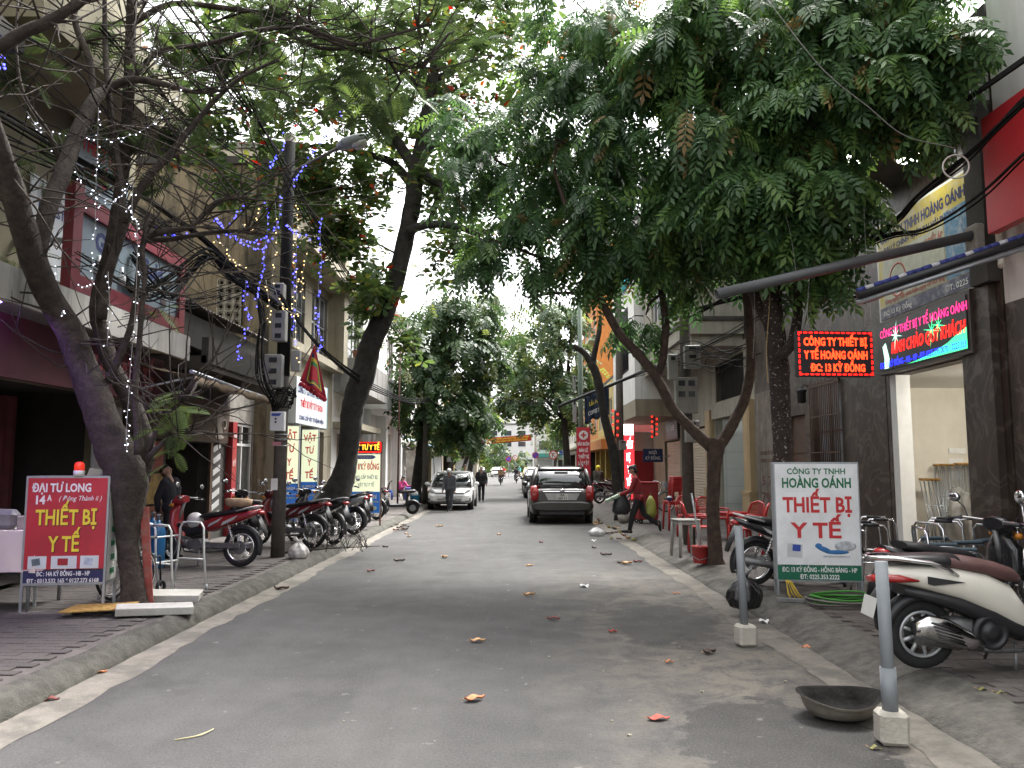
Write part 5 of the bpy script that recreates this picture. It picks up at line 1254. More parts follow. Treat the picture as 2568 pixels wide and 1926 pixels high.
# ------------------------------------------------------------------ motorbikes (forward +x, ground z = 0, midway between the axles)
m_dplate = mt('plate_white', (.62, .62, .58), .5, var=.08); m_lens_r = mt('red_lens', (.35, .015, .015), .15, var=.05, coat=.5); m_lens_w = mt('clear_lens', (.6, .62, .63), .08, var=.05, coat=.8)
m_eng = mt('engine_alloy', (.20, .20, .20), .5, .7, var=.25, vs=14); m_seat = mt('seat_vinyl', (.02, .019, .02), .5, var=.2, vs=10, bump=.1)
m_mirror = mt('mirror_glass', (.7, .72, .74), .04, 1., var=0)
PNT = mt('bike_paint', (.28, .02, .028), .25, var=.06, coat=.6); PN2 = mt('bike_trim', (.50, .50, .50), .4, var=.06)
def wheel(parent, name, c, Ro, w, spokes=24, rm=None, disc=True):
 c = Vector(c); t = MB().torus(c, (0, 1, 0), Ro - w * .5, w * .5, 32, 9, r2=w * .46).build(name, m_rub, parent)
 mb = MB(); mb.torus(c, (0, 1, 0), Ro - w * 1.05, .016, 30, 6, r2=w * .36); mb.cyl(c + Vector((0, -.06, 0)), c + Vector((0, .06, 0)), .045, n=12)
 for i in range(spokes):
  a = 2 * math.pi * i / spokes; s = .03 * (1 if i % 2 else -1); rr = Ro - w * 1.05
  if spokes > 12: mb.cyl(c + Vector((.04 * math.cos(a), s, .04 * math.sin(a))), c + Vector((rr * math.cos(a + .16 * (1 if i % 4 < 2 else -1)), 0, rr * math.sin(a + .16 * (1 if i % 4 < 2 else -1)))), .0028, n=4, cap=False)
  else: mb.loft([(c + Vector((.04 * math.cos(a), 0, .04 * math.sin(a))), (-.014 * math.sin(a), 0, .014 * math.cos(a)), (0, .018, 0), 3), (c + Vector((rr * math.cos(a), 0, rr * math.sin(a))), (-.011 * math.sin(a), 0, .011 * math.cos(a)), (0, .012, 0), 3)], 8)
 mb.build('rim', rm or m_chrome, t)
 if disc: MB().cyl(c + Vector((0, .062, 0)), c + Vector((0, .068, 0)), .1, n=20).build('brake_disc', m_eng, t)
 return t
def arc_fender(c, R_, w, a0, a1, mat, parent, name, n=12):
 c = Vector(c); mb = MB(); rs = []
 for i in range(n + 1):
  a = R(a0 + (a1 - a0) * i / n); d = Vector((math.cos(a), 0, math.sin(a)))
  rs.append([c + d * (R_ - .03) + Vector((0, w, 0)), c + d * (R_ + .012) + Vector((0, w * .8, 0)), c + d * (R_ + .03), c + d * (R_ + .012) - Vector((0, w * .8, 0)), c + d * (R_ - .03) - Vector((0, w, 0))])
 m = 5; vs = [p for r_ in rs for p in r_]
 mb.add(vs, [(i * m + j, i * m + j + 1, (i + 1) * m + j + 1, (i + 1) * m + j) for i in range(n) for j in range(m - 1)], True)
 return mb.build(name, mat, parent, solid=.005)
def plate(parent, c, text, tilt=.5):
 c = Vector(c); up = Vector((math.sin(tilt) * .6, 0, 1)).normalized(); o = signface(parent, c, (0, -1, 0), up, .19, .14, m_dplate, .004, 'number_plate')
 return o
def motorbike(name, label, loc, rz, lean=-.1, group=None, paint=None, trim=None, basket=False, box=False, cast=False, steer=0.):
 b = thing(name, label, 'motorbike', loc, rz, group); P = paint or PNT; Q = trim or PN2; ra, fa = Vector((-.61, 0, .285)), Vector((.63, 0, .285))
 wheel(b, 'rear_wheel', ra, .285, .075, 6 if cast else 28, m_eng if cast else None); wheel(b, 'front_wheel', fa, .285, .065, 6 if cast else 28, m_eng if cast else None)
 mb = MB()
 for s in (-.075, .075): mb.tube([(.63, s, .285), (.54, s, .55), (.43, s * .9, .82)], .018, 7)
 mb.tube([(.45, 0, .6), (.36, 0, .95)], .025, 7); mb.build('fork', m_eng, b)
 arc_fender(fa, .30, .055, 15, 150, P, b, 'front_fender')
 arc_fender(ra, .31, .06, 55, 200, m_black, b, 'rear_fender')
 MB().loft([((.42, 0, .92), (.035, 0, .01), (0, .05, 0), 3), ((.47, 0, .80), (.06, 0, .02), (0, .15, 0), 3), ((.46, 0, .62), (.05, 0, .02), (0, .17, 0), 3), ((.38, 0, .42), (.06, 0, .03), (0, .12, 0), 3), ((.30, 0, .34), (.05, 0, .03), (0, .09, 0), 3)], 14).build('leg_shield', [P], b)
 MB().loft([((.40, 0, .60), (.02, 0, .05), (0, .08, 0), 2.5), ((.20, 0, .50), (.01, 0, .07), (0, .08, 0), 2.5), ((.0, 0, .55), (-.01, 0, .08), (0, .09, 0), 2.5), ((-.15, 0, .62), (-.01, 0, .07), (0, .10, 0), 2.5)], 12).build('centre_spine', m_black, b)
 MB().loft([((.05, 0, .60), (0, 0, .07), (0, .08, 0), 3), ((-.15, 0, .62), (0, 0, .11), (0, .13, 0), 3), ((-.45, 0, .70), (0, 0, .085), (0, .125, 0), 3), ((-.72, 0, .77), (0, 0, .055), (0, .09, 0), 2.5), ((-.90, 0, .83), (0, 0, .03), (0, .05, 0), 2.5)], 14).build('tail_fairing', P, b)
 mb = MB()
 for s in (-1, 1):
  y = s * .128
  for k, (x0, x1) in enumerate(((-.12, -.28), (-.33, -.52))):
   mb.prism([(x0, y, .58 + .02 * k), (x1, y, .66 + .03 * k), (x1 - .07, y, .73 + .03 * k), (x0 - .03, y, .63 + .03 * k)], (0, s * .008, 0))
 mb.build('side_stripe', Q, b)
 MB().loft([((.06, 0, .74), (0, 0, .02), (0, .07, 0), 2.5), ((-.05, 0, .75), (0, 0, .045), (0, .11, 0), 2.5), ((-.25, 0, .77), (0, 0, .05), (0, .13, 0), 2.5), ((-.50, 0, .82), (0, 0, .045), (0, .125, 0), 2.5), ((-.72, 0, .855), (0, 0, .03), (0, .09, 0), 2.5)], 14).build('seat', m_seat, b)
 MB().tube([(-.55, .12, .82), (-.78, .12, .88), (-.88, .06, .90), (-.88, -.06, .90), (-.78, -.12, .88), (-.55, -.12, .82)], .012, 6).build('grab_rail', Q, b)
 MB().loft([((.33, 0, 1.0), (0, 0, .05), (0, .10, 0), 2.5), ((.42, 0, .98), (0, 0, .085), (0, .13, 0), 2.5), ((.50, 0, .95), (0, 0, .075), (0, .10, 0), 2.5), ((.54, 0, .94), (0, 0, .05), (0, .07, 0), 2.5)], 14).build('headlight_cowl', P, b)
 MB().ell((.525, 0, .945), (.035, .085, .06)).build('headlight', m_lens_w, b)
 for s in (-1, 1): MB().ell((.49, s * .12, .90), (.04, .035, .03), 8, 6).build('turn_signal', mt('amber_lens', (.5, .18, .02), .2, var=.05), b)
 mb = MB(); mb.tube([(.25, .36, 1.0), (.30, .25, 1.03), (.36, .08, 1.02), (.36, -.08, 1.02), (.30, -.25, 1.03), (.25, -.36, 1.0)], .012, 6)
 for s in (-1, 1): mb.tube([(.28, s * .33, 1.02), (.24, s * .30, 1.0), (.34, s * .2, 1.01)], .006, 4)
 mb.build('handlebar', m_chrome, b)
 for s in (-1, 1):
  MB().cyl((.25, s * .37, 1.0), (.285, s * .26, 1.025), .018, n=8).build('grip', m_black, b)
  k = MB().tube([(.31, s * .22, 1.03), (.33, s * .28, 1.12), (.30, s * .33, 1.17)], .006, 5).build('mirror', m_black, b)
  MB().ell((.295, s * .35, 1.20), (.018, .065, .045), 10, 6).build('mirror_shell', m_black, k); MB().ell((.285, s * .35, 1.20), (.012, .057, .038), 10, 6).build('mirror_glass', m_mirror, k)
 mb = MB(); mb.box((.08, 0, .32), (.30, .2, .17), None, .04); mb.cyl((.22, 0, .34), (.40, 0, .37), .075, .065, 12); mb.cyl((.05, -.13, .32), (.05, .13, .32), .09, n=14)
 for k in range(5): mb.cyl((.25 + .03 * k, 0, .343 + .005 * k), (.262 + .03 * k, 0, .345 + .005 * k), .088, n=12)
 mb.build('engine', m_eng, b)
 MB().tube([(.38, -.06, .32), (.36, -.12, .22), (.15, -.15, .2), (-.15, -.15, .22), (-.35, -.15, .26), (-.4, -.15, .27), (-.85, -.15, .36)], [.018, .018, .018, .02, .03, .045, .045], 10).build('exhaust', m_eng if not cast else m_steel, b)
 mb = MB()
 for s in (-1, 1): mb.tube([(-.1, s * .09, .33), (-.61, s * .095, .285)], .022, 6)
 mb.box((-.33, .10, .31), (.62, .03, .09), None, .012); mb.build('swing_arm', m_eng, b)
 for s in (-1, 1):
  mb = MB(); a, c = Vector((-.56, s * .12, .31)), Vector((-.42, s * .12, .66)); mb.cyl(a, c, .012, n=6)
  for k in range(7): mb.torus(a.lerp(c, .25 + .09 * k), c - a, .026, .007, 10, 5)
  mb.build('shock_absorber', m_chrome, b)
 MB().ell((-.90, 0, .80), (.05, .08, .035), 10, 6).build('tail_light', m_lens_r, b)
 plate(b, (-.97, 0, .62), '', .6); MB().loft([((-.85, 0, .76), (.02, 0, 0), (0, .07, 0), 3), ((-.95, 0, .58), (.012, 0, .01), (0, .08, 0), 3), ((-1.0, 0, .45), (.008, 0, .01), (0, .06, 0), 3)], 10).build('mud_flap', m_black, b)
 mb = MB(); mb.tube([(.0, .1, .25), (-.05, .2, .03)], .011, 6); mb.tube([(.08, -.24, .24), (.08, .24, .24)], .012, 6); mb.box((-.06, .21, .012), (.08, .03, .012)); mb.build('kickstand', m_eng, b)
 if basket:
  MB().loft([((-.52, 0, .88), (.14, 0, 0), (0, .12, 0), 2.5), ((-.52, 0, .92), (.19, 0, 0), (0, .16, 0), 2.5), ((-.52, 0, 1.0), (.2, 0, 0), (0, .165, 0), 2.5), ((-.52, 0, 1.01), (.17, 0, 0), (0, .14, 0), 2.5)], 18).build('saddle_cushion', mt('tan_cushion', (.36, .25, .16), .8, var=.25, vs=9), b)
 if box: MB().box((-.62, 0, 1.06), (.36, .46, .34), None, .01).build('cardboard_box', mt('cardboard', (.36, .25, .14), .8, var=.12), b)
 b.rotation_euler = (lean, 0, rz); return b
bike0 = motorbike('motorbike', 'red and black motorbike with tan cushion parked in front of the coffee house', gr(512, 1423, SW), R(172), .08, 'motorbikes parked by the kerbs', basket=True)
bike0.location = gr(505, 1420, SW)
MB().ell((.16, 0, .68), (.13, .1, .12), 10, 8).build('shopping_bag', mt('white_bag', (.62, .6, .58), .5, var=.15), bike0)
pm = lambda n, c: mt('paint_' + n, c, .25, var=.06, coat=.6)
def bike_copy(label, loc, rz, lean, paint, trim=None, group='motorbikes parked by the kerbs', drop=('saddle_cushion', 'shopping_bag')):
 c = copy_tree(bike0, None, {'bike_paint': paint, 'bike_trim': trim or PN2}); c.location = loc; c.rotation_euler = (lean, 0, rz); c['label'] = label; c['group'] = group
 for ch in list(c.children):
  if any(ch.name.startswith(d) for d in drop): bpy.data.objects.remove(ch)
 return c
blk, dred, wht, slv, mar = pm('black', (.016, .016, .018)), pm('wine', (.13, .014, .02)), pm('white', (.66, .65, .62)), pm('silver', (.34, .35, .36)), pm('maroon', (.085, .012, .022))
bike_copy('black motorbike whose headlight shows just behind the electric pole', at(640, 1370, 14.6) * 1 , R(120), .08, blk); bpy.data.objects[-1] if False else None
for (lb, u, v, rz, le, pc, tc) in (
 ('red motorbike with silver tail standing behind the electric pole', 745, 1385, 158, .08, dred, slv),
 ('black motorbike with white plate and grab rail before the thick trunk', 815, 1376, 141, .08, blk, slv),
 ('dark motorbike with chrome rear fender hard against the thick trunk', 862, 1352, 152, .08, slv, blk),
 ('wine red motorbike with alloy wheel at the foot of the thick trunk', 902, 1338, 132, .08, dred, blk),
 ('black motorbike parked in the shade behind the wine red one', 932, 1316, 150, .08, blk, dred)):
 bike_copy(lb, gr(u - 30, v - 14, SW), R(rz), le, pc, tc)
for o in COL.objects:
 if o.get('label', '').startswith('black motorbike whose headlight'): o.location = gr(650, 1375, SW); o.location.x -= .35
bike_copy('black motorbike with grey exhaust half hidden behind the white standing sign', gr(2010, 1472, SW) + Vector((.05, .25, 0)), R(12), .09, blk, PN2)
bike_copy('maroon motorbike parked between the grey car and the pruned tree', gr(1535, 1262, SW), R(25), .08, mar, slv)
bike_copy('white and pink motorbike standing behind the maroon one', gr(1545, 1247, SW), R(40), .08, wht, mar)

# electric scooter beside the lit sign: fat tyres, flat footboard
b = thing('electric_scooter', 'small black electric scooter with fat tyres next to the lit standing sign', 'scooter', gr(998, 1290, SW), R(188))
wheel(b, 'rear_wheel', (-.45, 0, .2), .2, .11, 10, m_eng); wheel(b, 'front_wheel', (.48, 0, .2), .2, .11, 10, m_eng)
MB().loft([((-.3, 0, .28), (0, 0, .05), (0, .1, 0), 3), ((.25, 0, .28), (0, 0, .05), (0, .12, 0), 3), ((.3, 0, .32), (0, 0, .04), (0, .08, 0), 3)], 12).build('footboard', m_black, b)
MB().tube([(.48, .07, .2), (.4, .06, .5), (.3, 0, .9), (.27, 0, 1.0)], .025, 7).build('steering_column', m_black, b); MB().tube([(.2, .3, 1.05), (.27, 0, 1.0), (.2, -.3, 1.05)], .014, 6).build('handlebar', m_black, b)
MB().tube([(-.25, 0, .3), (-.3, 0, .62)], .04, 8).build('seat_post', m_black, b); MB().loft([((-.05, 0, .68), (0, 0, .03), (0, .06, 0), 2.5), ((-.2, 0, .7), (0, 0, .06), (0, .13, 0), 2.5), ((-.48, 0, .72), (0, 0, .055), (0, .13, 0), 2.5), ((-.55, 0, .73), (0, 0, .03), (0, .09, 0), 2.5)], 12).build('seat', m_seat, b)
arc_fender((-.45, 0, .2), .23, .08, 30, 170, m_black, b, 'rear_fender'); arc_fender((.48, 0, .2), .23, .08, 20, 150, m_black, b, 'front_fender')

# ------------------------------------------------------------------ white scooter with the brown seat
def scooter():
 p = gr(2313, 1677, SW); rz = R(1); d = Vector((math.cos(rz), math.sin(rz), 0))
 b = thing('scooter', 'white scooter with brown and black seat and chrome exhaust guard by the white sign', 'scooter', p + d * .62, rz)
 W = mt('cream_white_paint', (.74, .71, .62), .18, var=.03, coat=.8); K = mt('scooter_black', (.02, .02, .022), .4, var=.15); BR = mt('brown_seat', (.105, .05, .045), .65, var=.15, vs=12, bump=.1)
 wheel(b, 'rear_wheel', (-.62, 0, .255), .255, .088, 9, mt('silver_rim', (.52, .53, .54), .35, .6, var=.06)); wheel(b, 'front_wheel', (.68, 0, .27), .27, .085, 9, MATS['silver_rim'])
 # rear body: white cowl sweeping down to the footboard, built as one loft
 S = [((-.93, .0, .70), .05, .03), ((-.85, 0, .70), .10, .06), ((-.65, 0, .68), .155, .09), ((-.40, 0, .635), .185, .125), ((-.18, 0, .56), .19, .16), ((.0, 0, .47), .17, .17), ((.10, 0, .38), .14, .13), ((.14, 0, .33), .11, .06)]
 MB().loft([(c, (0, 0, hz), (0, hy, 0), 2.6) for c, hy, hz in S], 18).build('rear_cowl', W, b)
 S = [((-.78, 0, .585), .10, .04), ((-.6, 0, .55), .14, .05), ((-.38, 0, .49), .175, .07), ((-.15, 0, .39), .18, .09), ((.05, 0, .30), .16, .075), ((.22, 0, .26), .14, .05)]
 MB().loft([(c, (0, 0, hz), (0, hy, 0), 2.6) for c, hy, hz in S], 16).build('lower_cowl', K, b)
 S = [((-.88, 0, .80), .06, .02), ((-.78, 0, .81), .115, .035), ((-.5, 0, .80), .14, .05), ((-.38, 0, .79), .14, .055)]
 s_ = MB().loft([(c, (0, 0, hz), (0, hy, 0), 2.4) for c, hy, hz in S], 16).build('pillion_seat', K, b)
 S = [((-.45, 0, .795), .142, .053), ((-.25, 0, .765), .15, .06), ((-.08, 0, .725), .14, .065), ((.05, 0, .69), .11, .055), ((.10, 0, .67), .07, .03)]
 MB().loft([(c, (0, 0, hz), (0, hy, 0), 2.4) for c, hy, hz in S], 16).build('rider_seat', BR, b)
 MB().tube([(-.42, -.16, .70), (-.5, -.175, .755), (-.62, -.17, .80), (-.85, -.12, .825), (-1.0, -.05, .82), (-1.0, .05, .82), (-.85, .12, .825), (-.62, .17, .80), (-.5, .175, .755), (-.42, .16, .70)], .016, 8).build('grab_rail', m_chrome, b)
 MB().loft([((-.70, -.10, .665), (0, 0, .012), (0, .06, 0), 2.5), ((-.82, -.09, .675), (0, 0, .03), (0, .06, 0), 2.5), ((-.95, -.03, .67), (0, 0, .03), (0, .06, 0), 2.5), ((-1.0, 0, .66), (0, 0, .02), (0, .05, 0), 2.5)], 12).build('tail_light', m_lens_r, b)
 MB().loft([((-.62, -.158, .655), (0, 0, .01), (0, .012, 0), 2.5), ((-.74, -.142, .665), (0, 0, .026), (0, .02, 0), 2.5), ((-.84, -.115, .67), (0, 0, .02), (0, .025, 0), 2.5)], 10).build('turn_signal', m_lens_w, b)
 MB().prism([(-.38, -.188, .66), (-.64, -.158, .70), (-.64, -.16, .645), (-.60, -.165, .635)], (0, -.008, 0)).build('side_vent', K, b)
 arc_fender((-.62, 0, .255), .29, .07, 40, 165, K, b, 'rear_fender'); arc_fender((.68, 0, .27), .30, .06, 20, 160, W, b, 'front_fender')
 MB().loft([((-.88, 0, .63), (.03, 0, .02), (0, .07, 0), 3), ((-.95, 0, .52), (.02, 0, .02), (0, .09, 0), 3), ((-.99, 0, .40), (.012, 0, .02), (0, .09, 0), 3)], 12).build('plate_holder', K, b)
 signface(b, (0, 0, 0), (0, -1, 0), (.3, 0, 1), .19, .14, m_dplate, .004, 'number_plate')
 o = b.children[-1]; MB()
 bpy.data.objects.remove(o); mb = MB(); mb.prism([(-.985, -.1, .53), (-.985, .1, .53), (-1.02, .1, .39), (-1.02, -.1, .39)], (-.004, 0, 0)); mb.build('number_plate', m_dplate, b)
 # engine case, cooling drum, exhaust with slotted chrome guard on the right-hand flank
 MB().loft([((-.68, -.06, .28), (0, 0, .09), (0, .06, 0), 3), ((-.4, -.08, .28), (0, 0, .12), (0, .08, 0), 3), ((-.1, -.06, .28), (0, 0, .08), (0, .07, 0), 3)], 14).build('engine_case', m_eng, b)
 MB().lathe([(.135, 0), (.135, .03), (.12, .045), (.10, .05), (.095, .04), (.06, .04), (.055, .055), (.02, .055)], (-.19, -.13, .30), 22, (0, -1, 0)).build('fan_cover', K, b)
 g = MB().loft([((-.76, -.165, .33), (.0, 0, .05), (0, .045, 0), 2.3), ((-.68, -.17, .345), (.02, 0, .085), (0, .06, 0), 2.3), ((-.55, -.17, .315), (.03, 0, .09), (0, .062, 0), 2.3), ((-.38, -.165, .25), (.03, 0, .065), (0, .05, 0), 2.3), ((-.26, -.16, .20), (.02, 0, .035), (0, .035, 0), 2.3)], 16).build('exhaust_guard', m_chrome, b)
 mb = MB()
 for k in range(5): mb.tube([(-.66 + .012 * k, -.232, .385 - .026 * k), (-.46 + .012 * k, -.225, .325 - .026 * k)], .007, 5)
 mb.build('guard_slot', K, g)
 MB().tube([(-.35, -.15, .2), (-.15, -.14, .17), (.02, -.12, .16), (.12, -.1, .165)], [.035, .025, .018, .016], 8).build('exhaust_pipe', m_eng, b)
 MB().loft([((.05, 0, .27), (0, 0, .05), (0, .16, 0), 3), ((.42, 0, .26), (0, 0, .05), (0, .17, 0), 3), ((.48, 0, .30), (0, 0, .05), (0, .16, 0), 3)], 14).build('footboard', K, b)
 MB().loft([((.46, 0, .30), (.035, 0, 0), (0, .15, 0), 3), ((.52, 0, .5), (.035, 0, 0), (0, .2, 0), 3), ((.50, 0, .75), (.04, 0, 0), (0, .2, 0), 3), ((.44, 0, .92), (.05, 0, 0), (0, .13, 0), 3)], 14).build('leg_shield', W, b)
 MB().loft([((.34, 0, 1.0), (0, 0, .05), (0, .14, 0), 2.5), ((.42, 0, 1.02), (0, 0, .08), (0, .13, 0), 2.5), ((.52, 0, .99), (0, 0, .06), (0, .08, 0), 2.5)], 14).build('handlebar_cowl', K, b); MB().ell((.52, 0, 1.0), (.03, .08, .06)).build('headlight', m_lens_w, b)
 mb = MB(); mb.tube([(.3, .36, 1.02), (.4, 0, 1.04), (.3, -.36, 1.02)], .012, 6); mb.tube([(.33, -.33, 1.0), (.25, -.3, .97), (.36, -.2, 1.0)], .006, 5); mb.build('handlebar', m_chrome, b)
 for s in (-1, 1):
  MB().cyl((.285, s * .38, 1.015), (.33, s * .25, 1.025), .018, n=8).build('grip', m_black, b)
  k = MB().tube([(.36, s * .25, 1.04), (.38, s * .3, 1.2)], .006, 5).build('mirror', m_chrome, b); MB().ell((.37, s * .31, 1.24), (.018, .06, .055), 10, 6).build('mirror_glass', m_mirror, k)
 mb = MB()
 for s in (-.06, .06): mb.tube([(.68, s, .27), (.55, s, .55), (.45, s * .8, .9)], .018, 6)
 mb.build('fork', m_chrome, b)
 mb = MB(); mb.tube([(.0, .12, .22), (-.03, .2, .02)], .012, 6); mb.tube([(.02, -.1, .22), (-.02, -.16, .02)], .012, 6); mb.build('kickstand', m_eng, b)
 b.rotation_euler = (.03, 0, rz)
 h = thing('helmet', 'white helmet with coloured dots hanging on the white scooter', 'helmet', b.location + d * .36 + Vector((0.05, -.2, .55)))
 MB().ell((0, 0, 0), (.14, .13, .125), 20, 12).build('helmet_shell', mt('helmet_white', (.76, .74, .72), .25, var=.04, coat=.4), h)
 rnd = random.Random(4)
 for k in range(26):
  t, f = rnd.uniform(0, 6.28), rnd.uniform(.2, 1.2); q = Vector((.139 * math.cos(t) * math.cos(f), .129 * math.sin(t) * math.cos(f), .124 * math.sin(f)))
  MB().ell(q, (.006, .006, .006), 6, 4).build('dot', mt('dot_%d' % (k % 4), [(.6, .05, .05), (.05, .1, .5), (.6, .5, .05), (.3, .05, .3)][k % 4], .4), h)
 MB().tube([(-.1, .1, -.05), (0, .02, -.16), (.1, -.1, -.06)], .006, 5).build('chin_strap', m_black, h)
 return p, d
sp, sd = scooter()
bike_copy('black motorbike with long flat seat parked behind the white scooter', sp + sd * .85 + Vector((-.05, .85, 0)), R(20), .06, blk, slv, drop=('saddle_cushion', 'shopping_bag', 'grab_rail'))

# ------------------------------------------------------------------ cars (forward +x)
def car(name, label, loc, rz, L=4.4, Wd=1.78, H=1.5, paint=None, kind='sedan', detail=True, group='cars parked along the street', num=('15A', '163 11')):
 b = thing(name, label, 'car', loc, rz, group); P = paint; hw = Wd / 2; hl = L / 2; belt = .62 * H; zb = .2
 suv = kind == 'mpv'
 prof = [(-hl, .80, .36, belt - .12), (-hl + .06, .93, .30, belt - .02), (-hl + .35, .99, zb, belt), (-hl + 1.0, 1.0, zb, belt), (0, 1.0, zb, belt - .02), (hl - 1.25, 1.0, zb, belt - .04), (hl - .75, .985, zb, belt - .12), (hl - .3, .95, .24, belt - .2), (hl - .06, .84, .30, belt - .28), (hl, .72, .36, belt - .36)]
 if not suv: prof[0] = (-hl, .78, .36, belt - .14); prof[1] = (-hl + .08, .9, .3, belt - .04); prof[2] = (-hl + .4, .98, zb, belt + .0)
 MB().loft([((x, 0, (a + c) / 2), (0, 0, (c - a) / 2), (0, hw * w, 0), 5.5) for x, w, a, c in prof], 28).build('body', P, b)
 if suv: base, top, xb0, xb1, xt0, xt1 = belt - .06, H - .10, -hl + .08, hl - 1.05, -hl + .40, hl - 2.05
 else: base, top, xb0, xb1, xt0, xt1 = belt - .06, H - .08, -hl + .55, hl - 1.0, -hl + 1.25, hl - 1.95
 sec = lambda z, x0, x1, w: (((x0 + x1) / 2, 0, z), ((x1 - x0) / 2, 0, 0), (0, w, 0), 7)
 MB().loft([sec(base, xb0, xb1, hw * .95), sec((base + top) / 2, (xb0 * .5 + xt0 * .5) - .03, (xb1 + xt1) / 2 + .06, hw * .90), sec(top, xt0, xt1, hw * .78)], 32).build('glazing', mt('car_glass', (.02, .024, .026), .03, var=0, spec=1., coat=1.), b)
 MB().loft([sec(top - .015, xt0 - .02, xt1 + .02, hw * .80), sec(top + .04, xt0 + .02, xt1 - .04, hw * .76), sec(H - .03, xt0 + .2, xt1 - .3, hw * .66), sec(H, xt0 + .5, xt1 - .6, hw * .5)], 32).build('roof', P, b)
 mb = MB()
 for s in (-1, 1):
  lo = [(xb0 + .03, .93), (xb1 - .03, .93), ((xb0 + xb1) / 2, .955), (xb0 + .75 if suv else xb0 + .2, .955)]; hi = [(xt0 + .02, .77), (xt1 - .02, .77), ((xt0 + xt1) / 2, .79), (xt0 + .6 if suv else xt0 + .1, .79)]
  for k, ((x0, w0), (x1, w1)) in enumerate(zip(lo, hi)):
   xm = (x0 + x1) / 2 + (-.03 if k == 0 else .05 if k == 1 else 0); wm = (w0 + w1) / 2 + .02
   mb.tube([(x0, s * hw * w0, base + .03), (xm, s * hw * wm, (base + top) / 2), (x1, s * hw * w1, top)], .055 if k in (0, 3) and suv else .035, 6)
 mb.build('pillar', P if kind != 'far' else m_black, b)
 wr = .33
 for s in (-1, 1):
  for k, x in enumerate((-hl + .85, hl - .85)):
   MB().cyl((x, s * (hw - .22), wr + .03), (x, s * (hw + .004), wr + .03), wr + .05, n=24).build('wheel_arch', m_black, b)
   t = MB().torus((x, s * (hw - .10), wr), (0, 1, 0), wr - .075, .075, 28, 8, r2=.1).build('wheel', m_rub, b)
   mb = MB(); mb.cyl((x, s * (hw - .04), wr), (x, s * (hw + .006), wr), .06, n=10); mb.torus((x, s * (hw - .03), wr), (0, 1, 0), .2, .02, 20, 5)
   for a in range(5): mb.box((x + .12 * math.cos(a * 1.257), s * (hw - .02), wr + .12 * math.sin(a * 1.257)), (.2, .03, .04), (0, -a * 1.257, 0))
   mb.build('rim', m_steel, t)
  MB().ell((xb1 - .25, s * (hw + .09), belt + .06), (.07, .11, .075), 10, 7).build('door_mirror', P, b)
  if detail:
   mb = MB()
   for x in (.35, -.75): mb.box((x, s * (hw + .004), belt - .18), (.2, .03, .035), None, .01)
   mb.build('door_handle', P, b)
 if not detail:
  for s in (-1, 1):
   MB().ell((hl - .12, s * hw * .66, belt - .36), (.09, .17, .07), 8, 6).build('headlight', m_lens_w, b); MB().ell((-hl + .08, s * hw * .72, belt - .2), (.07, .12, .09), 8, 6).build('tail_light', m_lens_r, b)
  MB().box((hl - .02, 0, .42), (.05, .9, .16), None, .02).build('grille', m_black, b); MB().box((-hl - .0, 0, .55), (.02, .47, .12)).build('number_plate', m_dplate, b)
  return b
 return b, dict(hl=hl, hw=hw, belt=belt, H=H, base=base, top=top, xb0=xb0, xt0=xt0)
p = gr(1408, 1314)
SV = mt('grey_car_paint', (.052, .048, .044), .3, .5, var=.06, coat=.7)
b, q = car('parked_car', 'grey people carrier seen from behind parked at the east kerb', (p.x + .02, p.y + 2.15, 0), R(90), 4.5, 1.84, 1.64, SV, 'mpv')
hl, hw, belt, H = q['hl'], q['hw'], q['belt'], q['H']
MB().loft([((-hl - .06, 0, .50), (0, 0, .10), (0, hw * .86, 0), 4), ((-hl - .02, 0, .50), (0, 0, .15), (0, hw * .95, 0), 4), ((-hl + .2, 0, .50), (0, 0, .16), (0, hw * 1.0, 0), 4)], 24).build('rear_bumper', SV, b)
MB().box((-hl + .02, 0, .31), (.12, 1.3, .14), None, .03).build('lower_valance', m_black, b)
for s in (-1, 1):
 MB().loft([((-hl + .03, s * hw * .86, .66), (.05, 0, 0), (0, .10, 0), 4), ((-hl + .02, s * hw * .85, .85), (.06, 0, 0), (0, .125, 0), 4), ((-hl + .1, s * hw * .87, 1.04), (.07, 0, 0), (0, .10, 0), 4), ((-hl + .17, s * hw * .88, 1.1), (.04, 0, 0), (0, .05, 0), 4)], 14).build('tail_light', m_lens_r, b)
 MB().tube([(-hl + .5, s * hw * .70, H - .05), (-hl + .7, s * hw * .70, H + .03), (hl - 2.3, s * hw * .70, H + .02), (hl - 2.1, s * hw * .70, H - .06)], .02, 6).build('roof_rail', m_black, b)
mb = MB(); mb.prism([(-hl - .022, -.62, .62), (-hl - .022, .62, .62), (-hl - .012, .70, .90), (-hl - .012, -.70, .90)], (.03, 0, 0)); mb.build('tailgate_panel', SV, b)
mb = MB(); mb.prism([(-hl - .028, -.40, .68), (-hl - .028, .40, .68), (-hl - .025, .50, .87), (-hl - .025, -.50, .87)], (.008, 0, 0)); mb.build('plate_recess', mt('bright_trim', (.42, .42, .41), .35, .5, var=.05), b)
pl = MB().prism([(-hl - .036, -.165, .69), (-hl - .036, .165, .69), (-hl - .033, .165, .86), (-hl - .033, -.165, .86)], (.006, 0, 0)).build('number_plate', m_dplate, b)
lettering('15A', m_txt_black, pl, b.matrix_basis @ Vector((-hl - .038, 0, .825)), (1, 0, 0), UP, .13, .06, bold=.02); lettering('163 11', m_txt_black, pl, b.matrix_basis @ Vector((-hl - .038, 0, .735)), (1, 0, 0), UP, .24, .06, bold=.02)
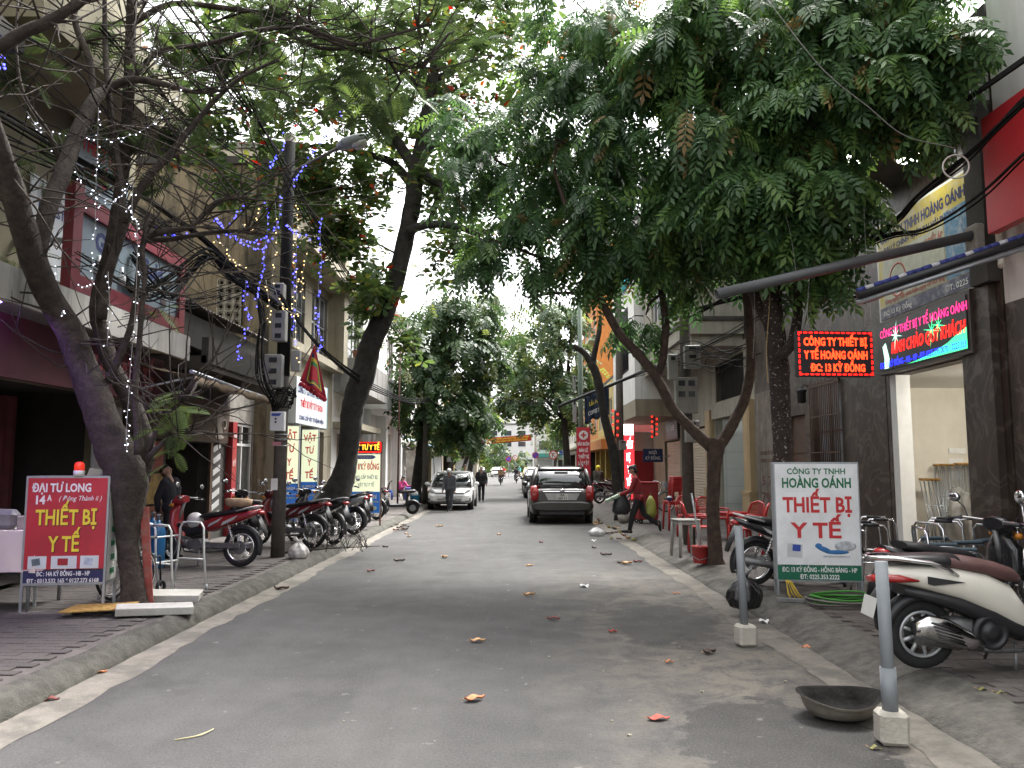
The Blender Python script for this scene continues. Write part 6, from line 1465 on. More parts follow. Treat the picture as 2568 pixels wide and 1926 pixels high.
MB().ell((-hl - .01, 0, .955), (.02, .07, .035)).build('badge', m_chrome, b); MB().box((-hl + .36, 0, H - .085), (.05, .4, .035), None, .01).build('brake_lamp', m_lens_r, b); MB().tube([(-hl + .05, -.1, 1.03), (-hl + .07, .35, 1.06)], .012, 5).build('rear_wiper', m_black, b)
MB().box((-hl - .0, 0, .915), (.03, 1.1, .03), None, .008).build('chrome_strip', m_chrome, b)

p = gr(1127, 1280)
WH = mt('white_car_paint', (.93, .93, .92), .3, var=.02, coat=.8)
b, q = car('parked_car', 'white sedan facing the camera parked at the west kerb', (p.x, p.y + 2.1, 0), R(-90), 4.4, 1.73, 1.46, WH, 'sedan'); hl, hw, belt = q['hl'], q['hw'], q['belt']
f = hl
mb = MB(); mb.prism([(f - .03, -.42, .34), (f - .03, .42, .34), (f - .09, .58, .56), (f - .13, .52, .66), (f - .13, -.52, .66), (f - .09, -.58, .56)], (.05, 0, 0)); g = mb.build('grille', m_black, b)
mb = MB()
for k in range(5): mb.box((f + .0 - .015 * k, 0, .38 + .06 * k), (.06, .86 + .06 * k, .018))
mb.build('grille_bar', m_chrome, g)
for s in (-1, 1):
 MB().loft([((f - .10, s * .52, .64), (.04, 0, 0), (0, .03, .0), 3), ((f - .16, s * .62, .69), (.08, 0, .02), (0, .02, .06), 3), ((f - .30, s * .74, .73), (.07, 0, .02), (0, .02, .05), 3), ((f - .45, s * .80, .76), (.05, 0, 0), (0, .02, .02), 3)], 12).build('headlight', m_lens_w, b)
 MB().prism([(f - .06, s * .60, .30), (f - .10, s * .78, .34), (f - .13, s * .80, .46), (f - .06, s * .62, .42)], (.03, 0, 0)).build('fog_lamp_recess', m_black, b); MB().ell((f - .07, s * .70, .38), (.03, .05, .04)).build('fog_lamp', m_lens_w, b)
MB().box((f - .0, 0, .46), (.03, .47, .12)).build('number_plate', m_dplate, b); MB().box((f - .08, 0, .25), (.12, 1.25, .05), None, .02).build('lower_lip', m_black, b); MB().ell((f - .11, 0, .68), (.02, .07, .035)).build('badge', m_chrome, b)
lettering('15A', m_txt_black, b, b.matrix_basis @ Vector((f + .016, 0, .46)), (1, 0, 0), UP, .3, .07, bold=.02)
DK, SL, YC = mt('black_car_paint', (.014, .015, .017), .15, var=.05, coat=.8), mt('silver_car_paint', (.42, .43, .44), .25, .5, var=.04, coat=.7), mt('yellow_car_paint', (.55, .45, .12), .3, var=.04, coat=.6)
for (lb, u, v, Y, X, rz, pc) in (('black car facing the camera parked beyond the grey people carrier', 0, 0, 43, 1.5, -90, DK), ('silver car with red tail lamp behind the black one', 0, 0, 50.5, 1.55, 90, SL), ('pale yellow car behind the silver one', 0, 0, 58, 1.6, 90, YC),
 ('white car turning at the far crossing', 0, 0, 118, -9, -60, WH), ('dark car waiting across the crossing', 0, 0, 124, -5.0, -90, DK), ('white van-like car across the crossing beside the dark one', 0, 0, 128, -2.4, -90, WH), ('silver car at the far kerb of the crossing', 0, 0, 121, -12.5, -20, SL)):
 car('distant_car', lb, (X, Y, 0), R(rz), 4.3, 1.75, 1.55 if pc is not YC else 1.6, pc, 'sedan', False, 'cars further down the street')

# ------------------------------------------------------------------ people: one continuous body each, coloured by nearest limb (forward +x)
def person(label, loc, rz, H, skin, hair, top, low, shoe, pose, vox=.013, hairstyle='short', jacket=1.0, extra=None, cap=None, sole=0., stripe=None):
 A = lambda *p: np.array(p, float)
 prims = []        # (p0, p1, r0, r1, tag, squash_y)
 def cap_(p0, p1, r0, r1, tag): prims.append((A(*p0), A(*p1), r0 * H, r1 * H, tag))
 g = lambda k, d=0.: R(pose.get(k, d))
 hipz = pose.get('hipz', .52) * H; lean = g('lean'); 
 Z = lambda a: A(math.sin(a), 0, math.cos(a))            # up-vector tilted forward by a
 D = lambda a, out=0.: A(math.sin(a) * math.cos(out), math.sin(out), -math.cos(a) * math.cos(out))   # hanging limb swung forward by a
 hip = A(0, 0, hipz); chest = hip + Z(lean) * .19 * H; neck = hip + Z(lean) * .29 * H
 for s in (-1, 1):
  cap_(hip + A(0, s * .035 * H, -.01 * H), hip + A(0, s * .045 * H, .03 * H), .062, .06, 'low')
  cap_(hip + Z(lean) * .04 * H + A(0, s * .03 * H, 0), chest + A(0, s * .05 * H, 0), .060 * jacket, .066 * jacket, 'top')
  cap_(chest + A(0, s * .045 * H, 0), neck + A(0, s * .075 * H, -.025 * H), .062 * jacket, .045 * jacket, 'top')
 if jacket > 1.05: cap_(hip + A(0, -.045 * H, .0), hip + A(0, .045 * H, .0), .068 * jacket, .068 * jacket, 'top')
 ha = lean + g('head'); cap_(neck - Z(lean) * .01 * H, neck + Z(ha) * .05 * H, .032, .03, 'skin')
 hc = neck + Z(ha) * .10 * H; F = A(math.cos(ha), 0, -math.sin(ha)); U = Z(ha); hy = g('turn'); F = A(F[0] * math.cos(hy), F[0] * math.sin(hy), F[2]); S_ = np.cross(U, F)
 cap_(hc - F * .008 * H + U * .012 * H, hc + F * .012 * H + U * .01 * H, .047, .044, 'skin'); cap_(hc + F * .018 * H - U * .03 * H, hc + F * .012 * H - U * .005 * H, .028, .038, 'skin')
 cap_(hc + F * .05 * H + U * .004 * H, hc + F * .062 * H - U * .012 * H, .006, .010, 'skin'); cap_(hc + F * .052 * H - U * .032 * H - S_ * .008 * H, hc + F * .052 * H - U * .032 * H + S_ * .008 * H, .0055, .0055, 'lip')
 for s in (-1, 1):
  cap_(hc + S_ * s * .046 * H + U * .006 * H, hc + S_ * s * .048 * H - U * .012 * H, .011, .008, 'skin'); cap_(hc + F * .049 * H + S_ * s * .018 * H + U * .012 * H, hc + F * .05 * H + S_ * s * .02 * H + U * .012 * H, .0065, .0065, 'dark')
 if hairstyle == 'short':
  cap_(hc - F * .014 * H + U * .028 * H, hc + F * .012 * H + U * .036 * H, .047, .040, 'hair'); cap_(hc - F * .026 * H - U * .005 * H, hc - F * .02 * H + U * .025 * H, .036, .042, 'hair')
 elif hairstyle == 'bun':
  cap_(hc - F * .016 * H + U * .024 * H, hc + F * .014 * H + U * .034 * H, .051, .043, 'hair'); cap_(hc - F * .03 * H - U * .03 * H, hc - F * .022 * H + U * .025 * H, .036, .046, 'hair'); cap_(hc - F * .052 * H + U * .045 * H, hc - F * .045 * H + U * .05 * H, .022, .022, 'hair')
 elif hairstyle == 'long': 
  cap_(hc - F * .014 * H + U * .026 * H, hc + F * .012 * H + U * .036 * H, .050, .042, 'hair'); cap_(hc - F * .04 * H - U * .08 * H, hc - F * .02 * H + U * .02 * H, .03, .046, 'hair')
 elif hairstyle == 'cap':
  cap_(hc - F * .012 * H + U * .034 * H, hc + F * .012 * H + U * .036 * H, .049, .046, 'cap'); cap_(hc + F * .05 * H + U * .03 * H - S_ * .02 * H, hc + F * .055 * H + U * .026 * H + S_ * .02 * H, .012, .012, 'cap'); cap_(hc - F * .026 * H - U * .01 * H, hc - F * .02 * H + U * .01 * H, .034, .038, 'hair')
 elif hairstyle == 'helmet':
  cap_(hc - F * .012 * H + U * .018 * H, hc + F * .008 * H + U * .026 * H, .066, .062, 'cap')
 for s, k in ((1, 'L'), (-1, 'R')):
  hp = hip + A(0, s * .05 * H, -.01 * H); a = g('hip' + k); kn = hp + D(a, s * .03 + s * g('spread')) * .245 * H; a2 = a - g('knee' + k); an = kn + D(a2, 0) * .225 * H
  cap_(hp, kn, .056, .042, 'low'); cap_(kn, an, .042, .030 if pose.get('slim') else .036, 'low')
  fa = a2 + g('foot' + k); fd = A(math.cos(fa), 0, math.sin(fa)); hd = A(-math.sin(fa), 0, math.cos(fa)); cap_(an, an - hd * .02 * H, .026, .026, 'ankle')
  cap_(an - hd * .028 * H - fd * .02 * H, an - hd * .034 * H + fd * .075 * H, .025, .02, 'shoe'); cap_(an - hd * .034 * H + fd * .075 * H, an - hd * .036 * H + fd * .1 * H, .021, .016, 'shoe')
  sh = neck + A(0, s * .105 * H, -.03 * H); b_ = g('arm' + k) + lean * .4; out = s * g('out' + k, 6); el = sh + D(b_, out) * .175 * H; b2 = b_ + g('elbow' + k); inn = s * g('in' + k); wr = el + D(b2, out * .3 - inn) * .145 * H
  cap_(sh, el, .040 * jacket, .031 * jacket, 'top'); cap_(el, wr, .031 * jacket, .024 * jacket, 'top')
  hd2 = D(b2 + g('wrist' + k), out * .3 - inn); pm_ = wr + hd2 * .045 * H; cap_(wr, pm_, .019, .022, 'skin')
  sd = np.cross(hd2, A(math.cos(b2), 0, math.sin(b2))); sd /= np.linalg.norm(sd) + 1e-9; fw = np.cross(sd, hd2)
  for f in range(4):
   o_ = pm_ + fw * (f - 1.5) * .011 * H; L_ = (.034, .042, .040, .030)[f] * H; m1 = o_ + hd2 * L_ * .5; m2 = m1 + (hd2 * .75 - sd * s * .6) * L_ * .5; cap_(o_, m1, .0075, .007, 'skin'); cap_(m1, m2, .007, .006, 'skin')
  t0 = wr + hd2 * .015 * H + fw * .018 * H; cap_(t0, t0 + (hd2 * .6 + fw * .6) * .035 * H, .009, .0075, 'skin')
 mb = MB()
 for p0, p1, r0, r1, tag in prims:
  d = p1 - p0; L_ = np.linalg.norm(d); d = d / L_ if L_ > 1e-6 else A(0, 0, 1); n = 10; rs = []
  for t in (-.92, -.7, -.35, 0): rs.append(mb.ring(p0 + d * r0 * t, d, r0 * math.sqrt(1 - t * t), n))
  for t in (0.001, .35, .7, .92): rs.append(mb.ring(p1 + d * r1 * t, d, r1 * math.sqrt(1 - t * t), n))
  mb.rings(rs)
 tmp = mb.build('tmp_body', m_black); md = tmp.modifiers.new('r', 'REMESH'); md.mode = 'VOXEL'; md.voxel_size = vox; md.use_smooth_shade = True
 sm = tmp.modifiers.new('s', 'SMOOTH'); sm.factor = .5; sm.iterations = 2
 dg = bpy.context.evaluated_depsgraph_get(); me = bpy.data.meshes.new_from_object(tmp.evaluated_get(dg)); old = tmp.data; bpy.data.objects.remove(tmp); bpy.data.meshes.remove(old)
 nf = len(me.polygons); C = np.empty(nf * 3); me.polygons.foreach_get('center', C); C = C.reshape(-1, 3); best = np.full(nf, 1e9); idx = np.zeros(nf, int)
 tags = ['skin', 'hair', 'top', 'low', 'shoe', 'dark', 'lip', 'cap', 'ankle']
 for p0, p1, r0, r1, tag in prims:
  d = p1 - p0; t = np.clip(((C - p0) @ d) / max(d @ d, 1e-9), 0, 1); q = np.linalg.norm(C - (p0 + t[:, None] * d), axis=1) - (r0 + (r1 - r0) * t)
  if tag in ('dark', 'lip'): q -= .003
  m = q < best; best[m] = q[m]; idx[m] = tags.index(tag)
 cl = lambda nm, c, **k: mt('cloth_%s_%.3f_%.3f_%.3f' % (nm, *c), c, .85, var=.18, vs=14, bump=.15, **k)
 me.materials.clear()
 for m_ in (mt('skin_%.3f' % skin[0], skin, .55, var=.08), mt('hair_%.3f' % hair[0], hair, .5, var=.2), cl('top', top), cl('low', low), cl('shoe', shoe), m_txt_black, mt('lips', (.30, .12, .10), .5), cl('cap', cap or hair), mt('skin_%.3f' % skin[0], skin) if pose.get('bare') else cl('low', low)): me.materials.append(m_)
 me.polygons.foreach_set('material_index', idx.astype(np.int32)); me.polygons.foreach_set('use_smooth', np.ones(nf, bool)); me.update()
 zmin = min(v.co.z for v in me.vertices)
 me.name = 'person'; o = mesh_obj('person', me); o.location = Vector(loc) + (Vector((0, 0, -zmin + sole)) if not pose.get('seat') else Vector((0, 0, 0))); o.rotation_euler = (0, 0, rz)
 lab(o, label, 'person'); return o
SK = (.36, .22, .15); HB = (.012, .011, .011); HG = (.30, .29, .28)
walk = dict(hipL=16, kneeL=6, hipR=-12, kneeR=14, footL=-4, footR=-6)
# woman in red stepping along the kerb, carrying bags
W0 = gr(1604, 1337, SW)
wp = person('woman in red sweater and black trousers carrying bags along the pavement', W0, R(172), 1.58, SK, HB, (.25, .025, .03), (.014, .014, .016), (.02, .02, .022),
  dict(hipL=22, kneeL=10, hipR=-16, kneeR=38, footR=-42, footL=-6, lean=10, head=10, armL=20, elbowL=42, armR=14, elbowR=46, inL=4, inR=4, slim=1, bare=1), .0075, 'bun', 1.06)
lg = thing('carrier_bag', 'black carrier bag hanging from the hand of the woman in red', 'bag', W0 + Vector((-.42, -.1, .62)))
mb = MB(); mb.loft([((0, 0, .30), (.03, 0, 0), (0, .02, 0), 2.5), ((0, 0, .20), (.12, 0, 0), (0, .06, 0), 2.5), ((.01, 0, .02), (.20, 0, 0), (0, .10, 0), 2.5), ((0, 0, -.12), (.21, 0, 0), (0, .11, 0), 2.5), ((0, 0, -.2), (.14, 0, 0), (0, .07, 0), 2.5)], 18).build('bag_body', mt('black_bag_film', (.022, .022, .025), .35, var=.3, vs=9, bump=.5, bs=18), lg)
MB().tube([(-.03, 0, .28), (0, 0, .38), (.03, 0, .28)], .008, 5).build('bag_handle', m_black, lg)
lg = thing('carrier_bag', 'yellow green carrier bag behind the legs of the woman in red', 'bag', W0 + Vector((.28, .1, .55)))
MB().loft([((0, 0, .28), (.03, 0, 0), (0, .02, 0), 2.5), ((0, 0, .15), (.10, 0, 0), (0, .06, 0), 2.5), ((0, 0, -.1), (.14, 0, 0), (0, .10, 0), 2.5), ((0, 0, -.22), (.08, 0, 0), (0, .06, 0), 2.5)], 16).build('bag_body', mt('yellow_bag_film', (.30, .32, .06), .4, var=.25, bump=.4, bs=16), lg); MB().tube([(-.03, 0, .26), (0, 0, .36), (.03, 0, .26)], .007, 5).build('bag_handle', MATS['yellow_bag_film'], lg)
lg = thing('flat_parcel', 'pale green flat parcel held out by the woman in red', 'parcel', W0 + Vector((-.62, -.14, .78)))
MB().box((0, 0, 0), (.34, .22, .07), (0, -.45, 0), .012).build('parcel_body', mt('pale_green_wrap', (.28, .36, .27), .5, var=.2), lg); MB().tube([(-.1, -.112, .05), (0, -.115, .0), (.1, -.112, -.05)], .006, 4).build('parcel_tape', m_black, lg)
# man in grey with white cap
person('man in grey jacket and white cap walking down the road with bowed head', gr(1127, 1284), R(-98), 1.56, SK, HG, (.085, .088, .10), (.05, .052, .062), (.02, .02, .02), dict(walk, head=24, lean=4, armL=-8, armR=10, elbowL=18, elbowR=22), .012, 'cap', 1.14, cap=(.62, .62, .60))
person('man in black padded jacket with hands in pockets walking in the road', gr(1207, 1259), R(-82), 1.63, SK, HG, (.014, .014, .017), (.016, .018, .026), (.02, .02, .02), dict(hipL=-8, kneeL=8, hipR=12, kneeR=4, armL=-14, elbowL=48, inL=10, outL=16, armR=-14, elbowR=48, inR=10, outR=16, head=2), .012, 'short', 1.24)
person('man in dark clothes looking up with hands behind his back at the coffee house door', (at(430, 1300, 13.3).x, 13.3, SW), R(-8), 1.55, SK, HB, (.02, .02, .026), (.02, .02, .024), (.02, .02, .02), dict(armL=-20, elbowL=10, inL=28, armR=-20, elbowR=10, inR=28, head=-26, lean=-6), .010, 'short', 1.2)
q = gr(1004, 1252, SW)
person('woman in bright pink top sitting at the blue plastic table', (q.x, q.y, SW + .05), R(-40), 1.52, SK, HB, (.55, .06, .22), (.02, .02, .03), (.03, .03, .03), dict(seat=1, hipz=.22, hipL=80, kneeL=85, hipR=78, kneeR=80, lean=14, head=12, armL=35, elbowL=60, armR=30, elbowR=60), .014, 'long', 1.05)
person('man in black standing at the kerb behind the white car', gr(1166, 1252, SW), R(-60), 1.6, SK, HB, (.02, .02, .02), (.02, .02, .025), (.02, .02, .02), dict(armL=20, elbowL=50, armR=10, elbowR=40), .016, 'short', 1.1)
person('figure in green vest near the far kerb behind the black jacket man', (-3.6, 60, SW), R(60), 1.6, SK, HB, (.10, .32, .06), (.03, .03, .03), (.02, .02, .02), dict(walk), .018, 'short', 1.1)
person('person in dark coat and yellow helmet beside the maroon motorbike', (gr(1500, 1255, SW).x, gr(1500, 1255, SW).y, SW), R(75), 1.55, SK, HB, (.05, .052, .04), (.03, .03, .03), (.02, .02, .02), dict(armL=25, elbowL=30, armR=25, elbowR=30, lean=8), .014, 'helmet', 1.2, cap=(.66, .62, .05))
# riders
def rider(label, blabel, x, y, rz, top, helm, box=False, paint=blk):
 bk = bike_copy(blabel, (x, y, 0), rz, 0., paint, slv, 'motorbikes being ridden')
 for ch in list(bk.children):
  if ch.name.startswith('kickstand'): bpy.data.objects.remove(ch)
 d = Vector((math.cos(rz), math.sin(rz), 0))
 person(label, Vector((x, y, .0)) + d * -.2 + Vector((0, 0, -.0)), rz, 1.62, SK, HB, top, (.03, .03, .035), (.03, .03, .03), dict(seat=1, hipz=.545, hipL=72, kneeL=78, hipR=72, kneeR=78, spread=9, lean=8, armL=52, elbowL=18, armR=52, elbowR=18, outL=10, outR=10), .017, 'helmet', 1.15, cap=helm)
 if box:
  c = thing('parcel_box', 'brown cardboard box strapped behind the nearer rider in the road', 'box', Vector((x, y, 0)) - d * .68 + Vector((0, 0, .9)), rz)
  MB().box((0, 0, .17), (.36, .5, .33), None, .01).build('carton', mt('cardboard', (.36, .25, .14), .8, var=.12), c); MB().box((0, 0, .17), (.364, .06, .334)).build('tape_band', mt('brown_tape', (.28, .17, .07), .3), c)
rider('rider in dark clothes and pale helmet with a box behind, riding away', 'motorbike of the rider carrying the cardboard box', -1.0, 71, R(90), (.02, .02, .025), (.6, .6, .6), True)
rider('rider in navy jacket and black helmet riding away beside the parked cars', 'motorbike of the rider in navy jacket', .42, 79, R(90), (.03, .035, .05), (.02, .02, .02))
rider('rider in bright red jacket coming through the far crossing', 'motorbike of the rider in bright red', -1.1, 108, R(-80), (.5, .03, .03), (.5, .5, .5), False, dred)
rider('rider in teal jacket at the far crossing', 'motorbike of the rider in teal', 1.0, 112, R(-100), (.05, .3, .28), (.2, .4, .4), False, mar)

# ------------------------------------------------------------------ standing signs (local: face towards -y)
XR = (1, 0, 0)
def lt_(s, m, p, x, z, w, h, y, **k): return lettering(s, m, p, (x, y, z), XR, UP, w, h, world=False, **k)
a = gr(62, 1538, SW); c = gr(245, 1528, SW)
s = thing('standing_sign', 'red standing sign with yellow and white words and beacon beside the leaning tree', 'sign', ((a.x + c.x) / 2, (a.y + c.y) / 2, SW), math.atan2(c.y - a.y, c.x - a.x) * .4)
hw_ = .40; z0, z1 = .28, 1.38
mb = MB()
for x in (-hw_, hw_): mb.box((x, .0, (z1) / 2), (.025, .025, z1)); mb.box((x, .32, z1 / 2), (.025, .025, z1))
for z in (z0, z1): mb.box((0, 0, z), (2 * hw_ + .02, .028, .025)); mb.box((0, .32, z), (2 * hw_ + .02, .028, .025)); mb.box((hw_, .16, z), (.024, .3, .024)); mb.box((-hw_, .16, z), (.024, .3, .024))
mb.build('frame', m_steel, s)
MB().box((0, -.012, (z0 + z1) / 2 + .07), (2 * hw_ - .02, .01, z1 - z0 - .16)).build('red_panel', mt('sign_red_print', (.46, .025, .042), .45, var=.12, vs=2, bump=.15, bs=5, blot=.25, blots=3, dirt=(.22, .03, .04)), s)
MB().box((0, -.012, z0 + .075), (2 * hw_ - .02, .01, .125)).build('navy_panel', mt('sign_navy', (.022, .022, .09), .45, var=.05), s)
MB().box((hw_ + .012, .16, (z0 + z1) / 2), (.006, .27, z1 - z0 - .04)).build('side_panel', mt('sign_white_side', (.58, .58, .56), .5, var=.08), s)
for k, tx in enumerate(('BÁN', 'LẺ', 'THUÊ', 'MUA', 'BÁN', 'XE LĂN', 'NẠNG')): lettering(tx, m_txt_green, s, (hw_ + .0155, .16, z1 - .12 - .145 * k), (0, 1, 0), UP, .12, .055, world=False, bold=.03)
y = -.0175
lt_('ĐẠI TƯ LONG', m_txt_white, s, -.06, 1.27, .58, .085, y, bold=.03); lt_('14', m_txt_white, s, -.26, 1.145, .09, .085, y, bold=.035); lt_('A', m_txt_white, s, -.175, 1.165, .045, .06, y, bold=.03); lt_('( Đông Thành ii )', m_txt_white, s, .13, 1.16, .42, .05, y, bold=.002, shear=.3)
m_ysh = mt('shadow_ink', (.10, .015, .02), .5, var=0)
for dx, m_, yy in ((.008, m_ysh, y + .0005), (0, m_txt_yel, y - .0015)): lt_('THIẾT BỊ', m_, s, 0 + dx, .965 - dx, .60, .155, yy, bold=.022); lt_('Y TẾ', m_, s, -.01 + dx, .69 - dx, .31, .155, yy, bold=.022)
for k, x in enumerate((-.26, 0, .25)):
 MB().box((x, -.018, .50), (.18 if k != 1 else .25, .004, .13)).build('picture', mt('picture_white', (.62, .66, .70), .45, var=.08), s)
 MB().box((x - .01, -.0215, .505), (.08 if k != 1 else .1, .003, .07), (0, .15 * (k - 1), 0)).build('picture_item', mt('picture_item_%d' % k, [(.12, .15, .18), (.35, .02, .03), (.42, .48, .60)][k], .4, var=.3, vs=20), s)
lt_('ĐC : 14A KỲ ĐỒNG - HB - HP', m_txt_white, s, 0, .385, .52, .045, y, bold=.02); lt_('ĐT : 0313.532 165 * 0127.273 6168', m_txt_white, s, 0, .315, .70, .04, y, bold=.02)
bc = thing('warning_beacon', 'small red warning beacon on top of the red standing sign', 'lamp', s.location + Vector((.09, .02, z1 + .013)))
MB().lathe([(.055, 0), (.055, .05), (.05, .055)], n=16).build('base', m_white, bc); MB().lathe([(.05, .056), (.05, .11), (.042, .135), (.02, .148)], n=16).build('dome', mt('beacon_red', (.6, .03, .02), .15, var=.05, emit=(1, .06, .03), es=.12), bc)

a = gr(1950, 1497, SW); c = gr(2170, 1490, SW)
s = thing('standing_sign', 'white standing sign with green and red words on the east pavement', 'sign', ((a.x + c.x) / 2 - .02, (a.y + c.y) / 2, SW), R(-7))
hw_ = .47; z0, z1 = .17, 1.53
mb = MB()
for x in (-hw_, hw_):
 for yy in (0, .14): mb.box((x, yy, z1 / 2), (.025, .025, z1))
for z in (z0, z1):
 for yy in (0, .14): mb.box((0, yy, z), (2 * hw_ + .02, .028, .025))
mb.build('frame', m_steel, s)
MB().box((-hw_ - .014, .07, (z0 + z1) / 2), (.006, .14, z1 - z0)).build('side_panel', m_grey, s)
MB().box((0, -.012, (z0 + z1) / 2 + .085), (2 * hw_ - .005, .01, z1 - z0 - .19)).build('white_panel', mt('sign_white_print', (.80, .81, .82), .45, var=.08, vs=2, bump=.15, bs=4, blot=.25, blots=2.5, dirt=(.5, .48, .44)), s)
MB().box((0, -.012, z0 + .09), (2 * hw_ - .005, .01, .165)).build('green_panel', mt('sign_green', (.01, .13, .07), .45, var=.05), s)
lt_('CÔNG TY TNHH', m_txt_green, s, .0, 1.435, .66, .065, y, bold=.02); lt_('HOÀNG OÁNH', m_txt_green, s, 0.0, 1.30, .78, .11, y, bold=.03); lt_('THIẾT BỊ', m_txt_red, s, 0, 1.045, .78, .17, y, bold=.028); lt_('Y TẾ', m_txt_red, s, -.02, .75, .58, .17, y, bold=.028)
mon = MB().box((-.27, -.019, .515), (.17, .004, .15), (0, .08, 0)).build('monitor_picture', mt('print_grey', (.55, .57, .58), .4, var=.15), s); MB().box((-.25, -.0225, .545), (.09, .003, .075), (0, .08, 0)).build('monitor_screen', m_txt_blue, mon)
mb = MB(); mb.ell((.06, -.018, .53), (.09, .003, .03), rot=(0, .35, 0)); mb.ell((.2, -.018, .50), (.14, .003, .025)); mb.ell((.0, -.018, .57), (.04, .003, .03)); mb.build('dental_chair_picture', mt('print_blue', (.04, .16, .38), .4, var=.2), s)
mb = MB(); mb.box((.2, -.018, .45), (.3, .003, .02)); mb.ell((.3, -.018, .57), (.12, .003, .06)); mb.build('equipment_picture', mt('print_pale', (.48, .50, .53), .4, var=.4, vs=18), s)
lt_('ĐC: 13 KỲ ĐỒNG - HỒNG BÀNG - HP', m_txt_white, s, 0, .295, .84, .052, y, bold=.02); lt_('ĐT: 0225.353.2222', m_txt_white, s, 0, .215, .44, .052, y, bold=.02)

# lit standing sign by the almond tree
q = gr(914, 1318, SW)
s = thing('standing_sign', 'lit cream and blue standing sign with red LED strip beside the thick trunk', 'sign', q, R(-4)); hw_ = .40
mb = MB()
for x in (-hw_, hw_): mb.box((x, 0, 1.05), (.035, .035, 2.1))
mb.build('post', mt('rusty_post', (.14, .07, .05), .7, var=.3), s)
MB().box((0, -.0, 1.07), (2 * hw_, .1, 1.5)).build('casing', m_steel, s)
MB().box((0, -.055, 1.33), (2 * hw_ - .02, .008, .95)).build('upper_panel', mt('lightbox_cream', (.75, .78, .58)), s); MB().box((0, -.055, .59), (2 * hw_ - .02, .008, .53)).build('lower_panel', MATS['lightbox_blue'], s)
MB().box((0, -.02, 1.98), (2 * hw_ + .06, .1, .28)).build('strip_casing', m_black, s)
y = -.061; lt_('VẬT TƯ Y TẾ', mt('led_amber', (1, .35, .02), .5, var=0, emit=(1, .42, .03), es=.9), s, 0, 1.98, .74, .13, -.074, bold=.02)
mb = MB()
for z in (1.86, 2.1): mb.box((0, -.073, z), (.8, .004, .012))
for x in (-.4, .4): mb.box((x, -.073, 1.98), (.012, .004, .22))
mb.build('led_border', mt('led_red', (1, .05, .02)), s)
MB().prism([(-.36, -.06, 1.68), (.2, -.06, 1.68), (.28, -.06, 1.73), (.2, -.06, 1.78), (-.36, -.06, 1.78)], (0, -.002, 0)).build('arrow_strip', m_txt_blue, s)
lt_('CÔNG TY CỔ PHẦN THIẾT BỊ ĐỨC NHẬT', m_txt_white, s, -.06, 1.73, .5, .04, -.063); lt_('Số 8 KỲ ĐỒNG', MATS['lightbox_red'], s, .02, 1.49, .68, .15, y, bold=.03); lt_('CUNG CẤP THIẾT BỊ', m_txt_navy, s, .0, 1.22, .66, .085, y, bold=.01); lt_('VẬT TƯ Y TẾ', m_txt_navy, s, .03, 1.03, .42, .085, y, bold=.01)
lt_('OMRON', m_txt_white, s, .1, .73, .42, .10, y, bold=.05); MB().cyl((-.22, y, .73), (-.22, y - .003, .73), .055, n=14).build('emblem', m_white, s); lt_('CHĂM SÓC SỨC KHỎE GIA ĐÌNH', m_txt_yel, s, .06, .60, .6, .045, y)
mb = MB(); mb.ell((.2, y, .44), (.12, .004, .06)); mb.ell((.16, y, .50), (.05, .004, .07)); mb.box((-.1, y, .45), (.05, .004, .16), (0, .2, 0)); mb.build('product_picture', mt('print_cream', (.6, .68, .52), .4, var=.2), s)

# tall red cross sign far along the east kerb
s = thing('banner_sign', 'tall red banner sign with white cross disc behind the grey car', 'sign', (2.95, 33, SW)); 
MB().box((0, 0, 1.85), (.56, .06, 2.5)).build('panel', mt('banner_red', (.55, .03, .05), .5, var=.04), s); MB().box((0, .05, 1.5), (.05, .04, 3.0)).build('post', m_steel, s)
MB().cyl((0, -.031, 2.78), (0, -.036, 2.78), .19, n=24).build('disc', m_white, s)
mb = MB(); mb.box((0, -.038, 2.78), (.22, .004, .07)); mb.box((0, -.0395, 2.78), (.07, .004, .22)); mb.build('cross', m_txt_red, s)
for k, (tx, w) in enumerate((('BÁN BUÔN', .48), ('BÁN LẺ', .36), ('THIẾT BỊ', .44), ('LẮP ĐẶT', .44))): lt_(tx, m_txt_white, s, 0, 2.42 - .26 * k, w, .13, -.031, bold=.04)

# red LED message sign hung from the pipe over the pavement
YY = 9.9; c0, c1 = at(1996, 830, YY), at(2196, 944, YY); W_, H_ = c1.x - c0.x, c0.z - c1.z
s = thing('led_message_sign', 'glowing red LED sign with three lines hanging over the pavement', 'sign', ((c0.x + c1.x) / 2, YY, c1.z), R(4))
MB().box((0, .05, H_ / 2), (W_, .1, H_)).build('casing', m_black, s)
m_led = mt('led_message', (1, .12, .03), .5, var=0, emit=(1, .03, .006), es=1.4); y = -.003
mb = MB(); n = 14
for k in range(n):
 x = -W_ / 2 + W_ * (k + .5) / n
 for z in (.025, H_ - .025): mb.box((x, -.002, z), (W_ / n * .62, .006, .016))
for k in range(8):
 for x in (-W_ / 2 + .02, W_ / 2 - .02): mb.box((x, -.002, H_ * (k + .5) / 8), (.016, .006, H_ / 8 * .6))
mb.build('led_border', m_rd, s)
lt_('CÔNG TY THIẾT BỊ', m_led, s, .0, H_ * .76, W_ * .84, H_ * .17, y, bold=.03); lt_('Y TẾ HOÀNG OÁNH', m_led, s, 0, H_ * .47, W_ * .84, H_ * .17, y, bold=.03); lt_('ĐC: 13 KỲ ĐỒNG', m_led, s, .02, H_ * .19, W_ * .72, H_ * .16, y, bold=.03)
mb = MB(); pz = .62
for x in (-W_ / 2 + .1, W_ / 2 - .1): mb.tube([(x, .05, H_), (x + .1, .05, H_ + .5)], .006, 4)
mb.build('hanger', m_steel, s)

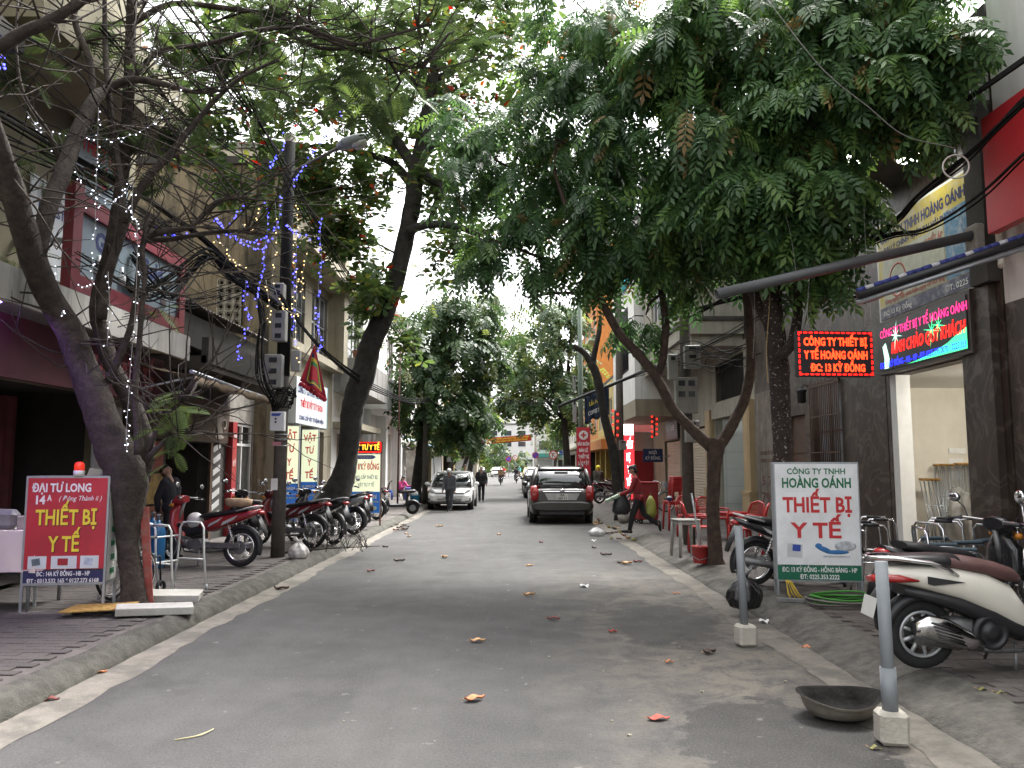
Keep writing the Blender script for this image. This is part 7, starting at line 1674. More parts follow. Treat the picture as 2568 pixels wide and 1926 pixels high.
# ------------------------------------------------------------------ bollards, basin, rubbish
def bollard(label, u, v, lean, Hh, sleeve):
 o = thing('bollard', label, 'bollard', gr(u, v), R(-6 if sleeve else 12))
 mb = MB().box((0, 0, .10), (.17, .15, .19), (0, .02, .0), .022); mb.build('concrete_foot', mt('foot_concrete', (.45, .42, .36), .9, var=.15, bump=.5, bs=40), o)
 PB = mt('grey_pvc', (.22, .24, .255), .45, var=.08, vs=6)
 d = Vector((lean, 0, 1)); mb = MB(); mb.cyl(d * .18, d * Hh, .037, n=16)
 mb.build('pipe', PB, o)
 if sleeve: MB().cyl(d * .181, d * .44, .046, n=16).build('sleeve', PB, o)
bollard('grey pipe bollard in a concrete foot beside the scooter wheel', 2238, 1866, -.015, 1.06, True)
bollard('grey pipe bollard in a concrete foot before the black rubbish bag', 1870, 1620, -.035, 1.08, False)
w = thing('old_basin', 'sooty dented metal basin lying in the gutter by the bollard', 'basin', gr(2105, 1800)); 
ths = lambda r_, t: r_ * (1 + .08 * math.cos(2 * t))
mb = MB(); prof = [(.02, .015), (.12, .012), (.19, .03), (.225, .08), (.238, .125), (.262, .14), (.262, .148), (.23, .14), (.21, .085), (.175, .045), (.10, .03), (.02, .03)]
rs = []
for r_, h in prof:
 rs.append([Vector((r_ * math.cos(t) * (1.0 + (.10 * max(0, math.cos(t)) ** 8 + .04 * max(0, -math.cos(t)) ** 8) * (h > .1)), r_ * math.sin(t) * .92, h + (h > .12) * (.018 * math.cos(2 * t) + .01 * math.sin(t)))) for t in [2 * math.pi * i / 40 for i in range(40)]])
mb.rings(rs[:7], True, False); mb.m = 1; mb.rings(rs[6:], False, True); mb.build('basin_shell', [mt('sooty_aluminium', (.33, .30, .25), .5, .45, var=.35, vs=6, blot=.4, blots=6, dirt=(.05, .045, .04)), mt('soot', (.014, .013, .012), .9, var=.6, vs=9, bump=.4, spec=.2)], w)
def bag(name, label, loc, rx, rz, h, mat, seed, knot=True):
 rnd = random.Random(seed); o = thing(name, label, 'bag', loc); ph = [rnd.uniform(0, 6) for _ in range(6)]
 def f(s_, t_):
  a_ = 2 * math.pi * s_; z = t_; rr = float(np.interp(t_, (0, .06, .3, .55, .8, .93, 1), (.62, .85, 1, .92, .55, .22, .08)))
  k = 1 + .07 * math.sin(3 * a_ + ph[0]) + .05 * math.sin(7 * a_ + ph[1] + 4 * t_) + .03 * math.sin(13 * a_ + ph[2] - 6 * t_)
  return (rx * rr * k * math.cos(a_), rz * rr * k * math.sin(a_), h * z + .015 * math.sin(5 * a_ + ph[3]) * t_)
 MB().grid(f, 44, 16).build('bag_body', mat, o)
 if knot:
  for sx in (-1, 1): MB().loft([((0, 0, h * .97), (.03, 0, 0), (0, .02, 0), 2), ((sx * .03, 0, h * 1.1), (.03, 0, .01), (0, .012, 0), 2), ((sx * .075, .01, h * 1.25), (.035, 0, .02), (0, .006, 0), 2)], 10).build('knot_ear', mat, o)
 return o
bag('rubbish_bag', 'tied black rubbish bag on the kerb behind the bollard', gr(1868, 1525, .10), .19, .17, .33, mt('black_bin_film', (.012, .012, .013), .22, var=.3, bump=.9, bs=13), 1)
bag('rubbish_bag', 'translucent white rubbish bag at the foot of the electric pole', gr(748, 1400, SW), .17, .14, .26, mt('milky_film', (.50, .48, .46), .3, var=.35, vs=9, bump=.8, bs=16, alpha=.92), 2)
bag('plastic_bag', 'clear crumpled plastic bag blown on the road behind the grey car', gr(1496, 1344), .20, .16, .20, mt('clear_film', (.62, .62, .62), .2, var=.15, bump=.8, bs=14, alpha=.72), 3, False)

# hose coil and yellow cord under the white sign
hz = thing('hose_coil', 'coiled green and grey hose on the pavement under the white sign', 'hose', gr(2110, 1520, SW))
for k, (m_, r_) in enumerate(((mt('grey_hose', (.16, .15, .13), .6, var=.2), .30), (mt('green_hose', (.05, .22, .03), .5, var=.15), .26))):
 pts = [((r_ + .03 * math.sin(t * .9 + k)) * math.cos(t) * 1.15, (r_ + .02 * math.cos(t * .7)) * math.sin(t) * .75, .02 + .028 * (i // 22) + .012 * math.sin(t * 1.7) + .02 * k) for i, t in enumerate([.28 * j for j in range(78)])]
 MB().tube(pts + [(pts[-1][0] + .25, pts[-1][1] + .1, .03), (pts[-1][0] + .45, pts[-1][1] + .05, .02)], .011, 6).build('hose', m_, hz)
yc = thing('rope_tangle', 'tangle of yellow cord tied to the leg of the white sign', 'cord', gr(1972, 1500, SW)); rnd = random.Random(9)
for k in range(9):
 x, yv = rnd.uniform(-.02, .16), rnd.uniform(-.12, .02); MB().tube([(0, 0, .2), (x * .4, yv * .3, .15 + rnd.uniform(0, .06)), (x * .8, yv * .8, .06), (x + .02, yv, .008)], .005, 4).build('strand', mt('yellow_rope', (.60, .42, .05), .7, var=.1), yc)
tb = thing('iron_bar', 'short dark iron bar lying by the yellow cord', 'bar', gr(1985, 1512, SW)); MB().box((.1, 0, .025), (.5, .04, .045), (0, 0, -.3), .004).build('bar', m_eng, tb)

# ------------------------------------------------------------------ walking frames and commode chairs
def walker(label, loc, rz, metal, grip, h=.86, scale=1.):
 o = thing('walking_frame', label, 'walker', loc, rz); r_ = .0125; w, d = .27, .20
 for s in (-1, 1):
  f = MB().tube([(s * w, -d - .05, .02), (s * w, -d, h * .5), (s * w, -d + .02, h - .06), (s * w, -d + .06, h), (s * w, d - .06, h), (s * w, d - .02, h - .06), (s * w, d, h * .5), (s * w, d + .05, .02)], r_, 8).build('side_frame', metal, o)
  MB().cyl((s * w, -.09, h), (s * w, .09, h), .018, n=8).build('grip', grip, f)
  for y_ in (-d - .052, d + .052): MB().cyl((s * w, y_, 0), (s * w, y_ * .98, .06), .017, n=8).build('rubber_tip', grip, f)
  MB().tube([(s * w, -d, h * .45), (s * w, d, h * .45)], .009, 6).build('side_rail', metal, f)
 for k in (.8, .42): MB().tube([(-w, d, h * k), (w, d, h * k)], .011, 6).build('cross_rail', metal, o)
 return o
m_wtube = mt('white_tube', (.62, .63, .62), .35, .2, var=.05)
wk0 = walker('white walking frame standing between the leaning tree and the gas cylinders', gr(412, 1492, SW) + Vector((0, .25, 0)), R(70), m_wtube, m_grey, .8)
def wcopy(label, loc, rz, src=wk0, mats=None, sc=1.):
 c = copy_tree(src, None, mats); c.location = loc; c.rotation_euler = (0, 0, rz); c['label'] = label; c.scale = (sc, sc, sc); c['group'] = 'walking aids set out for sale'; return c
wk0['group'] = 'walking aids set out for sale'
wcopy('white walking frame half hidden behind the leaning trunk', gr(288, 1505, SW) + Vector((0, .35, 0)), R(100), mats=None)
CH = {'white_tube': m_chrome, 'grey_paint': m_black}
wcopy('chrome walking frame with black grips beside the white standing sign', gr(2225, 1500, SW) + Vector((.05, .55, 0)), R(75), mats=CH)
wcopy('chrome walking frame with black grips just behind the first one', gr(2245, 1480, SW) + Vector((.25, .95, 0)), R(75), mats=CH)
wcopy('tall chrome walking frame before the plastic wrapped chairs', Vector((5.3, 9.9, SW)), R(60), mats=CH, sc=1.05)
def commode(label, loc, rz):
 o = thing('commode_chair', label, 'chair', loc, rz, 'commode chairs set out for sale'); w, d = .26, .23; BL = mt('blue_grey_pad', (.09, .13, .155), .6, var=.1)
 MB().box((0, 0, .45), (.46, .44, .05), None, .02).build('seat', BL, o)
 for s in (-1, 1):
  k = MB().tube([(s * w, d, 0), (s * w, d, .62), (s * w, d - .05, .66), (s * w, -d + .05, .66), (s * w, -d, .62), (s * w, -d, 0)], .0125, 8).build('side_frame', m_chrome, o)
  MB().box((s * w, 0, .685), (.055, .34, .03), None, .01).build('arm_pad', BL, k)
 MB().tube([(-w + .03, -d, .45), (-w + .03, -d - .04, .82), (-w + .08, -d - .05, .87), (w - .08, -d - .05, .87), (w - .03, -d - .04, .82), (w - .03, -d, .45)], .0125, 8).build('backrest', m_chrome, o)
 MB().tube([(-w, d, .2), (w, d, .2)], .01, 6).build('stretcher', m_chrome, o); return o
cm0 = commode('chrome commode chair with blue grey arm pads nearest the white scooter', (4.42, 8.2, SW), R(-100))
for lb, l, r_ in (('chrome commode chair standing behind the first by the shop step', (4.85, 8.95, SW), -80), ('chrome commode chair closest to the corner column', (5.35, 8.7, SW), -60)):
 c = copy_tree(cm0); c.location = l; c.rotation_euler = (0, 0, R(r_)); c['label'] = lb

# ------------------------------------------------------------------ things round the leaning tree
for k, (u, v, lb) in enumerate(((392, 1425, 'blue gas cylinder closest to the white walking frame'), (378, 1412, 'blue gas cylinder standing behind the other one'))):
 o = thing('gas_cylinder', lb, 'gas cylinder', gr(u, v, SW), 0, 'blue gas cylinders'); MB().lathe([(.09, 0), (.105, .02), (.11, .06), (.11, .52), (.095, .60), (.05, .65), (.03, .66), (.03, .70)], n=20).build('bottle', mt('gas_blue', (.02, .14, .33), .35, var=.12, coat=.2), o); MB().lathe([(.02, .701), (.02, .76), (.035, .765), (.035, .785)], n=10).build('valve', m_steel, o)
o = thing('plank', 'faded red plank leaning against the leaning trunk', 'plank', gr(372, 1520, SW)); MB().box((-.04, 0, .52), (.085, .03, 1.06), (0, -.09, .2), .004).build('board', mt('worn_red_paint', (.27, .055, .045), .8, var=.35, vs=7, blot=.4, blots=6, dirt=(.25, .2, .17)), o)
for k, (u, v, sx, sy, rz, lb) in enumerate(((430, 1505, .62, .42, .25, 'pale concrete slab behind, lying by the leaning tree'), (388, 1540, .72, .30, .42, 'pale concrete slab at the kerb in front of the leaning tree'))):
 o = thing('concrete_slab', lb, 'slab', gr(u, v, SW), rz); MB().box((0, 0, .05), (sx, sy, .075), (.02, .04, 0), .006).build('slab', mt('pale_concrete', (.38, .37, .34), .9, var=.15, bump=.4, bs=50), o)
o = thing('perforated_plate', 'yellow perforated metal plate on the ground beside the leaning tree', 'plate', gr(250, 1540, SW), .12)
mb = MB(); nx, ny = 5, 3; W_, D_ = .62, .44
xs = [-W_ / 2 + W_ * i / nx for i in range(nx + 1)]; ys = [-D_ / 2 + D_ * j / ny for j in range(ny + 1)]
for i in range(nx):
 for j in range(ny):
  cx, cy_ = (xs[i] + xs[i + 1]) / 2, (ys[j] + ys[j + 1]) / 2; z = .06 + .02 * (i / nx); hx, hy_ = W_ / nx / 2, D_ / ny / 2
  out = [(cx + a_ * hx, cy_ + b_ * hy_, z) for a_, b_ in ((-1, -1), (1, -1), (1, 1), (-1, 1))]; inn = [(cx + a_ * .025, cy_ + b_ * .016, z) for a_, b_ in ((-1, -1), (1, -1), (1, 1), (-1, 1))]
  mb.add(out + inn, [(k, (k + 1) % 4, 4 + (k + 1) % 4, 4 + k) for k in range(4)])
mb.build('plate', mt('ochre_metal', (.40, .24, .06), .7, var=.25, vs=8, blot=.3, blots=6), o, solid=.012)
for k, x in enumerate((-.28, .25)): MB().box((x, .05, .028), (.1, .28, .05), None, .008).build('packing_brick', m_conc, o)
# cloth covered table at the west edge, with goods
o = thing('cloth_table', 'table under a pale pink cloth at the shop front beside the red sign', 'table', (-5.55, 8.75, SW), .1)
def tcl(s_, t_):
 P4 = [(-.55, -.4), (.55, -.4), (.55, .4), (-.55, .4)]; k = int(s_ * 4) % 4; f = s_ * 4 - int(s_ * 4); a_, b_ = P4[k], P4[(k + 1) % 4]; x, yv = a_[0] + (b_[0] - a_[0]) * f, a_[1] + (b_[1] - a_[1]) * f
 e = 1 + .06 * t_ + .03 * math.sin(s_ * 75) * t_; return (x * e, yv * e, .82 - .42 * t_ + .01 * math.sin(s_ * 40) * t_)
MB().grid(tcl, 80, 6).build('cloth_skirt', mt('pale_pink_cloth', (.62, .53, .52), .8, var=.06), o); MB().box((0, 0, .815), (1.1, .8, .02)).build('cloth_top', MATS['pale_pink_cloth'], o)
for x in (-.5, .5):
 for yv in (-.35, .35): MB().cyl((x, yv, 0), (x, yv, .80), .02, n=8).build('leg', m_steel, o)
o = thing('wrapped_parcel', 'plastic wrapped parcel standing on the pink cloth', 'parcel', (-5.4, 8.6, SW + .826)); MB().box((0, 0, .105), (.26, .2, .21), (0, .05, .2), .05).build('wrapping', mt('grey_wrap', (.16, .16, .17), .35, var=.3, vs=8, bump=.6, bs=12), o); MB().box((.2, .02, .07), (.14, .12, .14), (0, 0, .5), .01).build('carton', m_conc, o)
o = thing('foam_rollers', 'upright walking stick bundle with tan tops at the edge of the pink table', 'sticks', (-5.75, 8.55, SW + .826))
for k in range(4): MB().tube([(.05 * k, .02 * k, 0), (.05 * k + .02, .02 * k, .42), (.05 * k + .06, .02 * k, .45)], .016, 6).build('stick', mt('tan_stick', (.45, .26, .12), .6, var=.1), o)
# folded wheelchair behind the red sign
o = thing('wheelchair', 'folded wheelchair with blue seat behind the red standing sign', 'wheelchair', (-4.3, 9.2, SW), R(80))
for s in (-1, 1):
 t = MB().torus((-.1, s * .16, .3), (0, 1, 0), .28, .016, 28, 6).build('wheel', m_rub, o); mb = MB(); mb.torus((-.1, s * .19, .3), (0, 1, 0), .24, .008, 24, 5)
 for k in range(10): mb.cyl((-.1, s * .16, .3), (-.1 + .27 * math.cos(k * .628), s * .16, .3 + .27 * math.sin(k * .628)), .003, n=4)
 mb.build('hand_rim', m_chrome, t); MB().torus((.34, s * .14, .09), (0, 1, 0), .07, .02, 16, 6).build('caster', m_rub, o)
 MB().tube([(-.28, s * .15, .92), (-.18, s * .15, .9), (-.18, s * .15, .45), (.3, s * .14, .45), (.34, s * .14, .1)], .012, 6).build('side_frame', m_black, o); MB().box((.05, s * .15, .68), (.3, .04, .03), None, .01).build('arm_pad', m_black, o)
MB().box((.05, 0, .47), (.4, .26, .04), None, .01).build('seat', MATS['blue_grey_pad'], o); MB().box((-.18, 0, .68), (.03, .27, .4), None, .01).build('backrest', MATS['blue_grey_pad'], o)

# ------------------------------------------------------------------ plastic chairs, stools, tables by the eating house
m_rp = mt('red_plastic', (.42, .022, .022), .38, var=.08, vs=5)
def chair(label, loc, rz, arms=True):
 o = thing('plastic_chair', label, 'chair', loc, rz, 'red plastic chairs'); 
 MB().loft([((0, 0, .42), (.2, 0, 0), (0, .2, 0), 5), ((0, 0, .445), (.22, 0, 0), (0, .22, 0), 5), ((0, 0, .45), (.2, 0, 0), (0, .2, 0), 5)], 20).build('seat', m_rp, o)
 for sx in (-1, 1):
  for sy in (-1, 1): MB().loft([((sx * .18, sy * .18, .43), (.03, 0, 0), (0, .03, 0), 4), ((sx * .215, sy * .215, 0), (.02, 0, 0), (0, .02, 0), 4)], 8).build('leg', m_rp, o)
 mb = MB(); bx = lambda y_, z: (-.2 - (z - .44) * .25 - .03 * (1 - (y_ / .22) ** 2), y_, z)
 mb.tube([bx(-.21, .43), bx(-.22, .68), bx(-.17, .82), bx(0, .86), bx(.17, .82), bx(.22, .68), bx(.21, .43)], .02, 7)
 for k in range(9): y_ = -.16 + .04 * k; mb.tube([bx(y_, .45), bx(y_, .83)], .007, 4)
 for k in range(8): z = .5 + .042 * k; mb.tube([bx(-.2, z), bx(0, z), bx(.2, z)], .006, 4)
 mb.build('backrest', m_rp, o)
 if arms:
  for s in (-1, 1): MB().tube([bx(s * .21, .62), (.05, s * .245, .64), (.19, s * .235, .62), (.2, s * .215, .44)], .018, 6).build('armrest', m_rp, o)
 return o
ch0 = chair('red plastic armchair facing the forked tree behind the red bucket', gr(1755, 1385, SW) + Vector((.05, .1, 0)), R(-10))
def ccopy(label, loc, rz):
 c = copy_tree(ch0); c.location = loc; c.rotation_euler = (0, 0, R(rz)); c['label'] = label
ccopy('red plastic armchair beside the rear wheel of the black motorbike', gr(1880, 1395, SW) + Vector((.1, .3, 0)), 160)
ccopy('red plastic armchair behind the forked trunk against the kitchen opening', (4.2, 14.6, SW), 200)
ccopy('red plastic armchair tipped in to the small red table', (4.15, 16.6, SW), -60)
ccopy('red plastic armchair on the far side of the small red table', (3.8, 17.5, SW), -100)
def stool(name, label, loc, rz, mat, w=.3, h=.45, group='plastic stools and tables'):
 o = thing(name, label, 'table' if w > .4 else 'stool', loc, rz, group); MB().box((0, 0, h - .015), (w, w, .03), None, .01).build('top', mat, o); k = w / 2 - .035
 for sx in (-1, 1):
  for sy in (-1, 1): MB().loft([((sx * k, sy * k, h - .03), (.028, 0, 0), (0, .028, 0), 5), ((sx * (k + .03), sy * (k + .03), 0), (.02, 0, 0), (0, .02, 0), 5)], 8).build('leg', mat, o)
 MB().box((0, 0, h - .06), (w - .04, w - .04, .05)).build('apron', mat, o); return o
stool('plastic_table', 'worn grey plastic stool table leaning by the utility pole', gr(1725, 1398, SW) + Vector((0, .12, 0)), .2, mt('grey_plastic', (.26, .25, .23), .6, var=.2), .38, .62)
stool('plastic_table', 'red plastic table carrying the stacked stools', gr(1700, 1330, SW) + Vector((.0, .2, 0)), .1, m_rp, .5, .68)
stool('plastic_table', 'low red plastic table among the red armchairs', (4.6, 16.9, SW), .3, m_rp, .55, .55)
q = gr(1700, 1330, SW) + Vector((.03, .22, .68))
for k in range(6): stool('plastic_stool', 'one of the red stools stacked on the red table', q + Vector((.0, .0, .055 * k)), .1 + .02 * k, m_rp, .28, .30, 'stacked red stools')
o = thing('bowl', 'small blue and white bowl on the red table edge', 'bowl', gr(1700, 1330, SW) + Vector((-.18, .02, .682))); MB().lathe([(.04, 0), (.06, .03), (.085, .07), (.09, .075), (.08, .07), (.05, .02)], n=16).build('dish', mt('bowl_blue', (.03, .06, .25), .3), o); MB().ell((0, 0, .08), (.06, .06, .04), 10, 6).build('paper_napkin', m_white, o)
o = thing('bucket', 'red plastic bucket with a broom standing by the forked tree', 'bucket', gr(1757, 1412, SW)); MB().lathe([(.105, .0), (.11, .01), (.135, .24), (.148, .245), (.148, .262), (.135, .262), (.125, .24), (.10, .02), (.02, .015)], n=24).build('pail', mt('red_bucket', (.34, .03, .028), .5, var=.15), o); MB().tube([(-.14, 0, .25), (-.15, -.05, .12), (-.05, -.14, .06), (.1, -.12, .1), (.14, 0, .25)], .005, 5).build('handle', m_steel, o)
o = thing('broom', 'broom handle standing in the red bucket', 'broom', gr(1757, 1412, SW) + Vector((0, 0, .02))); MB().tube([(.02, 0, .01), (-.03, .05, .5), (-.09, .12, 1.05)], .014, 7).build('stick', m_grey, o); MB().loft([((.02, 0, .0), (.07, 0, 0), (0, .03, 0), 3), ((.01, .01, .14), (.03, 0, 0), (0, .02, 0), 3)], 12).build('head', m_wood, o)

# bicycle
q = gr(1668, 1284, SW); o = thing('bicycle', 'old bicycle with pale curved frame in front of the roller shutter', 'bicycle', q + Vector((-.45, .1, 0)), R(8))
for x in (-.5, .52):
 t = MB().torus((x, 0, .33), (0, 1, 0), .315, .018, 30, 6).build('wheel', m_rub, o); mb = MB(); mb.torus((x, 0, .33), (0, 1, 0), .295, .01, 28, 5); mb.cyl((x, -.04, .33), (x, .04, .33), .025, n=8)
 for k in range(18): mb.cyl((x, .03 * (-1) ** k, .33), (x + .295 * math.cos(k * .349), 0, .33 + .295 * math.sin(k * .349)), .0022, n=3, cap=False)
 mb.build('rim', m_chrome, t); arc_fender((x, 0, .33), .345, .028, 20, 170, m_steel, o, 'mudguard')
m_bf = mt('champagne_paint', (.36, .31, .22), .35, .4, var=.08); mb = MB(); mb.tube([(.38, 0, .80), (.3, 0, .55), (.12, 0, .36), (-.05, 0, .30)], .018, 7); mb.tube([(.37, 0, .70), (.25, 0, .48), (.08, 0, .32), (-.05, 0, .28)], .014, 7); mb.tube([(-.05, 0, .28), (-.17, 0, .75)], .015, 7)
for s in (-.05, .05): mb.tube([(-.05, 0, .28), (-.5, s, .33)], .01, 5); mb.tube([(-.14, 0, .62), (-.5, s, .33)], .009, 5); mb.tube([(.40, 0, .62), (.52, s, .33)], .012, 5)
mb.tube([(.40, 0, .62), (.35, 0, .95)], .015, 6); mb.build('frame', m_bf, o)
MB().tube([(.12, .28, .98), (.28, .25, 1.02), (.35, .08, .96), (.35, -.08, .96), (.28, -.25, 1.02), (.12, -.28, .98)], .011, 6).build('handlebar', m_chrome, o); MB().loft([((-.30, 0, .80), (0, 0, .02), (0, .09, 0), 2.5), ((-.2, 0, .81), (0, 0, .03), (0, .08, 0), 2.5), ((-.02, 0, .80), (0, 0, .015), (0, .025, 0), 2.5)], 10).build('saddle', m_black, o)
mb = MB(); mb.cyl((-.05, -.05, .28), (-.05, -.06, .28), .09, n=18); mb.tube([(-.05, -.07, .28), (.03, -.07, .14), (.03, -.13, .14)], .01, 5); mb.tube([(-.05, .06, .28), (-.13, .06, .42), (-.13, .13, .42)], .01, 5); mb.build('crank', m_eng, o); MB().loft([((.55, 0, .78), (.11, 0, 0), (0, .14, 0), 4), ((.58, 0, 1.0), (.14, 0, 0), (0, .17, 0), 4)], 14, False).build('basket', m_steel, o)
# red cart and planter near the pruned tree
o = thing('red_cart', 'tall red metal cart box beside the pruned trunk', 'cart', (3.55, 21.4, SW), R(8)); MB().box((0, 0, .58), (.55, .5, .95), None, .02).build('box', mt('cart_red', (.24, .025, .028), .5, var=.15), o); MB().box((0, -.0, 1.07), (.6, .55, .04), None, .01).build('lid', mt('lid_red', (.40, .05, .05), .4), o)
for sx in (-1, 1):
 for sy in (-1, 1): MB().torus((sx * .2, sy * .2, .06), (0, 1, 0), .04, .02, 12, 6).build('caster', m_rub, o)
o = thing('planter_box', 'small grey planter block holding a thin stick beside the kerb', 'planter', (3.02, 21.6, SW)); MB().lathe([(.17, 0), (.2, .2), (.17, .2), (.16, .17)], n=4).build('pot', m_conc, o); MB().tube([(0, 0, .15), (.0, 0, 1.1)], .018, 6).build('stick', m_wood, o)

# ------------------------------------------------------------------ tea corner further down the west pavement
q = gr(1030, 1254, SW); m_bp = mt('blue_plastic', (.03, .07, .38), .4, var=.06)
stool('plastic_table', 'blue plastic table at the tea corner beside the pink top', q + Vector((.05, 0, 0)), .2, m_bp, .6, .55); 
for k, (dx, dy, m_, lb) in enumerate(((-1.05, .4, m_bp, 'blue plastic stool behind the pink top at the tea corner'), (-1.6, -6.2, m_rp, 'red plastic stool behind the small electric scooter'), (.75, .5, m_rp, 'red plastic stool just past the blue table'))): stool('plastic_stool', lb, q + Vector((dx, dy, 0)), .3 * k, m_, .32, .42)
o = thing('tea_crate', 'red crate of tea things on the pavement past the blue table', 'crate', q + Vector((1.0, 1.2, 0))); MB().box((0, 0, .15), (.7, .45, .3), None, .02).build('crate', m_rp, o); MB().ell((0, 0, .36), (.15, .12, .1), 12, 8).build('kettle', m_chrome, o)
o = thing('bucket', 'light blue bucket with a white bag on top at the kerb', 'bucket', gr(1040, 1268, SW)); MB().lathe([(.15, 0), (.16, .01), (.19, .38), (.2, .39), (.185, .38), (.15, .03)], n=20).build('pail', mt('sky_blue_plastic', (.05, .30, .45), .4, var=.06), o); MB().ell((.0, 0, .44), (.14, .14, .13), 12, 8).build('bag', m_white, o)

# ------------------------------------------------------------------ poles with meter boxes, street lamp
m_pole = mt('pole_concrete', (.115, .103, .09), .9, var=.25, vs=5, bump=.4, streak=.5)
m_meter = mt('meter_box', (.25, .25, .235), .5, var=.15, streak=.5, dirt=(.12, .11, .1)); m_mwin = mt('meter_window', (.03, .035, .04), .1, var=.1); m_cable = mt('cable_rubber', (.012, .012, .012), .9, var=.2, spec=.15)
def pole(label, x, y, h, r0, r1, mat=None, boxes=(), bands=True):
 o = thing('utility_pole', label, 'pole', (x, y, 0))
 MB().lathe([(r0, 0), (r0 + (r1 - r0) * .5, h * .5), (r1, h)], n=16).build('shaft', mat or m_pole, o)
 for (dx, z, w, hh, n) in boxes:
  k = MB().box((dx, -r0 - .09, z), (w, .17, hh), None, .012).build('meter_box', m_meter, o)
  for i in range(n): MB().box((dx + (0 if n < 4 else (-.25 + .5 * (i % 2)) * w * .9), -r0 - .178, z + hh * (.33 - (.33 if n < 4 else .3) * (i if n < 4 else i // 2))), (w * (.45 if n < 4 else .3), .006, hh * .15)).build('meter_window', m_mwin, k)
 return o
P0 = gr(696, 1397, SW); px_, py_ = P0.x, P0.y
zz = lambda v: at(696, v, py_ - .3).z
po = pole('concrete electric pole wrapped in cables and meter boxes on the west pavement', px_, py_, 7.4, .115, .085, None, ((-.02, zz(816), .23, .52, 3), (-.09, zz(930), .29, .56, 3), (-.06, zz(735), .22, .36, 2)))
kb = MB().box((.0, -.21, zz(1056)), (.235, .12, .32), None, .008).build('junction_box', mt('box_white', (.62, .63, .63), .45, var=.05), po); MB().prism([(-.09, -.272, zz(1043)), (.04, -.272, zz(1043)), (.075, -.272, zz(1036)), (-.09, -.272, zz(1036))], (0, -.003, 0)).build('blue_mark', m_txt_blue, kb)
for k in (0, 1): MB().cyl((-.02, -.27, zz(1050 + 8 * k)), (-.02, -.276, zz(1050 + 8 * k)), .018, n=10).build('lock_knob', m_black, kb)
MB().box((.23, -.05, zz(900)), (.15, .12, .36), None, .01).build('small_meter_box', m_meter, po)
MB().box((-.05, -.139, zz(1215)), (.11, .006, .19)).build('paper_notice', m_white, po); MB().box((-.03, -.139, zz(1112)), (.14, .006, .06)).build('pink_sticker', mt('pink_paper', (.5, .2, .22), .6), po)
for v in (1088, 1100, 1117): MB().torus((0, 0, zz(v)), (0, 0, 1), .136, .006, 24, 4).build('steel_band', m_steel, po)
cc = thing('cable_coil', 'thick coil of black cable hung round the electric pole', 'cable', (px_, py_, zz(1000)))
MB().lathe([(.112, 3.15), (.102, 5), (.094, 7.25)], n=16).build('cable_wrap', m_cable, po)
rnd = random.Random(21)
for k in range(9):
 a0 = rnd.uniform(0, 6.28); pts = [((.17 + .03 * rnd.random() + .05 * math.sin(t + a0)) * math.cos(t), (.17 + .02 * rnd.random()) * math.sin(t) - .03, .16 * math.sin(t + a0) + rnd.uniform(-.1, .1)) for t in [2 * math.pi * i / 16 for i in range(16)]]
 MB().tube(pts, .011, 5, closed=True).build('loop', m_cable, cc)
# lamp arm and head
la = thing('street_lamp', 'grey street lamp head on a slanting arm from the electric pole', 'street lamp', (px_, py_ - .1, zz(450)))
A0, A1, A2 = Vector((px_, py_ - .1, zz(470))), at(744, 426, py_ - .4), at(846, 372, py_ - .8)
MB().tube([A0, A1, A2], .026, 8).build('arm', m_pole, la, True)
d = (at(925, 345, py_ - .9) - A2); ln = d.length; d.normalize(); up = Vector((-d.z, 0, d.x)).normalized(); sd2 = d.cross(up)
sec = [(0, .045, .04), (.08, .07, .065), (.3, .12, .09), (.65, .125, .085), (.9, .1, .06), (1.0, .06, .03)]
MB().loft([(A2 + d * (t * ln) + up * .02, up * b_, sd2 * a_, 3) for t, a_, b_ in sec], 16).build('head_shell', mt('lamp_grey', (.2, .225, .22), .45, var=.06), la, True)
MB().loft([(A2 + d * (t * ln) - up * dz, up * b_, sd2 * a_, 2.2) for t, a_, b_, dz in ((.42, .04, .02, .04), (.55, .1, .07, .06), (.75, .105, .075, .06), (.92, .06, .04, .03))], 14).build('lens', mt('lamp_lens', (.42, .42, .38), .1, var=.05, coat=.6), la, True)
P1 = (3.42, 15.6)
pole('dark utility pole hung with meter boxes beside the red chairs', *P1, 7.6, .12, .095, mt('dark_pole', (.095, .085, .075), .9, var=.3, vs=5, streak=.4), ((-.05, 3.0, .42, .7, 4), (.08, 3.75, .3, .45, 2), (-.3, 3.55, .18, .5, 1), (.05, 2.3, .26, .42, 1)))
pole('grey utility pole behind the pruned tree with red lamps', 3.45, 25.5, 8, .13, .1, None, ((.05, 2.3, .22, .3, 1),))
pole('greenish slender pole with long white lamps at the far east kerb', 2.95, 34.2, 9.2, .13, .09, mt('green_pole', (.13, .17, .13), .8, var=.2), ((-.28, 4.0, .16, 1.0, 1), (-.28, 5.2, .12, .6, 1)))
pole('weathered pole with racks of meter boxes on the far west pavement', -3.55, 47, 7.5, .13, .1, None, ((-.4, 3.7, .7, .7, 4), (-.4, 2.9, .7, .7, 4), (-.1, 2.1, .3, .4, 1)))
pole('pole standing before the dense dark tree, draped with cables', -3.5, 32.3, 5.4, .12, .1)
pole('pale tall pole behind the red street banner', 1.9 + .95, 96, 11, .16, .11, mt('pale_pole', (.34, .32, .29), .9, var=.15))
o = thing('flag_pole', 'thin rusty post in front of the white house', 'post', (-4.35, 30.6, SW)); MB().cyl((0, 0, 0), (0.02, 0, 6.2), .035, .03, n=8).build('post', MATS['rusty_post'], o)
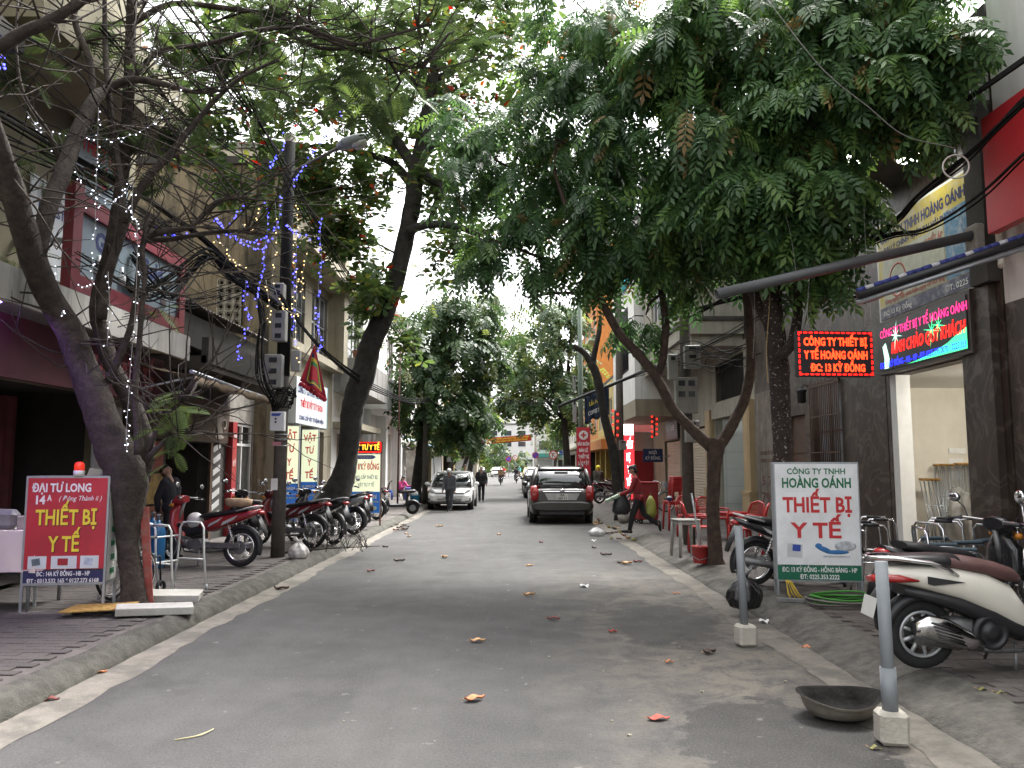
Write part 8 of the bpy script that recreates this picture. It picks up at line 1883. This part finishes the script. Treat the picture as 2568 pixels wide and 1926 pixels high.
# festival flag
f0 = at(789, 863, 15.2); fl = thing('festival_flag', 'triangular red festival flag with yellow and blue bands and scalloped fringe', 'flag', f0)
MB().tube([at(700, 1010, 13.4), at(760, 900, 14.8), at(789, 858, 15.2), at(795, 830, 15.3)], .012, 6).build('staff', m_wood, fl, True)
A_, B_, C_ = at(789, 863, 15.2), at(752, 958, 15.0), at(818, 1002, 15.4)
def fcloth(s_, t_):
 p = A_ + ((B_ - A_) * (1 - s_) + (C_ - A_) * s_) * t_; return p + Vector((0, .10 * math.sin(s_ * 9) * t_, .03 * math.sin(s_ * 12 + 1) * t_))
for k, (kk, m_) in enumerate(((1.0, mt('flag_red', (.42, .02, .04), .7, var=.1)), (.72, m_txt_navy), (.60, mt('flag_yellow', (.55, .42, .05), .7)), (.48, mt('flag_green', (.03, .18, .06), .7)), (.38, mt('flag_red', (.42, .02, .04))))):
 if k == 0: MB().grid(fcloth, 14, 8).build('cloth', m_, fl, True, solid=.004)
 else:
  e = .07 + .045 * k; MB().grid(lambda s_, t_: fcloth(e + (1 - 2 * e) * s_, 1.9 * e + (1 - 2.7 * e) * t_) + Vector((0, -.004 * k, 0)), 14, 8).build('band', m_, fl, True)
mb = MB()
for k in range(8):
 p = B_.lerp(C_, (k + .5) / 8); mb.ell(p + Vector((0, -.01, -.02)), (.05, .012, .045), 8, 6)
mb.build('fringe', MATS['flag_red'], fl, True)

# ------------------------------------------------------------------ cables
def curve_pts(P, k=8): return [tuple(r_[:3]) for r_ in smooth_path([(p.x, p.y, p.z, 0) for p in P], k)]
def bundle(label, pix, n=3, r_=.012, spread=.05, seed=0, mat=None, name='cable_bundle'):
 rnd = random.Random(seed); P = [at(*p) for p in pix]; o = thing(name, label, 'cable', P[0])
 for k in range(n):
  off = Vector((rnd.uniform(-1, 1), rnd.uniform(-1, 1), rnd.uniform(-1, 1))) * spread
  Q = [p + off * (1 + .8 * rnd.uniform(-1, 1)) * (1 if 0 < i < len(P) - 1 else .6) for i, p in enumerate(P)]
  MB().tube(curve_pts(Q), r_ * rnd.uniform(.7, 1.2), 5).build('strand', mat or m_cable, o, True)
bundle('thick black cable bundle running past the leaning tree to the electric pole', [(-60, 260, 7.2), (0, 289, 7.5), (205, 410, 9), (319, 464, 10), (422, 536, 11), (512, 603, 12), (600, 690, 12.8), (690, 760, 13)], 8, .017, .045, 1)
bundle('slack tangle of cables drooping between the red framed sign and the pole', [(300, 690, 10.6), (345, 735, 11), (420, 700, 11.5), (512, 633, 12), (570, 690, 12.5), (640, 735, 12.9), (690, 770, 13)], 9, .015, .07, 2)
bundle('loop of black cables hanging below the red framed sign', [(330, 640, 10.8), (380, 700, 11), (430, 745, 11.3), (480, 690, 11.8), (520, 640, 12)], 6, .012, .09, 3)
bundle('cables running down the face of the electric pole', [(640, 735, 12.8), (655, 800, 12.75), (650, 880, 12.7), (660, 950, 12.7), (690, 1010, 12.8)], 8, .012, .07, 4)
bundle('thin cables crossing the mouldy wall to the electric pole', [(300, 800, 9.5), (450, 770, 12), (560, 735, 12.8), (660, 700, 13)], 4, .006, .12, 5)
bundle('cable bundle leading from the electric pole past the thick trunk', [(700, 745, 13), (790, 860, 15), (890, 950, 17.2), (960, 985, 22), (1030, 1010, 28), (1098, 1000, 32.3)], 6, .016, .08, 6)
bundle('two cables slanting down across the upper street to the white house', [(560, 180, 9.5), (700, 380, 12.5), (800, 560, 15.5), (880, 690, 20), (965, 775, 26), (1060, 915, 32.3)], 2, .014, .06, 7)
bundle('fan of thin cables slung across the upper branches to the pole', [(-40, 330, 7.4), (150, 420, 8.4), (330, 520, 10), (520, 640, 12), (680, 720, 13)], 6, .009, .22, 22)
bundle('loose cables hung between the leaning tree and the balcony', [(-30, 60, 7), (120, 200, 7.6), (240, 300, 8.2), (400, 380, 9.4), (560, 440, 11), (690, 480, 13)], 5, .008, .25, 23)
bundle('steep cables dropping from the treetop past the lamp head', [(420, -30, 8.5), (560, 150, 10), (660, 330, 11.6), (760, 520, 14), (870, 700, 18), (960, 860, 26)], 3, .012, .15, 24)
bundle('thin lines sagging over the coffee house roof', [(200, 640, 9), (330, 720, 10.5), (460, 760, 11.6), (580, 740, 12.6), (690, 690, 13)], 6, .007, .14, 25)
bundle('single cable slanting from the high branches to the electric pole', [(250, 60, 8.5), (420, 250, 10), (560, 360, 11.5), (690, 440, 13)], 2, .014, .05, 8)
bundle('overhead wires across the street before the dense trees', [(1055, 918, 32.3), (1130, 955, 32.5), (1221, 990, 33), (1342, 1009, 33.6), (1447, 985, 34.2)], 3, .012, .12, 9)
bundle('wires across the street above the red banner', [(1120, 1050, 60), (1200, 1062, 60), (1300, 1064, 60), (1430, 1058, 60)], 3, .014, .3, 10)
bundle('high black cable bundle along the white wall to the porch', [(2640, 105, 7.0), (2568, 152, 7.5), (2450, 235, 8.6), (2364, 287, 9.6), (2250, 350, 11), (2100, 450, 13)], 4, .018, .03, 11)
bundle('middle black cable bundle in front of the yellow billboard', [(2640, 200, 7.0), (2568, 257, 7.5), (2490, 330, 8.2), (2419, 400, 8.8), (2301, 494, 9.5), (2237, 561, 10), (2120, 640, 11.2), (1950, 720, 13), (1722, 780, 15.6)], 6, .016, .035, 12)
bundle('lower sagging cable bundle under the middle one by the billboard', [(2640, 330, 7.0), (2568, 388, 7.5), (2449, 498, 8.5), (2322, 575, 9.3), (2221, 597, 10), (2050, 665, 11.5), (1880, 720, 13.5), (1725, 800, 15.6)], 5, .014, .03, 13)
bundle('pair of wires sagging behind the hanging LED sign', [(2300, 700, 10), (2150, 748, 11), (1980, 750, 12.5), (1850, 830, 14), (1725, 890, 15.6)], 5, .009, .08, 14)
bundle('tangle of wires round the utility pole by the red chairs', [(1880, 880, 13.4), (1820, 900, 14.4), (1760, 890, 15), (1720, 900, 15.4), (1690, 880, 16)], 8, .009, .2, 15)
bundle('wires from the utility pole down the east row', [(1722, 885, 15.6), (1650, 915, 19), (1575, 945, 25), (1500, 975, 30), (1462, 985, 34)], 4, .012, .1, 16)
bundle('thin stay wire falling from the leaves to the cable ring', [(1925, 0, 8.2), (2060, 170, 8.2), (2180, 270, 8.2), (2270, 340, 8.2), (2397, 372, 8.2)], 1, .007, 0., 17, mt('grey_wire', (.20, .20, .19), .5), 'stay_wire')
bundle('pale yellow wire hanging down the lichen trunk', [(1935, 640, 10.7), (1930, 760, 10.6), (1922, 880, 10.5), (1926, 960, 10.5)], 1, .006, 0, 18, mt('ochre_wire', (.35, .24, .08), .6), 'hanging_wire')
rg = thing('cable_ring', 'pale metal cable ring hanging before the dark porch column', 'ring', at(2397, 418, 8.2)); MB().torus((0, 0, 0), (.2, 1, 0), .128, .010, 32, 6).build('ring', mt('pale_metal', (.42, .40, .36), .4, .5), rg); MB().tube([(0, 0, .13), (0, 0, .19)], .01, 5).build('hook', m_steel, rg)
# awning pipes over the east pavement
o = thing('awning_pipe', 'grey open-ended pipe jutting over the pavement from the dark column', 'pipe', at(2430, 592, 9.6)); mb = MB(); a, c = at(2440, 590, 9.6), at(1797, 738, 9.3); dd = (c - a).normalized()
mb.rings([mb.ring(a, dd, .062, 16), mb.ring(c, dd, .062, 16), mb.ring(c, dd, .05, 16), mb.ring(c - dd * .4, dd, .05, 16)]); mb.build('pipe', mt('grey_pipe', (.085, .088, .092), .5, var=.1), o, True); MB().box(at(2445, 600, 9.62), (.12, .25, .35), None, .02).build('bracket', m_conc, o, True)
o = thing('rolled_awning', 'rolled blue and white striped awning on a dark beam across the shop front', 'awning', at(2568, 600, 8.6)); a, c = at(2700, 560, 8.4), at(2150, 742, 8.8); dd = c - a
MB().cyl(a, c, .045, n=12).build('beam', m_black, o, True); n = 26
for k in range(n): MB().cyl(a + dd * (k / n) + Vector((0, 0, .055)), a + dd * ((k + 1) / n) + Vector((0, 0, .055)), .028 + .003 * (k % 2), n=10).build('stripe_roll', mt('awning_blue', (.025, .035, .17), .7, var=.2) if k % 4 else mt('awning_white', (.45, .45, .47), .7), o, True)
MB().cyl(a + Vector((0, .02, -.08)), c + Vector((0, .02, -.075)), .03, n=8).build('lower_rail', m_steel, o, True)
# blue banner on its boom
o = thing('hanging_banner', 'dark blue cloth banner hung from a slanting boom over the east kerb', 'banner', at(1500, 1000, 24)); a, c = at(1400, 1020, 24.2), at(1645, 918, 23.6)
MB().tube([a, c], .045, 8).build('boom', m_black, o, True)
a, c = at(1466, 994, 24.1), at(1527, 968, 23.95); q2 = at(1466, 1062, 24.1)
MB().grid(lambda s_, t_: a.lerp(c, s_) + Vector((0, .05 * math.sin(s_ * 22), -(.82 + .05 * math.sin(s_ * 15)) * t_)), 24, 6).build('cloth', mt('navy_cloth', (.03, .045, .085), .85, var=.2), o, True, solid=.006)
rt = (c - a).normalized(); lettering('Lẩu Nướng', m_txt_yel, o, (a + c) / 2 + Vector((0, -.07, -.3)), rt, UP, .5, .12); lettering('COFFEE NGỌC', m_txt_white, o, (a + c) / 2 + Vector((0, -.07, -.58)), rt, UP, .58, .12)
o = thing('alley_sign', 'small navy alley name plate on the wall by the bicycle', 'sign', (5.3, 30.5, 2.0)); signface(o, (5.35, 30.4, 2.05), XR, UP, .75, .5, MATS['plate_blue'], .03); lettering('NGÕ', m_txt_white, o, (5.35, 30.399, 2.16), XR, UP, .3, .12); lettering('KỲ ĐỒNG', m_txt_white, o, (5.35, 30.399, 1.95), XR, UP, .55, .12); exp_('bracket', m_steel, o, 5.7, 5.999, 30.41, 30.43, 2.0, 2.05)
# red lamp garlands on the poles
for lb, u, v0, v1, Y in (('red glowing lamp garland on the grey utility pole', 1543, 1030, 1100, 25.2), ('red glowing lamp garland on the cafe wall', 1641, 1045, 1095, 28)):
 o = thing('lamp_garland', lb, 'lamp', at(u, v1, Y))
 MB().tube([at(u, v0, Y), at(u, v1, Y)], .03, 6).build('cord', m_dred, o, True)
 for k in range(9): MB().ell(at(u + (6 if k % 2 else -6), v0 + (v1 - v0) * k / 8, Y - .05), (.035, .035, .04), 8, 6).build('bulb', mt('garland_red', (1, .06, .02), .5, var=0, emit=(1, .02, .01), es=.5), o, True)
# ------------------------------------------------------------------ street banner and traffic signs
Y = 75; a, c, e, g_ = at(1206, 1100, Y), at(1333, 1090, Y), at(1206, 1115, Y), at(1333, 1105, Y)
o = thing('street_banner', 'red cloth banner with yellow lines stretched across the street', 'banner', (a + c) / 2); hh = (a - e).length
MB().grid(lambda s_, t_: a.lerp(c, s_) + Vector((0, .06 * math.sin(s_ * 30), -hh * t_)), 30, 3).build('cloth', mt('banner_cloth', (.55, .04, .02), .7, var=.06), o, True, solid=.01)
rt = (c - a).normalized()
lettering('CHÀO MỪNG ĐOÀN THỂ MTTQ PHƯỜNG KỲ ĐỒNG TRANH THỦ Ý KIẾN', m_txt_yel, o, (a + c) / 2 + Vector((0, -.09, -hh * .3)), rt, UP, 4.2, hh * .26, bold=.04); lettering('MỪNG NGÀY 22 THÁNG 12 NĂM KỲ HỘI TỔ CHỨC NGÀY 17/01/2020', m_txt_yel, o, (a + c) / 2 + Vector((0, -.09, -hh * .7)), rt, UP, 4.0, hh * .26, bold=.04)
MB().tube([Vector((-4.6, Y, a.z + .1)), a, c, Vector((3.9, Y, c.z + .12))], .02, 5).build('rope', m_cable, o, True)
def road_sign(label, x, y, z, r_, kind):
 o = thing('traffic_sign', label, 'traffic sign', (x, y, SW)); z -= SW
 MB().cyl((0, .03, 0), (0, .03, z + r_ * .9), .035, n=8).build('post', m_steel, o); RD = mt('sign_disc_red', (.50, .02, .03), .4, var=.03); BL = mt('sign_disc_blue', (.03, .06, .45), .4, var=.03); f = lambda nm, m_, rr, k: MB().cyl((0, -.003 * k, z), (0, -.003 * k - .003, z), rr, n=28).build(nm, m_, o)
 f('plate', RD, r_, 1)
 if kind == 'park': f('field', BL, r_ * .78, 2); MB().box((0, -.012, z), (r_ * 1.6, .003, r_ * .2), (0, R(45), 0)).build('slash', RD, o)
 elif kind == 'turn':
  f('field', m_white, r_ * .78, 2); mb = MB(); mb.box((-r_ * .2, -.011, z - r_ * .1), (r_ * .14, .003, r_ * .9)); mb.box((r_ * .08, -.0111, z + r_ * .32), (r_ * .5, .003, r_ * .14)); mb.build('arrow', m_txt_black, o); MB().box((0, -.014, z), (r_ * 1.6, .003, r_ * .16), (0, R(45), 0)).build('slash', RD, o)
 elif kind == 'entry': MB().box((0, -.011, z), (r_ * 1.4, .003, r_ * .3)).build('bar', m_white, o)
road_sign('round blue and red no parking sign beside the tall pole', 2.55, 87, 2.85, .36, 'park'); road_sign('round red ringed no turn sign with black arrow above the grey car', 3.3, 64, 2.55, .36, 'turn'); road_sign('small no parking sign far across the crossing', -.5, 116, 2.7, .4, 'park'); road_sign('small no turn sign far across the crossing', .45, 116, 2.9, .36, 'turn'); road_sign('plain red disc sign at the far west kerb', -4.2, 90, 2.7, .36, 'entry')
o = thing('street_name_plate', 'blue street name plate next to the no turn sign', 'sign', (3.95, 62, SW)); MB().cyl((0, .03, 0), (0, .03, 2.75), .03, n=8).build('post', m_steel, o); MB().box((0, 0, 2.55), (.58, .02, .34)).build('plate', mt('street_blue', (.02, .08, .38), .4), o); lt_('PHỐ', m_txt_white, o, 0, 2.63, .16, .08, -.011); lt_('KỲ ĐỒNG', m_txt_white, o, 0, 2.48, .46, .09, -.011)

# ------------------------------------------------------------------ string lights
def strings(label, segs, bulb, wire, rad=.013, step=.11, name='string_light', seed=3):
 rnd = random.Random(seed); o = thing(name, label, 'string lights', at(*segs[0][0])); mw = MB(); mbul = MB()
 for pts in segs:
  C_ = [Vector(p) for p in curve_pts([at(*p) for p in pts], 6)]; mw.tube(C_, .003, 4); acc = 0
  for p, q in zip(C_, C_[1:]):
   L_ = (q - p).length; n = max(1, int(L_ / step))
   for k in range(n):
    w = p.lerp(q, (k + rnd.random()) / n); e = w + Vector((rnd.uniform(-.03, .03), rnd.uniform(-.03, .03), rnd.uniform(-.03, .02))); mw.tube([w, e], .002, 3)
    if rnd.random() < .8: mbul.ell(e, (rad,) * 3, 6, 4)
 mw.build('wire', wire, o, True)
 if bulb is not None: mbul.build('bulb', bulb, o, True)['kind'] = 'stuff'
 for ch in o.children: ch['kind'] = 'stuff'
Z2 = lambda x, y: (400 + x / 2.2114, 250 + y / 2.2114)
W_wire = mt('white_wire', (.36, .36, .34), .5, var=0); bl_b = mt('bulb_blue', (.1, .1, 1), .4, var=0, emit=(.05, .05, 1), es=2.6); wh_b = mt('bulb_white', (1, 1, 1), .4, var=0, emit=(.75, .8, 1), es=1.6); wm_b = mt('bulb_warm', (1, .8, .4), .4, var=0, emit=(1, .6, .2), es=1.2)
B_ = lambda *ps, Y=12.4: [(*Z2(x, y), Y) for x, y in ps]
strings('blue string lights tangled round the electric pole and branches', [B_((20, 740), (130, 745), (240, 750), (330, 740), (440, 770), (560, 800)), B_((290, 650), (330, 690), (390, 740), (460, 790), (560, 830), (620, 770)), B_((480, 540), (440, 620), (380, 690)), B_((590, 570), (600, 700), (580, 860), (575, 960), (545, 1060), (540, 1150)), B_((670, 520), (660, 680), (610, 750), (530, 780)), B_((710, 690), (760, 740), (840, 770)), B_((760, 800), (755, 910), (745, 1010), (745, 1180), (742, 1380)), B_((900, 650), (890, 760), (900, 900), (885, 1000), (880, 1100)), B_((480, 1000), (475, 1130), (505, 1220), (470, 1300), (440, 1370), (445, 1450)), B_((680, 190), (690, 270), (640, 330), (610, 380)), B_((1030, 30), (960, 150), (895, 240), (830, 330), (765, 420), (740, 470)), B_((870, 1150), (880, 1240), (895, 1320), (890, 1400)), B_((300, 640), (340, 700), (320, 760)), B_((-30, 700), (60, 740), (120, 790))], bl_b, W_wire, .011, .3)
strings('warm white string lights on the electric pole', [B_((570, 590), (540, 660), (500, 740), (460, 690)), B_((760, 570), (765, 700), (740, 860), (760, 1000), (745, 1150), (760, 1300), (765, 1470)), B_((640, 550), (650, 760), (630, 1000), (690, 1150), (780, 1200)), B_((820, 840), (790, 1000), (800, 1100)), B_((590, 1000), (610, 1160), (600, 1250)), B_((310, 780), (370, 820), (410, 900), (480, 930))], wm_b, W_wire, .009, .35, seed=5)
Z1 = lambda x, y: (x / 1.659, y / 1.659)
D_ = lambda *ps, Y=8.3: [(*Z1(x, y), Y) for x, y in ps]
strings('cold white string lights hanging in the leaning tree', [D_((410, 430), (405, 640), (400, 760), (395, 960), (385, 1100), (380, 1190), (330, 1190)), D_((555, 740), (550, 880), (570, 940), (570, 1100), (560, 1340), (545, 1500), (535, 1659), (525, 1800), (528, 1870)), D_((90, 430), (170, 540), (260, 560), (400, 580), (520, 570), (640, 510), (760, 370)), D_((130, 510), (220, 610), (310, 700), (350, 780), (430, 820), (550, 880)), D_((550, 740), (520, 800), (460, 840), (360, 860)), D_((235, 1100), (240, 1200), (255, 1300), (270, 1300)), D_((450, 1130), (455, 1290), (445, 1440))], wh_b, W_wire, .006, .5, seed=6)
strings('unlit white string lights dangling from the glossy canopy', [[(1508, 360, 11.8), (1522, 470, 11.8), (1545, 560, 11.8), (1545, 640, 11.8)], [(1740, 300, 10.5), (1755, 480, 10.5), (1752, 560, 10.5), (1762, 640, 10.5)], [(1968, 530, 9.8), (1985, 600, 9.8), (1998, 700, 9.8)], [(2165, 480, 9.6), (2170, 600, 9.6), (2178, 690, 9.6), (2185, 820, 9.6)], [(1440, 520, 12.2), (1444, 640, 12.2)], [(1670, 450, 11.8), (1672, 560, 11.8), (1680, 650, 11.8)], [(1890, 700, 11), (1893, 800, 11), (1888, 900, 11)], [(2050, 640, 9.9), (2030, 700, 9.9), (2025, 790, 9.9), (2030, 830, 9.9)]], None, W_wire, .008, .12, seed=7)
strings('blue bulbs on the branch at the far edge beside the cable box', [[(0, 100, 7.8), (4, 140, 7.8), (2, 175, 7.8)]], bl_b, W_wire, .014, .06, seed=8)
lt = thing('shop_tube_light', 'violet tube lamp under the canopy of the corner shop', 'lamp', (LF + .85, 8.0, 3.25)); exp_('fixture', m_white, lt, LF + .84, LF + .92, 6.2, 8.2, 3.36, 3.40); exp_('tube', mt('violet_tube', (.5, .3, 1), .4, var=0, emit=(.42, .2, 1), es=24), lt, LF + .86, LF + .90, 6.25, 8.15, 3.325, 3.359)

# ------------------------------------------------------------------ litter
def leaf_thing(label, u, v, L_, c, rz, curl=.25, group=None, z=0., name='fallen_leaf'):
 o = thing(name, label, 'leaf', gr(u, v, z) + Vector((0, 0, .008)), rz, group); rnd = random.Random(int(u * 7 + v))
 def f(s_, t_):
  x = (s_ - .5) * L_; w = L_ * .27 * max(.02, math.sin(math.pi * s_ ** .8)) * (t_ - .5) * 2; return (x, w, .004 + curl * L_ * (.5 * (2 * s_ - 1) ** 2 * .6 + abs(2 * t_ - 1) ** 2 * .35) + .01 * math.sin(9 * s_ + 3))
 MB().grid(f, 8, 4).build('blade', mt('dry_leaf_%d_%d' % (int(c[0] * 99), int(c[1] * 99)), c, .75, var=.3, vs=25), o, solid=.0015); MB().tube([(-L_ * .5, 0, .005 + curl * L_ * .3), (-L_ * .68, .01, .012)], .0025, 4).build('stalk', MATS['tan_stick'], o)
og, tn, rb_, rd_, yg, dk_ = (.52, .20, .09), (.48, .28, .13), (.16, .045, .035), (.42, .085, .06), (.30, .30, .08), (.07, .045, .035)
for lb, u, v, L_, c, rz, cu in (('large orange fallen leaf in the middle of the near road', 1190, 1758, .155, og, .5, .3), ('tan curled leaf on the road up from the large orange leaf', 1198, 1611, .15, tn, .2, .3), ('thin brown leaf on the road beside the tan curled leaf', 1388, 1555, .14, rb_, -.2, .3), ('dark red curled leaf near the middle of the road', 1537, 1588, .085, rd_, .1, .5), ('small orange leaf on the dusty part of the road', 1678, 1664, .075, og, 0, .4), ('long red leaf on the road near the damp patch', 1652, 1806, .15, rd_, .15, .15), ('orange leaf at the edge of the east gutter', 2028, 1626, .15, og, .3, .12), ('orange leaf in the west gutter', 246, 1692, .13, og, .6, .3), ('dark red leaf in the west gutter near the frame edge', 125, 1760, .12, rb_, .3, .3), ('dark brown leaf lying at the west gutter before the slabs', 706, 1480, .2, dk_, .1, .4), ('orange folded leaf in the road before the tan one', 1327, 1496, .15, tn, .3, .5), ('orange leaf in the road near the second bollard', 1697, 1491, .1, og, -.3, .3)):
 leaf_thing(lb, u, v, L_, c, rz, cu)
rnd = random.Random(31)
for (u, v) in ((1020, 1339), (1026, 1347), (1252, 1342), (1357, 1362), (1328, 1421), (966, 1374), (1115, 1400), (1520, 1394), (1558, 1414), (1572, 1416), (1600, 1411), (1102, 1322), (1490, 1376), (1001, 1409), (1780, 1640), (930, 1435)): leaf_thing('small dry leaf scattered on the road', u, v, rnd.uniform(.12, .22), rnd.choice((tn, dk_, rb_)), rnd.uniform(-1, 1), .4, 'small leaves scattered on the road')
for k in range(26): leaf_thing('dry leaf in the drift along the kerb', 1488 + rnd.uniform(-15, 60) + k * 2, 1305 + k * 2.0 + rnd.uniform(-6, 6), rnd.uniform(.12, .24), rnd.choice((tn, dk_, rb_, yg)), rnd.uniform(-2, 2), .4, 'leaves drifted along the east kerb', .01)
for k in range(14): leaf_thing('brown leaf caught in the west gutter', 1000 + rnd.uniform(-25, 25), 1322 + rnd.uniform(-8, 10), rnd.uniform(.12, .2), rnd.choice((rb_, dk_)), rnd.uniform(-2, 2), .4, 'leaves caught in the west gutter', .01)
for u, v in ((2510, 1742), (2465, 1733), (2195, 1880)): leaf_thing('small green leaf fallen near the kerb', u, v, .075, (.20, .19, .06), rnd.uniform(-1, 1), .1, 'small green leaves near the kerb', SW if u > 2400 else 0)
def scrap(name, label, u, v, s_, m_, z=0., group=None):
 o = thing(name, label, 'litter', gr(u, v, z) + Vector((0, 0, .004)), rnd.uniform(0, 3), group); MB().grid(lambda a_, b_: ((a_ - .5) * s_, (b_ - .5) * s_ * .6, s_ * (.12 + .12 * math.sin(7 * a_ + 5 * b_) + .1 * math.sin(11 * b_ - 3 * a_))), 8, 6).build('paper', m_, o, solid=.001)
scrap('paper_scrap', 'white paper scrap in the middle of the road', 1465, 1473, .12, m_white); scrap('paper_scrap', 'white crumpled tissue on the east kerb by the bollard', 2262, 1722, .10, m_white, .02); scrap('paper_scrap', 'white crumpled cup lid at the east gutter behind the bollard', 1915, 1561, .10, m_white, .02); scrap('paper_scrap', 'pink paper scrap near the west gutter', 905, 1352, .18, MATS['pink_paper']); scrap('paper_scrap', 'white scrap beside the clear plastic bag', 1488, 1358, .12, m_white)
for k in range(14):
 u, v = rnd.uniform(700, 2200), rnd.uniform(1480, 1900); q = gr(u, v)
 if LK + .3 < q.x < RK - .3: scrap('crumb', 'tiny pale crumb of litter on the road', u, v, rnd.uniform(.012, .03), mt('pale_crumb', (.32, .29, .22), .8), 0., 'tiny crumbs on the road')
o = thing('straw_stalk', 'pale forked straw stalk lying on the near road', 'stalk', gr(490, 1850)); MB().tube([(-.10, -.06, .006), (0, 0, .008), (.05, .07, .012), (.06, .13, .01)], .004, 4).build('stem', mt('straw', (.50, .44, .24), .8), o); MB().tube([(0, 0, .008), (.03, .02, .01), (.05, .08, .012)], .003, 4).build('side_stem', MATS['straw'], o)
o = thing('fallen_branch', 'dry leafless branch with small pale buds lying by the west kerb', 'branch', gr(845, 1385, SW) + Vector((.15, 0, 0))); mb = MB(); mf = MB()
for k in range(34):
 p = Vector((rnd.uniform(-.9, .4), rnd.uniform(-.3, .8), .02)); q = p + Vector((rnd.uniform(-.35, .35), rnd.uniform(-.3, .3), rnd.uniform(.05, .45))); mb.tube([p, p.lerp(q, .5) + Vector((0, 0, .05)), q], [.008, .005, .002], 4)
 for j in range(3): mf.ell(p.lerp(q, rnd.uniform(.5, 1)), (.014, .014, .012), 5, 4)
mb.tube([(-1.0, -.25, .02), (-.3, .1, .06), (.5, .6, .05)], [.02, .014, .006], 6); mb.build('twigs', bk_grey, o)['kind'] = 'stuff'; mf.build('buds', mt('pale_bud', (.36, .32, .30), .8), o)['kind'] = 'stuff'
# potted greenery on the grey balcony
def pot_plant(label, loc, h, n, kind='feather', sc=.4):
 o = thing('balcony_plant', label, 'plant', loc); MB().lathe([(.13, 0), (.17, .28), (.18, .29), (.15, .27)], n=14).build('pot', mt('clay_pot', (.28, .12, .07), .8, var=.15), o); MB().tube([(0, 0, .2), (.02, 0, h * .6)], .02, 5).build('stem', bk_grey, o)
 P = np.array(loc)[None] + np.array([0, 0, h * .6]) + RNG.normal(0, .12, (n, 3)); D2 = RNG.normal(0, 1, (n, 3)); D2[:, 2] = abs(D2[:, 2]) * .5; foliage([(kind, P, D2, sc * RNG.uniform(.7, 1.2, n), RNG.integers(0, 3, n))], G_fea, 'foliage', o)
for k, (y, h, n) in enumerate(((25.8, 1.3, 40), (27.2, 1.0, 30), (28.6, 1.5, 40))): pot_plant(('bushy pot plant nearest on the grey balcony', 'low pot plant in the middle of the grey balcony', 'tall pot plant at the end of the grey balcony')[k], (L3 + .65, y, 5.1), h, n)
for nm in ('bulb_blue', 'bulb_white', 'bulb_warm', 'lightbox_cream', 'lightbox_blue', 'lightbox_red', 'glow_red', 'glow_white', 'garland_red', 'led_pink', 'led_blue', 'led_green', 'led_white', 'led_amber', 'beacon_red'):
 MATS[nm].cycles.emission_sampling = 'NONE'
